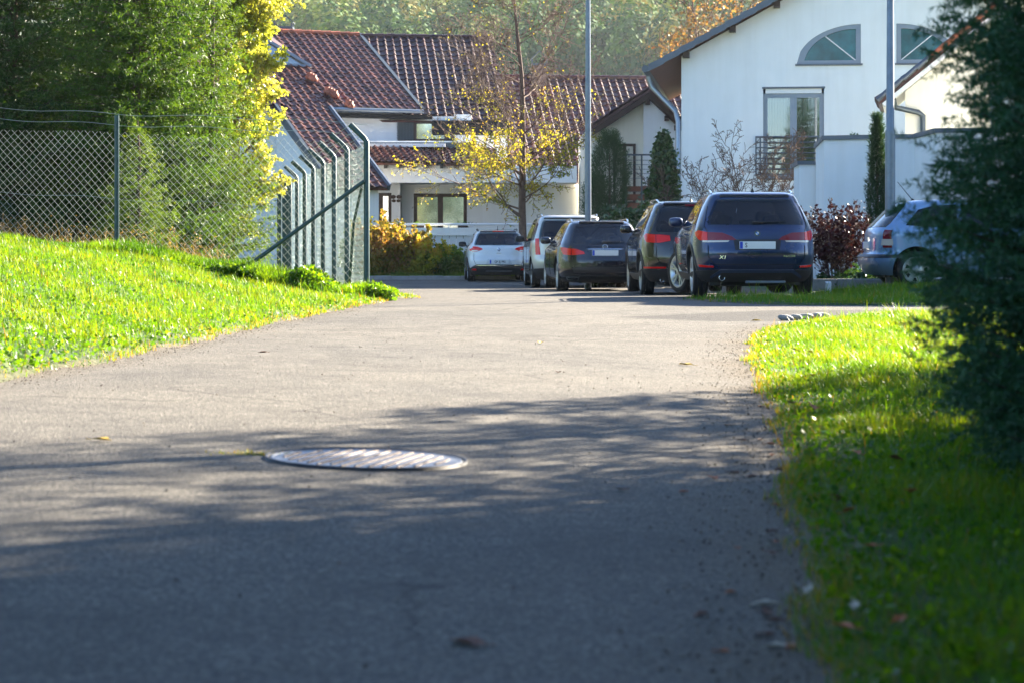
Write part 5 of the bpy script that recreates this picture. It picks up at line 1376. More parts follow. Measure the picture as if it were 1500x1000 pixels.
# ---- white estate, farthest
whitep = paint('white_paint', (0.74, 0.75, 0.74), 0.0, 0.3)
small = dict(L=4.27, belt=0.90, sill=0.28, zr=1.34, r=0.31, axles=(0.80, 3.39), tw=0.205, rim='star', rimr=0.68, ax=2.8, by=7.0, nsp=5, rimmat=M['alloy'],
  z=    [0.20, 0.30, 0.45, 0.58, 0.72, 0.84, 0.93, 0.99, 1.08, 1.20, 1.30, 1.36, 1.41, 1.435, 1.45],
  rear= [0.16, 0.06, 0.00, 0.00, 0.05, 0.07, 0.10, 0.15, 0.25, 0.38, 0.47, 0.53, 0.68, 1.05, 1.60],
  front=[4.15, 4.22, 4.27, 4.25, 4.18, 3.95, 3.50, 3.20, 2.98, 2.76, 2.58, 2.44, 2.30, 2.15, 1.9],
  hw=   [0.77, 0.83, 0.862,0.868,0.866,0.862,0.845,0.80, 0.745,0.69, 0.645,0.60, 0.53, 0.42, 0.20],
  rwin=[(1.0, 0.655), (1.05, 0.66), (1.16, 0.62), (1.30, 0.565), (1.345, 0.52)],
  swin=[([(0.62,1.08),(1.0,1.03),(1.28,1.01)], [(0.80,1.22),(1.0,1.29),(1.28,1.32)]),
        ([(1.34,1.01),(1.7,1.0),(2.12,0.99)], [(1.34,1.323),(1.7,1.335),(2.10,1.33)]),
        ([(2.18,0.99),(2.6,0.98),(3.05,0.97)], [(2.16,1.328),(2.5,1.29),(2.88,1.08)])],
  mir=(2.70,1.0), mirm=M['black'], handles=[(2.3,0.86)], seams=[1.31, 2.14, 3.1], rails=(0.8,2.4), railm=M['black'],
  details=[
    d_patch([(0.44,0.89),(0.60,0.83),(0.72,0.82),('y',0.24,0.835),('y',0.44,0.86)],[(0.46,0.925),(0.58,0.965),(0.70,0.975),('y',0.26,0.96),('y',0.46,0.90)], M['red_lens'], 'tail_light', mirror_=True),
    d_patch([(0.55,0.845),(0.72,0.825)],[(0.58,0.875),(0.73,0.865)], M['clear_lens'], 'reversing_lens', off=0.011, mirror_=True),
    d_plate(0.555, ('GP SJ 990', 0.025, 0.82)),
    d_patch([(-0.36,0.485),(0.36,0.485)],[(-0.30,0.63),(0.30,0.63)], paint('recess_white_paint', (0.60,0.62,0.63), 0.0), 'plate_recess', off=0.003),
    d_patch([(-0.80,0.205),(-0.5,0.2),(0.5,0.2),(0.80,0.205)],[(-0.78,0.36),(-0.62,0.47),(0.62,0.47),(0.78,0.36)], M['cladding'], 'rear_apron', off=0.012, na=10),
    d_patch([(-0.60,0.445),(0.60,0.445)],[(-0.62,0.465),(0.62,0.465)], M['chrome'], 'chrome_strip', off=0.018), d_patch([(-0.36,0.30),(0.36,0.30)],[(-0.36,0.315),(0.36,0.315)], M['galv'], 'skid_strip', off=0.018),
    d_patch([(0.60,0.325),(0.72,0.33)],[(0.62,0.37),(0.70,0.365)], M['red_lens'], 'reflector', off=0.018, mirror_=True),
    d_seam([(0.0,0.475),(0.62,0.475),(0.68,0.60),(0.68,0.82)]), diamond_badge(0.885, 0.045, 0.065), d_text('CLIO', 0.045, 0.0, 0.785, 1.3), d_antenna(0.9, 0.09),
    d_patch([(-0.50,1.355),(0.50,1.355)],[(-0.47,1.385),(0.47,1.385)], M['black'], 'spoiler_edge', off=0.02), d_patch([(-0.15,1.362),(0.15,1.362)],[(-0.15,1.378),(0.15,1.378)], M['red_lens'], 'brake_light', off=0.026),
  ])
# ---- light blue silver hatchback, seen from its left side
lb = paint('light_blue_silver_paint', (0.22, 0.37, 0.58), 0.3, 0.3)
hatch = dict(see=False, L=4.15, belt=0.93, sill=0.28, zr=1.36, r=0.305, axles=(0.74, 3.25), tw=0.185, rim='cover', rimr=0.68, ax=3.0,
  z=    [0.22, 0.32, 0.44, 0.50, 0.58, 0.74, 0.88, 0.97, 1.06, 1.18, 1.30, 1.37, 1.42, 1.445, 1.46],
  rear= [0.12, 0.05, 0.00, 0.00, 0.10, 0.11, 0.12, 0.16, 0.24, 0.36, 0.48, 0.56, 0.70, 1.05, 1.60],
  front=[4.02, 4.10, 4.15, 4.13, 4.10, 3.95, 3.50, 3.22, 3.02, 2.80, 2.60, 2.48, 2.36, 2.20, 1.95],
  hw=   [0.78, 0.83, 0.862,0.866,0.866,0.866,0.858,0.835,0.795,0.73, 0.67, 0.63, 0.56, 0.44, 0.22],
  rwin=[(0.99, 0.64), (1.05, 0.65), (1.18, 0.60), (1.33, 0.54), (1.37, 0.50)],
  swin=[([(0.58,1.02),(1.0,0.995),(1.42,0.985)], [(0.80,1.27),(1.05,1.335),(1.42,1.355)]),
        ([(1.50,0.985),(2.2,0.975),(3.0,0.965)], [(1.50,1.357),(2.1,1.345),(2.75,1.12)])],
  mir=(2.75,0.99), mirm=M['black'], handles=[(1.7,0.86)], seams=[1.46, 2.95],
  details=[
    d_patch([(0.66,0.66),(0.76,0.66),('y',0.24,0.67),('y',0.32,0.68)],[(0.66,0.93),(0.76,0.94),('y',0.27,0.95),('y',0.34,0.94)], M['red_dark'], 'tail_light', mirror_=True, nb=8),
    d_patch([(0.77,0.70),('y',0.22,0.70)],[(0.77,0.80),('y',0.23,0.80)], M['clear_lens'], 'indicator_lens', off=0.011, mirror_=True),
    d_patch([(-0.84,0.50),(0.0,0.50),(0.84,0.50)],[(-0.84,0.545),(0.0,0.545),(0.84,0.545)], M['black'], 'bumper_strip', off=0.014, na=12),
    d_plate(0.70, None), d_antenna(0.85, 0.24),
  ])
def place(name, label, px, Y, deg, spec, pm, z=None):
    x = (px-750)*Y/FPX; return car(name, label, x, Y, R(deg), spec, pm, z)
place('parked_car', 'dark blue SUV with a pale number plate, nearest of the parked row', 1110, 30.9, 0.4, suv_blue, blue, 0.0)
place('parked_car', 'black SUV with plump red tail lights, partly hidden behind the dark blue SUV', 1019, 36.6, 1.6, suv_black, blk)
place('parked_car', 'blue black estate car with round star badge, before the silver people carrier', 887, 42.4, 4.0, estate, est)
place('parked_car', 'silver people carrier with tall red tail lights and black tinted rear window', 838, 48.3, 3.0, van, silver)
place('parked_car', 'white estate car with diamond badge and legible number plate, farthest of the row', 731, 58.6, 3.0, small, whitep)
xg, yg = at(1262, 0, 35.0).x, 35.0
car('parked_car', 'light blue silver hatchback seen from its side, behind the right lamp post', xg-0.02, yg+0.0, R(-88.5), hatch, lb, H(7, 34.5))
# ---------------------------------------------------------------- chain link fence
def fence_x(Y): return -2.10 - 0.163*(Y-31)
CO = (-2.10, 31.0)
def chain(mb, p0, p1, z0a, z0b, h0, h1, step, rad, seed=0):
    "woven wire between p0 and p1 (plan points); bottom z0a..z0b, top h0..h1; zigzag wires through shared diamonds"
    a = Vector((p0[0], p0[1], 0)); b = Vector((p1[0], p1[1], 0)); L_ = (b-a).length; d = (b-a)/L_; nrm_ = Vector((-d.y, d.x, 0))
    def pos(u, v, w=0.0):
        t = u/L_; zb_ = z0a*(1-t)+z0b*t; zt = h0*(1-t)+h1*t - 0.03*math.sin(PI*((u/2.6) % 1.0)); bel = 0.012*math.sin(u*1.3+v*2.0+seed)
        p = a + d*u + nrm_*(w+bel); return Vector((p.x, p.y, zb_ + (zt-zb_)*v))
    Hh = (h0-z0a+h1-z0b)/2; n = int((L_+Hh)/step)+1
    for fam in (1, -1):
        for i in range(-int(Hh/step)-1, int(L_/step)+2):
            u0 = i*step; u1 = u0 + Hh
            if fam == -1: u0, u1 = u0+Hh, u0
            pts = []; k = max(3, int(Hh/0.35))
            for j in range(k+1):
                t = j/k; u = u0+(u1-u0)*t
                pts.append((u, t))
            # clip to the panel
            seg = []
            for q in range(len(pts)-1):
                (ua, va), (ub, vb) = pts[q], pts[q+1]
                if ua > ub: lo, hi = (ub, vb), (ua, va)
                else: lo, hi = (ua, va), (ub, vb)
                if hi[0] <= 0 or lo[0] >= L_: continue
                def cl(p, lim): f = (lim-lo[0])/(hi[0]-lo[0]); return (lim, lo[1]+(hi[1]-lo[1])*f)
                A_ = lo if lo[0] >= 0 else cl(lo, 0); B_ = hi if hi[0] <= L_ else cl(hi, L_)
                mb.tube([pos(*A_, 0.004*fam), pos(*B_, 0.004*fam)], rad, 3, caps=False)
f1 = empty('chain_link_fence', (CO[0], CO[1], H(*CO)), 0, 'green steel fence with angled post tops and woven wire mesh along the grass bank', 'fence')
gA = (-12.0, 33.2); zA = H(-12, 33.2)
zc = 0.15
def front(t): return (CO[0]+(gA[0]-CO[0])*t, CO[1]+(gA[1]-CO[1])*t)
mb = MB(); 
def topz(x): return np.interp(x, [-12,-7.8,-5.9,-3.6,-2.1], [2.62,2.58,2.46,2.36,2.27])
pts = [-12.0, -8.9, -5.86, -2.10]
for xa, xb in zip(pts[:-1], pts[1:]):
    ya = np.interp(xa, [-12,-2.1], [33.2,31]); yb2 = np.interp(xb, [-12,-2.1], [33.2,31])
    chain(mb, (xa,ya), (xb,yb2), H(xa,ya)+0.02, H(xb,yb2)+0.02, topz(xa), topz(xb), 0.118, 0.0029, xa)
mb.build('wire_mesh', M['wire'], f1)
mb = MB()
for dz, r_ in ((0.10,0.004),(0.27,0.004),(-1.0,0.003)):
    P = []
    for i in range(41):
        x = -12+9.9*i/40; y = np.interp(x, [-12,-2.1], [33.2,31]); P.append((x, y+(0.12 if dz>0.2 else 0), topz(x)+dz+0.02*math.sin(i*0.9)))
    mb.tube(P, r_, 4, caps=False)
mb.build('strand_wire', M['wire'], f1)
def post(root, x, y, z0, zt, arm=None, w=0.055, m=None, lit=False):
    mb = MB(); mb.tube([(x,y,z0-0.3),(x,y,zt)] + ([(x+arm[0]*0.15,y+arm[1]*0.15,zt+0.05),(x+arm[0],y+arm[1],zt+arm[2])] if arm else []), w/2, 8)
    return mb.build('post', m or M['post_green'], root)
for x in (-8.9, -5.86):
    y = np.interp(x, [-12,-2.1], [33.2,31]); post(f1, x, y-0.05, H(x,y), topz(x)+0.24, None, 0.075)
post(f1, CO[0], CO[1]-0.03, 0.0, 2.27, (-0.24, 0.05, 0.25), 0.085)
# run that goes back along the road
mb = MB(); Ys = [31.0 + 2.5*i for i in range(9)]
for ya, yb2 in zip(Ys[:-1], Ys[1:]):
    chain(mb, (fence_x(ya),ya), (fence_x(yb2),yb2), H(fence_x(ya)-.2,ya), H(fence_x(yb2)-.2,yb2), 2.27-(ya-31)*0.006, 2.27-(yb2-31)*0.006, 0.17, 0.0028, ya)
mb.build('wire_mesh', M['wire_green'], f1)
for y in Ys[1:]:
    x = fence_x(y)-0.07; zt = 2.27-(y-31)*0.006; post(f1, x, y, H(x-0.2,y)-0.2, zt, (-0.26,0.03,0.25), 0.085)
for k_, dz in enumerate((0.08, 0.16, 0.24)):
    mb = MB(); mb.tube([(fence_x(y)-0.26*dz/0.25, y, 2.27-(y-31)*0.006+dz) for y in Ys], 0.004, 4, caps=False); mb.build('strand_wire', M['wire'], f1)
mb = MB(); mb.tube([(CO[0]-0.03, CO[1]-0.06, 1.70), (CO[0]-1.62, CO[1]+0.05, 0.55)], 0.03, 8); mb.build('brace', M['post_green'], f1)
mb = MB(); mb.tube([(CO[0]-0.08, CO[1]+0.1, 1.62), (CO[0]-0.24, CO[1]+0.7, 1.1), (CO[0]-0.34, CO[1]+1.2, 0.2)], 0.022, 8); mb.build('brace', M['post_green'], f1)
# gate posts farther back
for (px_, w_) in ((409, 0.10), (421, 0.16)):
    Y_ = 50.0; x_ = (px_-750)*Y_/FPX; mb = MB(); mb.box(x_-w_/2, x_+w_/2, Y_-0.05, Y_+0.05, -0.3, at(0,258,Y_).z); mb.build('gate_post', M['post_green'], f1)
f1.location = (CO[0], CO[1], zc); parts_to(f1)

# ---------------------------------------------------------------- lamp posts
def lamp_post(x, y, z, r0, hgt, label, step=None):
    root = empty('street_lamp', (x, y, z), 0, label, 'street lamp')
    mb = MB(); zs = [(-0.2, r0)]
    if step: zs += [(step-0.002, r0), (step, r0*1.0), (step+0.03, r0*0.80), (hgt, r0*0.55)]
    else: zs += [(1.0, r0), (hgt, r0*0.6)]
    mb.tube([(0,0,a) for a, _ in zs], [b for _, b in zs], 20)
    mb.build('pole', M['galv'], root)
    mb = MB(); mb.box(-r0*0.45, r0*0.45, -r0*1.03, -r0*0.9, 0.55, 0.95); mb.build('service_door', M['galv'], root, bevel=0.004)
    mb = MB(); mb.tube([(0,0,hgt-0.05),(-0.1,0,hgt+0.1),(-0.9,0,hgt+0.25)], 0.035, 8); mb.build('arm', M['galv'], root)
    mb = MB(); mb.tube([(-0.7,0,hgt+0.24),(-0.9,0,hgt+0.27),(-1.25,0,hgt+0.30),(-1.45,0,hgt+0.31)], [0.06,0.11,0.12,0.05], 10); mb.build('lamp_head', M['cap_grey'], root)
    return root
pL = at(1304, 420, 34.7); lamp_post(pL.x, 34.7, H(pL.x, 34.7), 0.082, 6.5, 'thick grey lamp post on the grass strip beside the light blue hatchback', step=2.55)
pM = at(860, 352, 46.5); lamp_post(pM.x+0.02, 46.5, H(pM.x, 46.5), 0.074, 8.0, 'slim grey lamp post behind the parked estate car')

# ---------------------------------------------------------------- manhole cover
cx_, cy_ = at(537, 670, 8.32).x, 8.32
mh = empty('manhole_cover', (cx_, cy_, H(cx_, cy_)), R(3), 'round steel manhole cover with raised checker ribs and an iron ring, in the road', 'manhole cover')
M['iron'] = mat('worn_cast_iron', (0.21, 0.22, 0.25), 0.48, 0.6, var=0.25, vscale=14, bump=0.25, bscale=90)
M['iron_ring'] = mat('dark_iron_ring', (0.07,0.065,0.065), 0.6, 0.4, var=0.4, vscale=18)
M['iron_rust'] = mat('rusty_cast_iron', (0.36, 0.30, 0.27), 0.55, 0.3, var=0.35, vscale=20, bump=0.3, bscale=90)
mb = MB(); mb.lathe([(-0.02,0.392),(0.012,0.392),(0.009,0.388),(0.009,0.380),(0.004,0.378),(-0.02,0.378)], 72, 'z'); mb.build('ring', M['iron_ring'], mh)
mb = MB(); mb.lathe([(-0.01,0.372),(0.005,0.372),(0.007,0.370),(0.007,0.362),(0.004,0.360),(0.004,0.0)], 72, 'z', smooth=False); lid = mb.build('lid', M['iron'], mh)
mb = MB()
nrow = 7
for j in range(-nrow, nrow+1):
    for i in range(-7, 8):
        x = i*0.052 + j*0.014; y = j*0.048
        if math.hypot(x, y) > 0.315: continue
        w_, l_ = 0.0055, 0.0235
        an = R(68) 
        c, s_ = math.cos(an), math.sin(an)
        P = []
        for (a, b_) in ((-l_,-w_),(l_,-w_),(l_,w_),(-l_,w_)): P.append((x+a*c-b_*s_, y+a*s_+b_*c))
        Q = [(x+(p[0]-x)*0.75, y+(p[1]-y)*0.75) for p in P]
        mb.add([(p[0],p[1],0.003) for p in P]+[(q[0],q[1],0.0105) for q in Q], [(4,5,6,7),(0,1,5,4),(1,2,6,5),(2,3,7,6),(3,0,4,7)])
mb.build('ribs', M['iron_rust'], lid)

mh.rotation_euler = (0, 0.03, R(3))
# small white marker by the bush, litter stones at the verge corner
c = at(1205, 415, 34.6); mk = MB(); mk.box(-0.045,0.045,-0.045,0.045,-0.05,0.20); mk.add([(-0.045,-0.045,0.202),(0.045,-0.045,0.202),(0.045,0.045,0.215),(-0.045,0.045,0.215)],[(0,1,2,3)])
o = mk.build('marker_stone', M['white_wall'], bevel=0.008); o.location = (c.x, 34.0, H(c.x, 34.0)); tag(o, 'short white marker stone in the grass between dark blue SUV and red leaved shrub', 'marker stone')
rs = random.Random(5)
for i, px_ in enumerate((1152,1166,1179,1192,1204)):
    Y_ = 22.9+0.12*i; x = (px_-750)*Y_/FPX; mb = MB()
    r_ = 0.055+0.02*rs.random(); P = []
    for a in range(7):
        th = PI*a/6-PI/2; row = []
        for b_ in range(9):
            ph = 2*PI*(b_ % 8)/8; kx = 1+0.25*math.sin(b_%8*2.1+i*3); row.append((r_*kx*math.cos(th)*math.cos(ph)*1.2, r_*kx*math.cos(th)*math.sin(ph), r_*0.55*math.sin(th)))
        P.append(row)
    mb.grid(P, True); o = mb.build('paving_stone', M['stone']); o.location = (x, Y_, H(x, Y_)+0.02); o.rotation_euler = (0.1*i, 0.15, i*1.3)
    tag(o, 'rounded grey stone in the short row at the lawn corner beside the side lane', 'stone', 'stones in a row at the lawn corner')
# ---------------------------------------------------------------- leaves, needles, twigs
def unit(v): return v / np.maximum(np.linalg.norm(v, axis=-1, keepdims=True), 1e-9)
def tris(base, tipd, length, width, rng):
    "slender triangles: base points, directions, lengths, widths"
    n = len(base); side = unit(np.cross(tipd, rng.normal(size=(n,3))))
    w = side * (width if np.isscalar(width) else width[:,None]) * 0.5
    return np.stack([base-w, base+w, base + tipd*(length if np.isscalar(length) else length[:,None])], 1)
def leafquads(p, size, rng, flat=0.0, aspect=0.6):
    n = len(p); d = unit(rng.normal(size=(n,3)) + np.array([0,0,-0.4])); s = unit(np.cross(d, rng.normal(size=(n,3))))
    L_ = (size*(0.6+0.8*rng.random(n)))[:,None]; W = L_*aspect*0.5
    return np.stack([p, p+d*L_*0.5+s*W, p+d*L_, p+d*L_*0.5-s*W], 1)

def needle_twigs(P, D, Lt, n, nl, nw, rng, spread=0.85):
    "bottle brush twigs"
    N_ = len(P); t = rng.random((N_, n)); rad = rng.normal(size=(N_, n, 3)); Dn_ = D[:,None,:]
    rad = unit(rad - Dn_*(rad*Dn_).sum(-1, keepdims=True))
    d = unit(Dn_*(1-spread*0.55) + rad*spread)
    base = P[:,None,:] + Dn_*(t*Lt[:,None])[...,None]
    return tris(base.reshape(-1,3), d.reshape(-1,3), nl*(0.7+0.6*rng.random(N_*n)), nw, rng), t.reshape(-1)

NEEDLE = leaf_mat('spruce_needles', [(0.010,0.030,0.012),(0.020,0.055,0.016),(0.05,0.10,0.02),(0.10,0.14,0.025)], trans=0.22, rough=0.5)
NEEDLE_LIT = leaf_mat('bright_spruce_needles', [(0.03,0.07,0.015),(0.06,0.12,0.02),(0.11,0.17,0.025),(0.18,0.21,0.03)], trans=0.35, rough=0.5)
NEEDLE_MID = leaf_mat('green_spruce_needles', [(0.015,0.045,0.012),(0.035,0.085,0.018),(0.07,0.13,0.02),(0.15,0.20,0.03)], trans=0.36, rough=0.5)
NEEDLE_DK = leaf_mat('dark_spruce_needles', [(0.016,0.060,0.038),(0.028,0.095,0.048),(0.050,0.135,0.055),(0.09,0.17,0.055)], trans=0.15, rough=0.5, spec=0.35)

def spruce(name, x, y, hgt, rad, label, m, seed, whorl=0.30, nb=11, z_full=5.2, twl=0.22, nneed=9, nl=0.05, nw=0.010, tipc=0.9, droop=0.25, power=0.75, zmin=0.15, side_step=0.16, lv=0.34):
    "tapered trunk, whorls of drooping limbs, side sprays and needle twigs"
    rng = np.random.default_rng(seed); z0 = H(x, y); root = empty(name, (x, y, z0), 0, label, 'tree')
    mb = MB(); mb.tube([(0,0,-0.2),(0,0,hgt*0.3),(0.03,0,hgt*0.7),(0,0,hgt)], [0.06*min(rad,1.4), 0.05*min(rad,1.4), 0.03*min(rad,1.6), 0.008], 9); lb = mb; P, D, L_ = [], [], []
    z = zmin
    while z < hgt*0.97:
        dense = 1.0 if z < z_full else 0.45
        R_ = rad*(1-z/hgt)**power*(0.86+0.14*min(1, z/0.5+0.4))
        k = max(4, int(nb*dense*(0.5+0.5*R_/rad)))
        a0 = rng.random()*2*PI
        for i in range(k):
            az = a0 + 2*PI*(i+0.5*rng.random())/k; Lb = R_*(1.12-lv+lv*rng.random())
            zz = z + (rng.random()-0.5)*whorl
            n = max(3, int(Lb/side_step))
            h = np.array([math.cos(az), math.sin(az), 0.0]); sd = np.array([-h[1], h[0], 0.0])
            pts = []
            for j in range(n+1):
                t = j/n; rr = Lb*t; dz = 0.10*rr - droop*Lb*(t**1.3)*0.9 + 0.16*Lb*t**3 
                pts.append(np.array([h[0]*rr, h[1]*rr, zz+dz]))
            lb.tube([tuple(p) for p in pts], [0.016*(1-0.75*j/n)*max(0.7, rad*0.6) for j in range(n+1)], 3, caps=False)
            for j in range(1, n+1):
                p = pts[j]; fwd = unit((pts[j]-pts[j-1])[None])[0]; t = j/n
                sl2 = (Lb*0.36*(1-t*0.62)+0.06)*(0.7+0.5*rng.random())
                m_ = max(1, int(sl2/ (twl*0.55)))
                for sgn in (-1, 1):
                    sdir = unit((fwd*0.75 + sd*sgn*0.8 + np.array([0,0,-0.22*rng.random()]))[None])[0]
                    for q in range(m_):
                        b_ = p + sdir*(q*twl*0.55)
                        dd = unit((sdir + rng.normal(size=3)*0.30 + np.array([0,0,-0.75*rng.random()**1.5+0.1]))[None])[0]
                        P.append(b_); D.append(dd); L_.append(twl*(0.75+0.5*rng.random()))
            P.append(pts[-1]-unit((pts[-1]-pts[-2])[None])[0]*0.05); D.append(unit((pts[-1]-pts[-2]+np.array([0,0,0.02]))[None])[0]); L_.append(twl*1.1)
        z += whorl*(0.8+0.4*rng.random())*(1 if dense == 1 else 1.5)
    P, D, L_ = np.array(P), np.array(D), np.array(L_)
    V, t = needle_twigs(P, D, L_, nneed, nl, nw, rng)
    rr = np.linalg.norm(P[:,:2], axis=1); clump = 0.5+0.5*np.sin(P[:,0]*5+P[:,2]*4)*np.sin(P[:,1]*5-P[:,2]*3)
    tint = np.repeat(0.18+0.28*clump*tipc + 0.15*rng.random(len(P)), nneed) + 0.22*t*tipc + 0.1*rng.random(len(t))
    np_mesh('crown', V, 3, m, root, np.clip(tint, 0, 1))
    lb.build('trunk', M['bark'], root, fix=False)
    return root, len(V)

FAR = dict(whorl=0.20, nb=12, nneed=10, nl=0.075, nw=0.022, side_step=0.15)
spruce('spruce_tree', -8.6, 37.0, 9.5, 2.5, 'dark spruce at the left edge behind the wire fence', NEEDLE, 11, **FAR)
spruce('spruce_tree', -6.35, 36.2, 9.0, 1.75, 'tall green spruce behind the lone fence post', NEEDLE_MID, 12, power=0.6, **FAR)
spruce('spruce_tree', -7.3, 40.0, 9.2, 2.1, 'spruce in the back, between the dark one and the tall green one', NEEDLE, 15, **FAR)
spruce('spruce_tree', -5.25, 37.4, 6.0, 1.15, 'light green spruce behind the fence, next to the yellow leaved tree', NEEDLE_LIT, 13, power=0.75, **FAR)
spruce('spruce_tree', -5.92, 33.9, 2.15, 0.75, 'young spruce whose tip shows above the fence post', NEEDLE_LIT, 14, whorl=0.16, nb=9, nneed=12, nl=0.05, nw=0.014, power=0.8, twl=0.14, side_step=0.09)
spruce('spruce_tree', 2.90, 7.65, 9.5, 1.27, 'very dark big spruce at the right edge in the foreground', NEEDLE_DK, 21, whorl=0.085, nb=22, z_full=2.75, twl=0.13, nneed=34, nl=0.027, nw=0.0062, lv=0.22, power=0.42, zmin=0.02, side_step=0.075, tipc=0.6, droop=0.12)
OFF = dict(whorl=0.24, nb=12, nneed=7, nl=0.08, nw=0.03, z_full=8, tipc=0.6, side_step=0.17)
spruce('spruce_tree', 4.4, 11.3, 9.0, 1.3, 'dark spruce standing close behind the big foreground spruce', NEEDLE_DK, 25, **OFF)
spruce('spruce_tree', 4.75, 15.6, 4.0, 0.85, 'small spruce at the far end of the dark row', NEEDLE_DK, 26, **OFF)
spruce('spruce_tree', 5.1, 14.3, 9.5, 1.25, 'spruce behind the big dark one, just outside the right edge', NEEDLE_DK, 22, **OFF)
spruce('spruce_tree', 4.9, 9.3, 11.0, 1.9, 'spruce standing to the right of the camera, its shade on the road', NEEDLE_DK, 23, **OFF)
spruce('spruce_tree', 7.6, 11.3, 13.0, 2.4, 'spruce in the second row right of the road', NEEDLE_DK, 24, **OFF)

for i_, (tx, ty, th_, tr_, tl) in enumerate(((9.0, 14.2, 12.0, 2.2, 'spruce of the second row, farthest from the camera'), (4.3, 4.6, 11, 2.0, 'spruce right beside the camera on the lawn'),
      (7.6, 6.6, 13.0, 2.4, 'spruce of the second row level with the manhole'), (10.6, 9.6, 14, 2.6, 'spruce of the third row, right of the lawn'), (3.9, 0.6, 8.0, 2.0, 'added unseen spruce at the roadside just behind the camera, right'),
      (-5.2, 3.6, 8.0, 1.9, 'added unseen spruce left of the road beside the camera'), (-4.9, -1.2, 8.5, 2.0, 'added unseen spruce left of the road behind the camera'), (3.6, -4.0, 8.5, 2.0, 'added unseen spruce right of the road, farther behind the camera'), (-3.8, -6.5, 9.0, 2.1, 'added unseen spruce left of the road, farther behind the camera'), (6.0, 9.0, 12, 2.1, 'spruce between the first and second row'), (10.5, 6.0, 10, 2.3, 'spruce of the third row near the camera'), (10.8, 13.0, 10, 2.2, 'spruce of the third row, farthest'), (6.2, 3.6, 9, 2.1, 'spruce of the second row beside the camera'), (13.5, 11, 12, 2.6, 'tall spruce of the last row'), (13.6, 15.5, 12, 2.6, 'tall spruce of the last row, farthest'))):
    spruce('spruce_tree', tx, ty, th_, tr_, tl, NEEDLE_DK, 60+i_, **OFF)  # unseen spruces filling the foreground shade; left and rear ones added for it

# slim cypress, juniper and ivy cone
def column(name, x, y, hgt, rad, label, m, seed, nt=2600, nl=0.06, nw=0.012, shape='cyp', leafy=False, z0=None, cat='tree'):
    rng = np.random.default_rng(seed); z0 = H(x, y) if z0 is None else z0; root = empty(name, (x, y, z0), 0, label, cat)
    t = rng.random(nt)**(0.8); az = rng.random(nt)*2*PI
    prof = {'cyp': lambda t: np.sin(np.clip(t*1.02+0.03, 0, 1)*PI)**0.55*(1-0.5*t)*1.1, 'cone': lambda t: (1-t)**0.62*(0.8+0.2*np.minimum(t/0.15, 1)), 'jun': lambda t: np.minimum(1, (1-t)*2.4)**0.8*(0.75+0.25*np.sin(t*9))}[shape](t)
    rr = rad*prof*(0.55+0.48*rng.random(nt)**0.5)*(1+0.13*np.sin(az*5+t*9)+0.10*np.sin(az*3-t*14))
    P = np.stack([rr*np.cos(az), rr*np.sin(az), t*hgt], 1)
    if leafy:
        V = leafquads(np.repeat(P, 4, 0)+rng.normal(size=(nt*4,3))*0.06, 0.085, rng, aspect=0.85); np_mesh('foliage', V, 4, m, root, np.clip(np.repeat(rng.random(nt), 4)*0.6+0.4*rng.random(nt*4), 0, 1))
    else:
        out = np.stack([np.cos(az), np.sin(az), np.zeros(nt)], 1)
        D = unit(out*(0.35 if shape != 'jun' else 0.6) + np.array([0,0,1.0]) + rng.normal(size=(nt,3))*0.18)
        V, tt_ = needle_twigs(P, D, np.full(nt, 0.22 if shape != 'jun' else 0.34), 9, nl, nw, rng, spread=0.55)
        np_mesh('foliage', V, 3, m, root, np.clip(np.repeat(0.2+0.3*rng.random(nt), 9)+0.3*tt_, 0, 1))
    mb = MB(); mb.tube([(0,0,-0.2),(0,0,hgt*0.9)], [0.07, 0.015], 8); mb.build('trunk', M['bark'], root)
    return root
CYP = leaf_mat('cypress_sprays', [(0.012,0.035,0.014),(0.025,0.065,0.02),(0.05,0.10,0.03)], trans=0.15)
IVY = leaf_mat('glossy_ivy_leaves', [(0.012,0.04,0.012),(0.03,0.08,0.018),(0.09,0.15,0.03)], trans=0.25, rough=0.3, spec=0.6)
p = at(1285, 400, 42.6); column('cypress', p.x-0.24, 41.2, 3.15, 0.17, 'slim green cypress in front of the white terrace wall', CYP, 31, nt=2600)
p = at(893, 400, 56); column('juniper_tree', p.x, 56.0, 3.75, 0.70, 'dark juniper right of the slim lamp post', CYP, 32, nt=4500, shape='jun')
p = at(858, 400, 57); column('juniper_tree', p.x+0.3, 57.5, 2.7, 0.5, 'smaller dark juniper just behind the slim lamp post', CYP, 35, nt=2500, shape='jun')
p = at(972, 400, 54); column('ivy_cone', p.x, 54.0, 3.75, 0.60, 'cone shaped evergreen with glossy leaves beside the white house corner', IVY, 33, nt=5200, shape='cone', leafy=True)
p = at(1118, 400, 52)

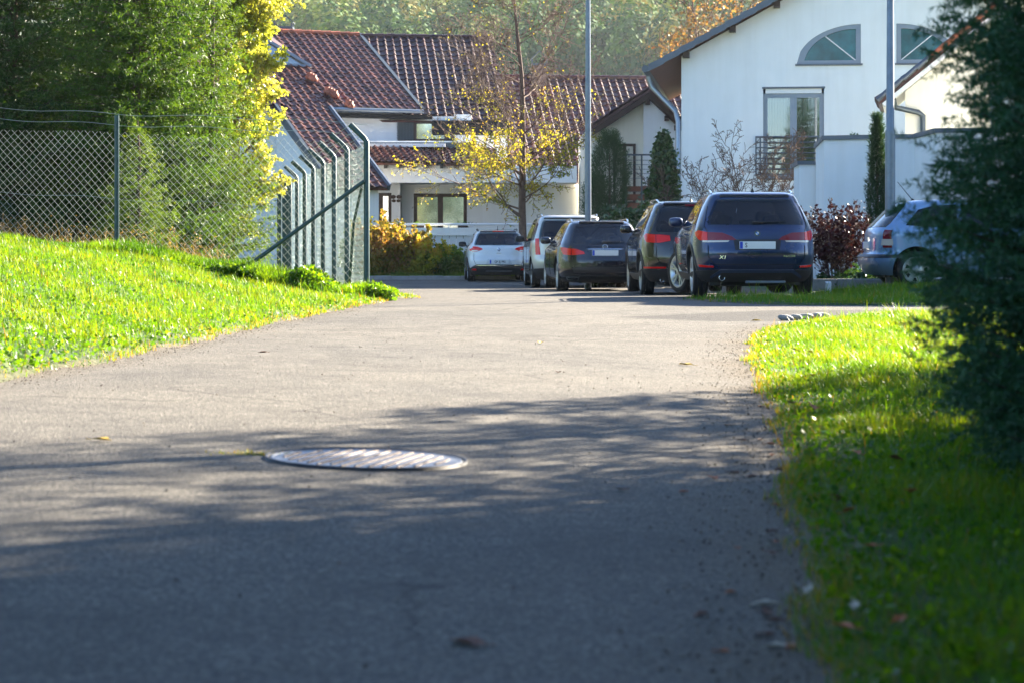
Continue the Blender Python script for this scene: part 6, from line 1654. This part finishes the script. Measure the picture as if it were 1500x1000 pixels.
# broadleaf trees and shrubs
def grow(mb, segs, p, d, L_, r, lev, maxlev, rng, prm):
    n = prm['n'][lev]; pts = [p.copy()]; rs = [r]; dd = d.copy()
    for i in range(n):
        dd = unit((dd + rng.normal(size=3)*prm['wig'][lev] + np.array([0,0,prm['up'][lev]]))[None])[0]
        pts.append(pts[-1] + dd*L_/n); rs.append(max(r*(1-(i+1)/n*prm['tap'][lev]), prm['rmin']))
    mb.tube([tuple(q) for q in pts], rs, prm['sides'][lev], caps=False)
    pts = np.array(pts)
    if lev == maxlev:
        segs.append(pts); return
    k = prm['k'][lev]; t0 = prm['t0'][lev]
    for i in range(k):
        t = t0 + (1-t0)*(i+rng.random())/k; q = t*n; j = min(int(q), n-1); b = pts[j]+(pts[j+1]-pts[j])*(q-j)
        fw = unit((pts[j+1]-pts[j])[None])[0]; rv = rng.normal(size=3); rv = unit((rv - fw*rv.dot(fw))[None])[0]
        an = prm['ang'][lev]*(0.75+0.5*rng.random()); nd = fw*math.cos(an)+rv*math.sin(an)
        ln = L_*prm['len'][lev]*(0.65+0.6*rng.random())*((1-t*prm['sh'][lev]))
        rr = rs[j]*prm['rr'][lev]
        grow(mb, segs, b, nd, ln, max(rr, prm['rmin']), lev+1, maxlev, rng, prm)

def tree(name, x, y, hgt, r, label, prm, seed, leafm=None, nleaf=6, lsize=0.07, leafprob=None, z0=None, cat='tree', maxlev=3, lean=(0,0,1), twigm=None, leafname='leaves', trunkname='trunk', stems=1, spread=0.5):
    rng = np.random.default_rng(seed); z0 = H(x, y) if z0 is None else z0; root = empty(name, (x, y, z0), 0, label, cat)
    mb = MB(); segs = []
    for s_ in range(stems):
        if stems == 1: d = unit(np.array(lean, float)[None])[0]; o_ = np.zeros(3)
        else: a = 2*PI*s_/stems+rng.random(); q = spread*rng.random()**0.6; d = unit(np.array([[math.cos(a)*q, math.sin(a)*q, 1.0]]))[0]; o_ = np.array([math.cos(a)*q*0.3, math.sin(a)*q*0.3, 0])
        grow(mb, segs, o_+np.array([0,0,-0.1]), d, hgt*(1 if stems == 1 else 0.75+0.35*rng.random()), r, 0, maxlev, rng, prm)
    mb.build(trunkname, twigm or M['twig'], root, fix=False)
    if leafm is not None:
        P = []
        for sg in segs:
            c = sg.mean(0); pr = 1.0 if leafprob is None else leafprob(c)
            k = rng.poisson(nleaf*pr)
            if k:
                i = rng.integers(0, len(sg)-1, k); f = rng.random(k)[:,None]; P.append(sg[i]*(1-f)+sg[i+1]*f + rng.normal(size=(k,3))*0.02)
        P = np.concatenate(P); V = leafquads(P, lsize, rng, aspect=0.75)
        cl = 0.5+0.5*np.sin(P[:,0]*2.2+P[:,2]*1.7)*np.sin(P[:,1]*2+P[:,2]*2.4)
        np_mesh(leafname, V, 4, leafm, root, np.clip(0.5*cl+0.5*rng.random(len(P)), 0, 1))
    return root

YEL = leaf_mat('yellow_autumn_leaves', [(0.12,0.17,0.02),(0.27,0.31,0.04),(0.42,0.43,0.10),(0.55,0.50,0.26)], trans=0.45, rough=0.35, spec=0.5, tmul=(1.7,1.6,0.6))
YG = leaf_mat('yellow_green_leaves', [(0.08,0.13,0.015),(0.22,0.26,0.02),(0.42,0.38,0.05),(0.42,0.24,0.08)], trans=0.5, tmul=(2.1,1.8,0.45))
ORG = leaf_mat('orange_brown_leaves', [(0.12,0.11,0.03),(0.24,0.13,0.06),(0.32,0.19,0.07),(0.22,0.08,0.05)], trans=0.35, tmul=(1.5,1.4,0.8))
REDL = leaf_mat('dark_red_leaves', [(0.018,0.008,0.012),(0.04,0.012,0.018),(0.08,0.022,0.024)], trans=0.12, rough=0.4)
GRNL = leaf_mat('fresh_green_leaves', [(0.03,0.08,0.012),(0.08,0.16,0.02),(0.18,0.26,0.03)], trans=0.45)

# the half bare tree in front of the tiled house
prm = dict(n=[14,7,5,4], wig=[0.035,0.12,0.16,0.2], up=[0.02,0.06,0.03,0.0], tap=[0.93,0.9,0.9,0.8], sides=[9,5,3,3], k=[66,12,8], t0=[0.17,0.15,0.12], ang=[1.15,0.8,0.8],
           len=[0.34,0.42,0.42], sh=[0.55,0.45,0.4], rr=[0.28,0.5,0.6], rmin=0.007)
p = at(766, 400, 62.8)
tree('half_bare_tree', p.x, 62.9, 10.6, 0.135, 'tall half bare tree with yellow leaves low down, in front of the tiled house', prm, 43, YG, 7.0, 0.056,
     leafprob=lambda c: (0.02 if c[2] > 5.6 else (0.15 if c[2] > 4.3 else 1.3))*(1.0 if math.hypot(c[0], c[1]) < 1.7 else 0.45), twigm=M['twig'])
# yellow tree beside the spruces
prm = dict(n=[9,6,4,3], wig=[0.06,0.14,0.2,0.2], up=[0.02,0.08,-0.06,-0.2], tap=[0.9,0.9,0.9,0.8], sides=[7,4,3,3], k=[44,9,7], t0=[0.08,0.1,0.1], ang=[0.75,0.7,0.8],
           len=[0.22,0.5,0.5], sh=[0.35,0.3,0.3], rr=[0.4,0.5,0.6], rmin=0.004)
p = at(338, 300, 42.0)
tree('yellow_tree', p.x, 42.0, 7.4, 0.09, 'dense tree with bright yellow leaves, between the spruces and the tiled house', prm, 42, YEL, 26, 0.068)
# red brown trees beyond the white house roof
prm = dict(n=[8,6,4,3], wig=[0.05,0.12,0.15,0.2], up=[0.02,0.10,0.05,0.0], tap=[0.9,0.9,0.9,0.8], sides=[6,4,3,3], k=[26,8,6], t0=[0.25,0.15,0.1], ang=[0.8,0.7,0.7],
           len=[0.40,0.45,0.45], sh=[0.5,0.4,0.4], rr=[0.4,0.5,0.6], rmin=0.010)
for (px_, Y_, hg, sd, lb_) in ((1035, 96, 13.5, 51, 'red brown autumn tree rising behind the roof slope of the white house'), (1088, 102, 15.0, 52, 'taller red brown autumn tree, cut by the top edge above the white roof'), (985, 104, 9.5, 53, 'low orange autumn tree left of the white house eave')):
    p = at(px_, 300, Y_); tree('autumn_tree', p.x, Y_, hg, 0.16, lb_, prm, sd, ORG, 1.5 if sd != 53 else 1.6, 0.17, z0=-0.2)
# bare shrub in front of the white house
prm = dict(n=[6,5,4,3], wig=[0.10,0.14,0.18,0.2], up=[0.02,0.04,0.02,0.0], tap=[0.8,0.85,0.85,0.8], sides=[5,4,3,3], k=[7,6,5], t0=[0.3,0.2,0.15], ang=[0.7,0.7,0.7],
           len=[0.55,0.5,0.5], sh=[0.4,0.4,0.4], rr=[0.6,0.6,0.6], rmin=0.007)
p = at(1092, 300, 53.5); tree('bare_shrub', p.x, 53.5, 2.9, 0.035, 'leafless branching shrub before the tall window of the white house', prm, 61, None, cat='shrub', stems=8, spread=0.9, trunkname='branches', z0=1.1-0.55)
# red leaved shrub beside the dark blue SUV
prm = dict(n=[6,4,3], wig=[0.06,0.12,0.15], up=[0.03,0.08,0.05], tap=[0.7,0.8,0.8], sides=[4,3,3], k=[8,5], t0=[0.25,0.1], ang=[0.55,0.7],
           len=[0.32,0.5], sh=[0.3,0.3], rr=[0.6,0.6], rmin=0.004)
p = at(1226, 400, 38.0); tree('red_leaved_shrub', p.x, 38.0, 1.32, 0.012, 'dark red leaved shrub on thin stems between dark blue SUV and light blue hatchback', prm, 62, REDL, 4.5, 0.065, cat='shrub', maxlev=2, stems=26, spread=0.42, trunkname='stems',
     leafprob=lambda c: 1.0 if c[2] > 0.55 else 0.25)
def bush(name, x, y, hgt, rad, label, leafm, seed, stems=30, nleaf=9, ls=0.08, z0=None, lp=None):
    prm = dict(n=[5,4,3], wig=[0.10,0.15,0.2], up=[0.02,0.04,0.0], tap=[0.7,0.8,0.8], sides=[4,3,3], k=[8,5], t0=[0.1,0.1], ang=[0.7,0.8], len=[0.38,0.5], sh=[0.3,0.3], rr=[0.6,0.6], rmin=0.004)
    return tree(name, x, y, hgt, 0.012, label, prm, seed, leafm, nleaf, ls, cat='shrub', maxlev=2, stems=stems, spread=rad/hgt*1.3, trunkname='stems', z0=z0, leafprob=lp)
ORB = leaf_mat('orange_green_shrub_leaves', [(0.04,0.09,0.015),(0.17,0.17,0.02),(0.34,0.20,0.04),(0.38,0.14,0.08)], trans=0.4, tmul=(1.6,1.6,0.7))
for px_, Y_, hg, rd, mt, sd, lb_ in ((556, 63.6, 1.55, 0.7, ORB, 71, 'orange tinged shrub beside the corner fence post'), (590, 64.2, 1.45, 0.8, ORB, 72, 'pink and orange shrub below the balcony wall'),
        (622, 63.9, 1.1, 0.7, YG, 73, 'yellow green shrub in the middle of the hedge bed'), (650, 64.0, 0.85, 0.55, GRNL, 74, 'low green shrub beside the white estate car'), (533, 65.0, 1.3, 0.6, GRNL, 75, 'green shrub half hidden by the fence corner')):
    p = at(px_, 400, Y_); bush('shrub', p.x, Y_, hg, rd, lb_, mt, sd, stems=34, nleaf=11, ls=0.10)
for px_, Y_, hg, rd, sd, lb_ in ((935, 52.0, 1.7, 0.7, 76, 'dark green shrub between the juniper and the ivy cone'), (902, 50.5, 1.3, 0.6, 77, 'low dark shrub behind the black SUV roof')):
    p = at(px_, 400, Y_); bush('shrub', p.x, Y_, hg, rd, lb_, IVY, sd, stems=34, nleaf=11, ls=0.10)
for px_, Y_, hg, rd, sd, lb_ in ((1268, 37.6, 0.42, 0.5, 78, 'low ground shrub left of the hatchback wheel'), (1238, 37.3, 0.35, 0.45, 79, 'low ground shrub under the red leaved shrub')):
    p = at(px_, 400, Y_); bush('shrub', p.x, Y_, hg, rd, lb_, IVY, sd, stems=24, nleaf=10, ls=0.06)
p = at(1265, 195, 46.2); bush('balcony_plant', p.x, 46.2, 0.32, 0.2, 'small dark plant showing above the terrace wall left of the cypress', IVY, 80, stems=8, nleaf=10, ls=0.06, z0=2.85)
# planters on the balcony wall
for i, px_ in enumerate((575, 610, 624, 678)):
    p = at(px_, 331, 69.3); mb = MB(); mb.box(-0.16,0.16,-0.08,0.08,-0.1,0.05); root = empty('flower_pot', (p.x, 69.25, p.z-0.02), 0, ['dark flower pot leftmost on the balcony wall', 'dark flower pot second from the left on the balcony wall', 'dark flower pot left of the window mullion on the balcony wall', 'dark flower pot rightmost on the balcony wall'][i], 'flower pot')
    mb.build('pot', M['brown_wood'], root, bevel=0.01)
    rng = np.random.default_rng(i); V = leafquads(rng.normal(size=(90,3))*np.array([0.13,0.06,0.04])+np.array([0,0,0.08]), 0.06, rng); np_mesh('plant', V, 4, GRNL, root, rng.random(90)*0.5)

# ---------------------------------------------------------------- grass, weeds, fallen leaves
GRASS = leaf_mat('grass_blades', [(0.018,0.090,0.014),(0.038,0.155,0.016),(0.080,0.20,0.015),(0.20,0.17,0.07)], trans=0.5, rough=0.4, spec=0.3, tmul=(3.2,1.75,0.25))
WEED = leaf_mat('weed_leaves', [(0.025,0.08,0.008),(0.05,0.14,0.01),(0.11,0.20,0.015)], trans=0.5, rough=0.4, tmul=(2.6,2.0,0.35))
DRY = leaf_mat('dry_stalks', [(0.13,0.085,0.05),(0.24,0.16,0.09),(0.32,0.24,0.16)], trans=0.3)
def blades(X, Y, hgt, wid, rng, lean=0.35):
    n = len(X); Z = Hn(X, Y) + 0.012*(road_sd(X, Y) < -0.05) - 0.004; b = np.stack([X, Y, Z], 1)
    a = rng.random(n)*2*PI; ln = (rng.random(n)**0.7)*lean*2.0
    d = np.stack([np.cos(a)*ln, np.sin(a)*ln, np.ones(n)], 1); d = unit(d)
    s_ = unit(np.stack([-np.sin(a)+rng.normal(size=n)*0.5, np.cos(a)+rng.normal(size=n)*0.5, np.zeros(n)], 1))*(wid/2)[:,None]
    m1 = b + d*(hgt*0.55)[:,None]; d2 = unit(d + np.stack([np.cos(a)*ln, np.sin(a)*ln, -0.35*ln], 1)*0.8); t = m1 + d2*(hgt*0.5)[:,None]
    # two triangles + quad as three triangles with consecutive vertices
    T1 = np.stack([b-s_, b+s_, m1+s_*0.8], 1); T2 = np.stack([b-s_, m1+s_*0.8, m1-s_*0.8], 1); T3 = np.stack([m1-s_*0.8, m1+s_*0.8, t], 1)
    return np.stack([T1, T2, T3], 1).reshape(-1, 3, 3)
def region(n, x0, x1, y0, y1, rng, ypow=1.0):
    return x0+(x1-x0)*rng.random(n), y0+(y1-y0)*rng.random(n)**ypow
def lawn(name, label_unused, X, Y, rng, hb=0.06, wmul=1.0, m=GRASS, lo=0.0):
    sd = road_sd(X, Y); nz = 0.5+0.5*wob(X*1.3+3, Y*1.3, 1.6)
    pk = np.clip((-sd+0.03)/0.08, 0, 1)*(0.45+0.55*nz) ; keep = (rng.random(len(X)) < np.clip(pk+lo, 0, 1)) & (sd < 0.03)
    X, Y, sd, nz = X[keep], Y[keep], sd[keep], nz[keep]
    tall = np.clip(-sd/0.4, 0.65, 1)
    h = hb*tall*(0.5+0.9*rng.random(len(X)))*(0.75+0.6*nz)*(1+1.2*(rng.random(len(X)) < 0.03)); w = (0.0028+0.00015*Y)*wmul*(0.7+0.6*rng.random(len(X)))
    V = blades(X, Y, h, w, rng)
    dryp = 0.035+0.5*np.exp(sd/0.10)
    tint = np.clip(0.15+0.42*nz+0.28*rng.random(len(X)), 0, 0.72); dr = rng.random(len(X)) < dryp; tint[dr] = 0.8+0.2*rng.random(dr.sum())
    o = np_mesh(name, V, 3, m, None, np.repeat(tint, 3)); tag(o, kind='stuff'); return o
rng = np.random.default_rng(100)
# left lawn: triangle widening with distance
n = 290000; Y = 10.6+(33.4-10.6)*rng.random(n)**0.8; xl = -0.262*Y-0.8; xr = edgeL(Y)+0.1; X = xl+(xr-xl)*rng.random(n)
ok = rng.random(n) < (xr-xl)/8.0
lawn('grass', '', X[ok], Y[ok], rng, 0.07, 1.25)
n = 420000; Y = 3.2+(24.9-3.2)*rng.random(n)**1.25; xl = edgeR(Y)-0.1; xr = 0.262*Y+0.6; X = xl+np.maximum(xr-xl, 0)*rng.random(n)
ok = rng.random(n) < (xr-xl)/3.4
lawn('grass', '', X[ok], Y[ok], rng, 0.056, 1.0)
n = 60000; X, Y = region(n, 2.2, 12.5, 28.0, 34.6, rng); ok = (Y < 31.0) | (X > 4.85); ok &= ~((X > 2.75) & (X < 4.5) & (Y > 31.2))
lawn('grass', '', X[ok], Y[ok], rng, 0.095, 1.3)
# verge around the far side
n = 30000; X, Y = region(n, -4.2, 1.5, 62.45, 66, rng); lawn('grass', '', X, Y, rng, 0.16, 1.2)
# weeds along the fence foot
n = 26000; t = rng.random(n); X = -2.05 - t*7.5; Y = np.interp(X, [-12,-2.1], [33.2,31]) - 0.15 - 1.25*rng.random(n)**1.5 + 0.5*rng.random(n)*(t < 0.03)
h = (0.16+0.20*rng.random(n)*(0.5+0.5*np.sin(X*3.1))**1.0)*(1-0.45*np.clip((-X-4.5)/3, 0, 1)); V = blades(X, Y, h, 0.012+0.012*rng.random(n), rng, 0.5)
o = np_mesh('weeds', V, 3, WEED, None, np.repeat(np.clip(0.2+0.5*rng.random(n)+0.3*np.sin(X*5), 0, 1), 3)); tag(o, kind='stuff')
# broad leaved plants on the bank before the fence corner
n = 15000; X = -4.9+3.25*rng.random(n); Y = 30.85-0.9*rng.random(n); hh = 0.36*np.clip(1-np.abs(X+2.9)/2.2, 0.25, 1)*(0.7+0.3*np.sin(X*6)); Z = Hn(X, Y)+hh*rng.random(n)**0.6
V = leafquads(np.stack([X, Y, Z], 1), 0.055, rng, aspect=0.7); o = np_mesh('leafy_weeds', V, 4, WEED, None, np.clip(0.3+0.7*rng.random(n), 0, 1)); tag(o, kind='stuff')
# dry stalks behind the wires
n = 800; X = -9.5+5.2*rng.random(n); Y = np.interp(X, [-12,-2.1], [33.2,31])+0.15+1.3*rng.random(n)
V = blades(X, Y, 0.15+0.33*rng.random(n)**2, 0.005+0.006*rng.random(n), rng, 0.3); o = np_mesh('dry_grass', V, 3, DRY, None, np.repeat(rng.random(n), 3)); tag(o, kind='stuff')
nn = 2200; k_ = rng.integers(0, n, nn); top = V.reshape(n, 9, 3)[k_, 8] ; P = top + rng.normal(size=(nn,3))*np.array([0.025,0.025,0.05]); o = np_mesh('dry_grass', leafquads(P, 0.028, rng), 4, DRY, None, rng.random(nn)); tag(o, kind='stuff')
# clover and small weeds in the lawns
n = 16000; Y = 3.5+20*rng.random(n)**1.3; X = edgeR(Y)+0.05+np.maximum(0.262*Y+0.5-edgeR(Y), 0)*rng.random(n); V = leafquads(np.stack([X, Y, Hn(X, Y)+0.02+0.035*rng.random(n)], 1), 0.024, rng, aspect=0.9)
o = np_mesh('weeds', V, 4, WEED, None, rng.random(n)); tag(o, kind='stuff')
n = 9000; Y = 11.5+20*rng.random(n); X = edgeL(Y)-0.05-np.maximum(0.262*Y+0.5+edgeL(Y), 0)*rng.random(n); V = leafquads(np.stack([X, Y, Hn(X, Y)+0.03+0.035*rng.random(n)], 1), 0.032, rng, aspect=0.9)
o = np_mesh('weeds', V, 4, WEED, None, rng.random(n)); tag(o, kind='stuff')
# crumbs and grit along the road edges
def gritm(name, cols): return leaf_mat(name, cols, trans=0.0, rough=0.9)
GRIT = gritm('grit', [(0.03,0.02,0.015),(0.07,0.05,0.035),(0.14,0.11,0.08),(0.32,0.28,0.24)])
n = 5200; Y = 3.4+20*rng.random(n)**1.4; X = edgeR(Y)+0.03-np.abs(rng.normal(size=n))*0.20; n2 = 2600; Y2 = 11+21*rng.random(n2); X2 = edgeL(Y2)-0.02+np.abs(rng.normal(size=n2))*0.16
n3 = 1500; Y3 = 3.5+25*rng.random(n3); X3 = edgeL(Y3)+(edgeR(Y3)-edgeL(Y3))*rng.random(n3)
X = np.concatenate([X, X2, X3]); Y = np.concatenate([Y, Y2, Y3]); n = len(X); sz = 0.0025+0.0055*rng.random(n)**3; P = np.stack([X, Y, Hn(X, Y)+0.004], 1)
a = rng.random(n)*6.28; d1 = np.stack([np.cos(a), np.sin(a), np.zeros(n)], 1)*sz[:,None]; d2 = np.stack([-np.sin(a), np.cos(a), np.zeros(n)], 1)*sz[:,None]*0.7; up = np.array([0,0,1.0])*sz[:,None]*0.9
T = np.concatenate([np.stack([P+d1, P+d2, P+up], 1), np.stack([P+d2, P-d1, P+up], 1), np.stack([P-d1, P-d2, P+up], 1), np.stack([P-d2, P+d1, P+up], 1)], 1)
o = np_mesh('gravel', T.reshape(-1,3), 3, GRIT, None, np.repeat(rng.random(n), 4)); tag(o, kind='stuff')
# moss and dry grass tuft at the manhole
n = 420; a = rng.normal(size=n)*0.055; X = cx_-0.44+a*1.3; Y = cy_+0.10+rng.normal(size=n)*0.035; V = blades(X, Y, 0.008+0.014*rng.random(n), np.full(n, 0.004), rng, 0.9); 
th = rng.uniform(0.15*PI, 0.95*PI, 500); X2 = cx_+0.402*np.cos(th)+rng.normal(size=500)*0.004; Y2 = cy_+0.402*np.sin(th)+rng.normal(size=500)*0.004; V2 = blades(X2, Y2, 0.008+0.012*rng.random(500), np.full(500, 0.004), rng, 0.9)
o = np_mesh('moss', np.concatenate([V, V2]), 3, GRASS, None, np.clip(0.55+0.45*rng.random(3*920), 0, 1)); tag(o, kind='stuff')

def fallen(px, py, size, m, kind, seed, zlift=0.004, on='road'):
    # walk along the view ray until it meets the ground
    Y = 3.0
    for _ in range(4000):
        p = at(px, py, Y)
        if p.z <= H(p.x, Y) + zlift: break
        Y += 0.01
    rs = random.Random(seed); mb = MB(); n = 9; vs_ = []
    for i in range(n):
        a = 2*PI*i/n; rr = size*(1.0 if i % 2 == 0 else 0.62)*(0.85+0.3*rs.random()); vs_.append((rr*math.cos(a)*1.25, rr*math.sin(a)*0.8, size*0.28*abs(math.sin(a*1.0+0.4))+0.002))
    vs_.append((0, 0, 0.001)); up = [(a, b_, c+0.0012) for a, b_, c in vs_]
    fs = [(i, (i+1) % n, n) for i in range(n)] + [((i+1) % n + n+1, i+n+1, 2*n+1) for i in range(n)] + [(i, i+n+1, (i+1) % n + n+1, (i+1) % n) for i in range(n)]
    mb.add(vs_+up, fs); mb.tube([(size*1.2, 0, 0.003), (size*1.9, size*0.2, 0.006)], 0.0015, 4)
    o = mb.build('fallen_leaf', m); o.location = (p.x, Y, H(p.x, Y) + (0.003 if on == 'road' else 0.055)); o.rotation_euler = (rs.uniform(-.3,.3) if on != 'road' else 0, rs.uniform(-.4,.4) if on != 'road' else rs.uniform(-.1,.1), rs.uniform(0, 6.28))
    tag(o, kind, 'leaf', 'fallen leaves on the road' if on == 'road' else 'fallen leaves on the lawn'); return o
BR = mat('brown_dead_leaf', (0.14, 0.055, 0.03), 0.7, var=0.3, vscale=40); PALE = mat('pale_dead_leaf', (0.42, 0.36, 0.28), 0.7, var=0.2, vscale=40); ORL = mat('orange_dead_leaf', (0.38, 0.11, 0.03), 0.65, var=0.3, vscale=40); YLL = mat('yellow_dead_leaf', (0.55, 0.38, 0.06), 0.6, var=0.2, vscale=40)
one = [(683, 942, 0.038, BR, 'large curled brown leaf in the shade at the bottom centre of the road'), (911, 717, 0.022, BR, 'small dark brown leaf in the shaded road, right of the manhole cover'), (1120, 886, 0.030, PALE, 'large pale leaf at the right road edge in the foreground shade'),
       (1136, 947, 0.022, PALE, 'small pale leaf at the right road edge, nearest to the camera'), (150, 644, 0.035, YLL, 'yellowish leaf on the sunlit road left of the manhole cover'), (1004, 534, 0.05, YLL, 'pale yellow leaf in the sunny middle of the road'),
       (818, 545, 0.025, BR, 'tiny brown leaf alone in the sunny middle of the road'), (385, 516, 0.03, BR, 'small dark leaf on the sunny road near the left lawn edge'), (1076, 692, 0.02, BR, 'brown leaf by the right road edge at shadow level'),
       (1107, 470, 0.05, YLL, 'yellow leaf at the mouth of the side lane'), (792, 502, 0.04, YLL, 'yellow leaf far up the sunny road centre')]
for i, (px_, py_, s_, m_, lb_) in enumerate(one): fallen(px_, py_, s_, m_, lb_, i)
rs = random.Random(77)
for i in range(26):
    py_ = rs.uniform(590, 960); Yg = 2669/(py_-352); xe = float(edgeR(Yg)); px_ = 750 + FPX*(xe-abs(rs.gauss(0.02, 0.14)))/Yg
    fallen(px_, py_, rs.uniform(0.012, 0.022), rs.choice([BR, BR, BR, ORL]), 'small brown leaf among the crumbs along the right edge of the road', 200+i)
lawnl = [(1341,512,.035,ORL),(1168,514,.03,BR),(1187,516,.03,ORL),(1190,550,.03,YLL),(1192,597,.03,ORL),(1256,663,.022,ORL),(1312,672,.03,BR),(1333,720,.03,ORL),(1225,728,.022,BR),(1244,748,.022,ORL),(1338,552,.03,YLL),(1224,733,.024,BR),(1316,910,.022,ORL),(1233,918,.026,ORL),(1252,888,.018,PALE),(1185,865,.02,PALE),(1275,800,.018,ORL),(1160,590,.03,BR),(1288,500,.03,YLL),(1236,541,.025,PALE)]
for i, (px_, py_, s_, m_) in enumerate(lawnl):
    nm = {'brown_dead_leaf': 'brown', 'pale_dead_leaf': 'pale', 'orange_dead_leaf': 'orange', 'yellow_dead_leaf': 'yellow'}[m_.name]
    fallen(px_, py_, s_, m_, nm + ' fallen leaf lying on the right lawn', 300+i, 0.055, 'lawn')

# ---------------------------------------------------------------- wooded hill
FOR = leaf_mat('far_wood_leaves', [(0.030,0.075,0.035),(0.06,0.13,0.03),(0.11,0.18,0.03),(0.20,0.21,0.05),(0.24,0.17,0.08)], trans=0.08, rough=0.8, spec=0.1)
rng = np.random.default_rng(9)
nc = 2300; Yc = 370*(980/370)**rng.random(nc); Xc = (-0.17+0.36*rng.random(nc))*Yc; Rc = (3.8+3.4*rng.random(nc)); Zc = Hn(Xc, Yc)+Rc*1.1
nf = 420
u = rng.normal(size=(nc, nf, 3)); u = unit(u); u[...,2] = np.abs(u[...,2])*1.0-0.15
bump = 1+0.26*np.sin(u[...,0]*5+Xc[:,None])*np.sin(u[...,1]*5+Yc[:,None])+0.12*rng.normal(size=(nc, nf))
cone = (rng.random(nc) < 0.07)
hz = np.where(cone, 2.1, 1.15)[:,None]; hr = np.where(cone, 0.6, 1.0)[:,None]
P = np.stack([Xc[:,None]+u[...,0]*Rc[:,None]*bump*hr, Yc[:,None]+u[...,1]*Rc[:,None]*bump*hr, Zc[:,None]+u[...,2]*Rc[:,None]*bump*hz], -1)
sp = rng.random(nc)**0.9; sp[cone] *= 0.15
tint = np.clip(sp[:,None]*0.85+0.12*rng.random((nc, nf)), 0, 1)
nrm_ = unit(u + rng.normal(size=u.shape)*0.30).reshape(-1, 3); P = P.reshape(-1, 3); s1 = unit(np.cross(nrm_, rng.normal(size=P.shape))); s2 = np.cross(nrm_, s1)
sz = np.repeat(Rc*0.095*np.clip(Yc/700, 0.7, 1.2), nf)[:,None]*(0.6+0.8*rng.random((len(P),1)))
V = np.stack([P-s1*sz, P-s2*sz, P+s1*sz, P+s2*sz], 1)
o = np_mesh('forest', V, 4, FOR, None, tint.ravel()); tag(o, kind='stuff')

# ---------------------------------------------------------------- air
hm = bpy.data.materials.new('haze'); hm.use_nodes = True; nt = hm.node_tree; nt.nodes.clear()
pv = nt.nodes.new('ShaderNodeVolumePrincipled'); pv.inputs['Density'].default_value = 0.00010; pv.inputs['Color'].default_value = (0.80, 0.88, 1.0, 1); pv.inputs['Anisotropy'].default_value = 0.35
oo = nt.nodes.new('ShaderNodeOutputMaterial'); nt.links.new(pv.outputs[0], oo.inputs['Volume'])
mb = MB(); mb.box(-1600, 1600, -320, 2600, -3, 176); o = mb.build('haze', hm); tag(o, kind='stuff')
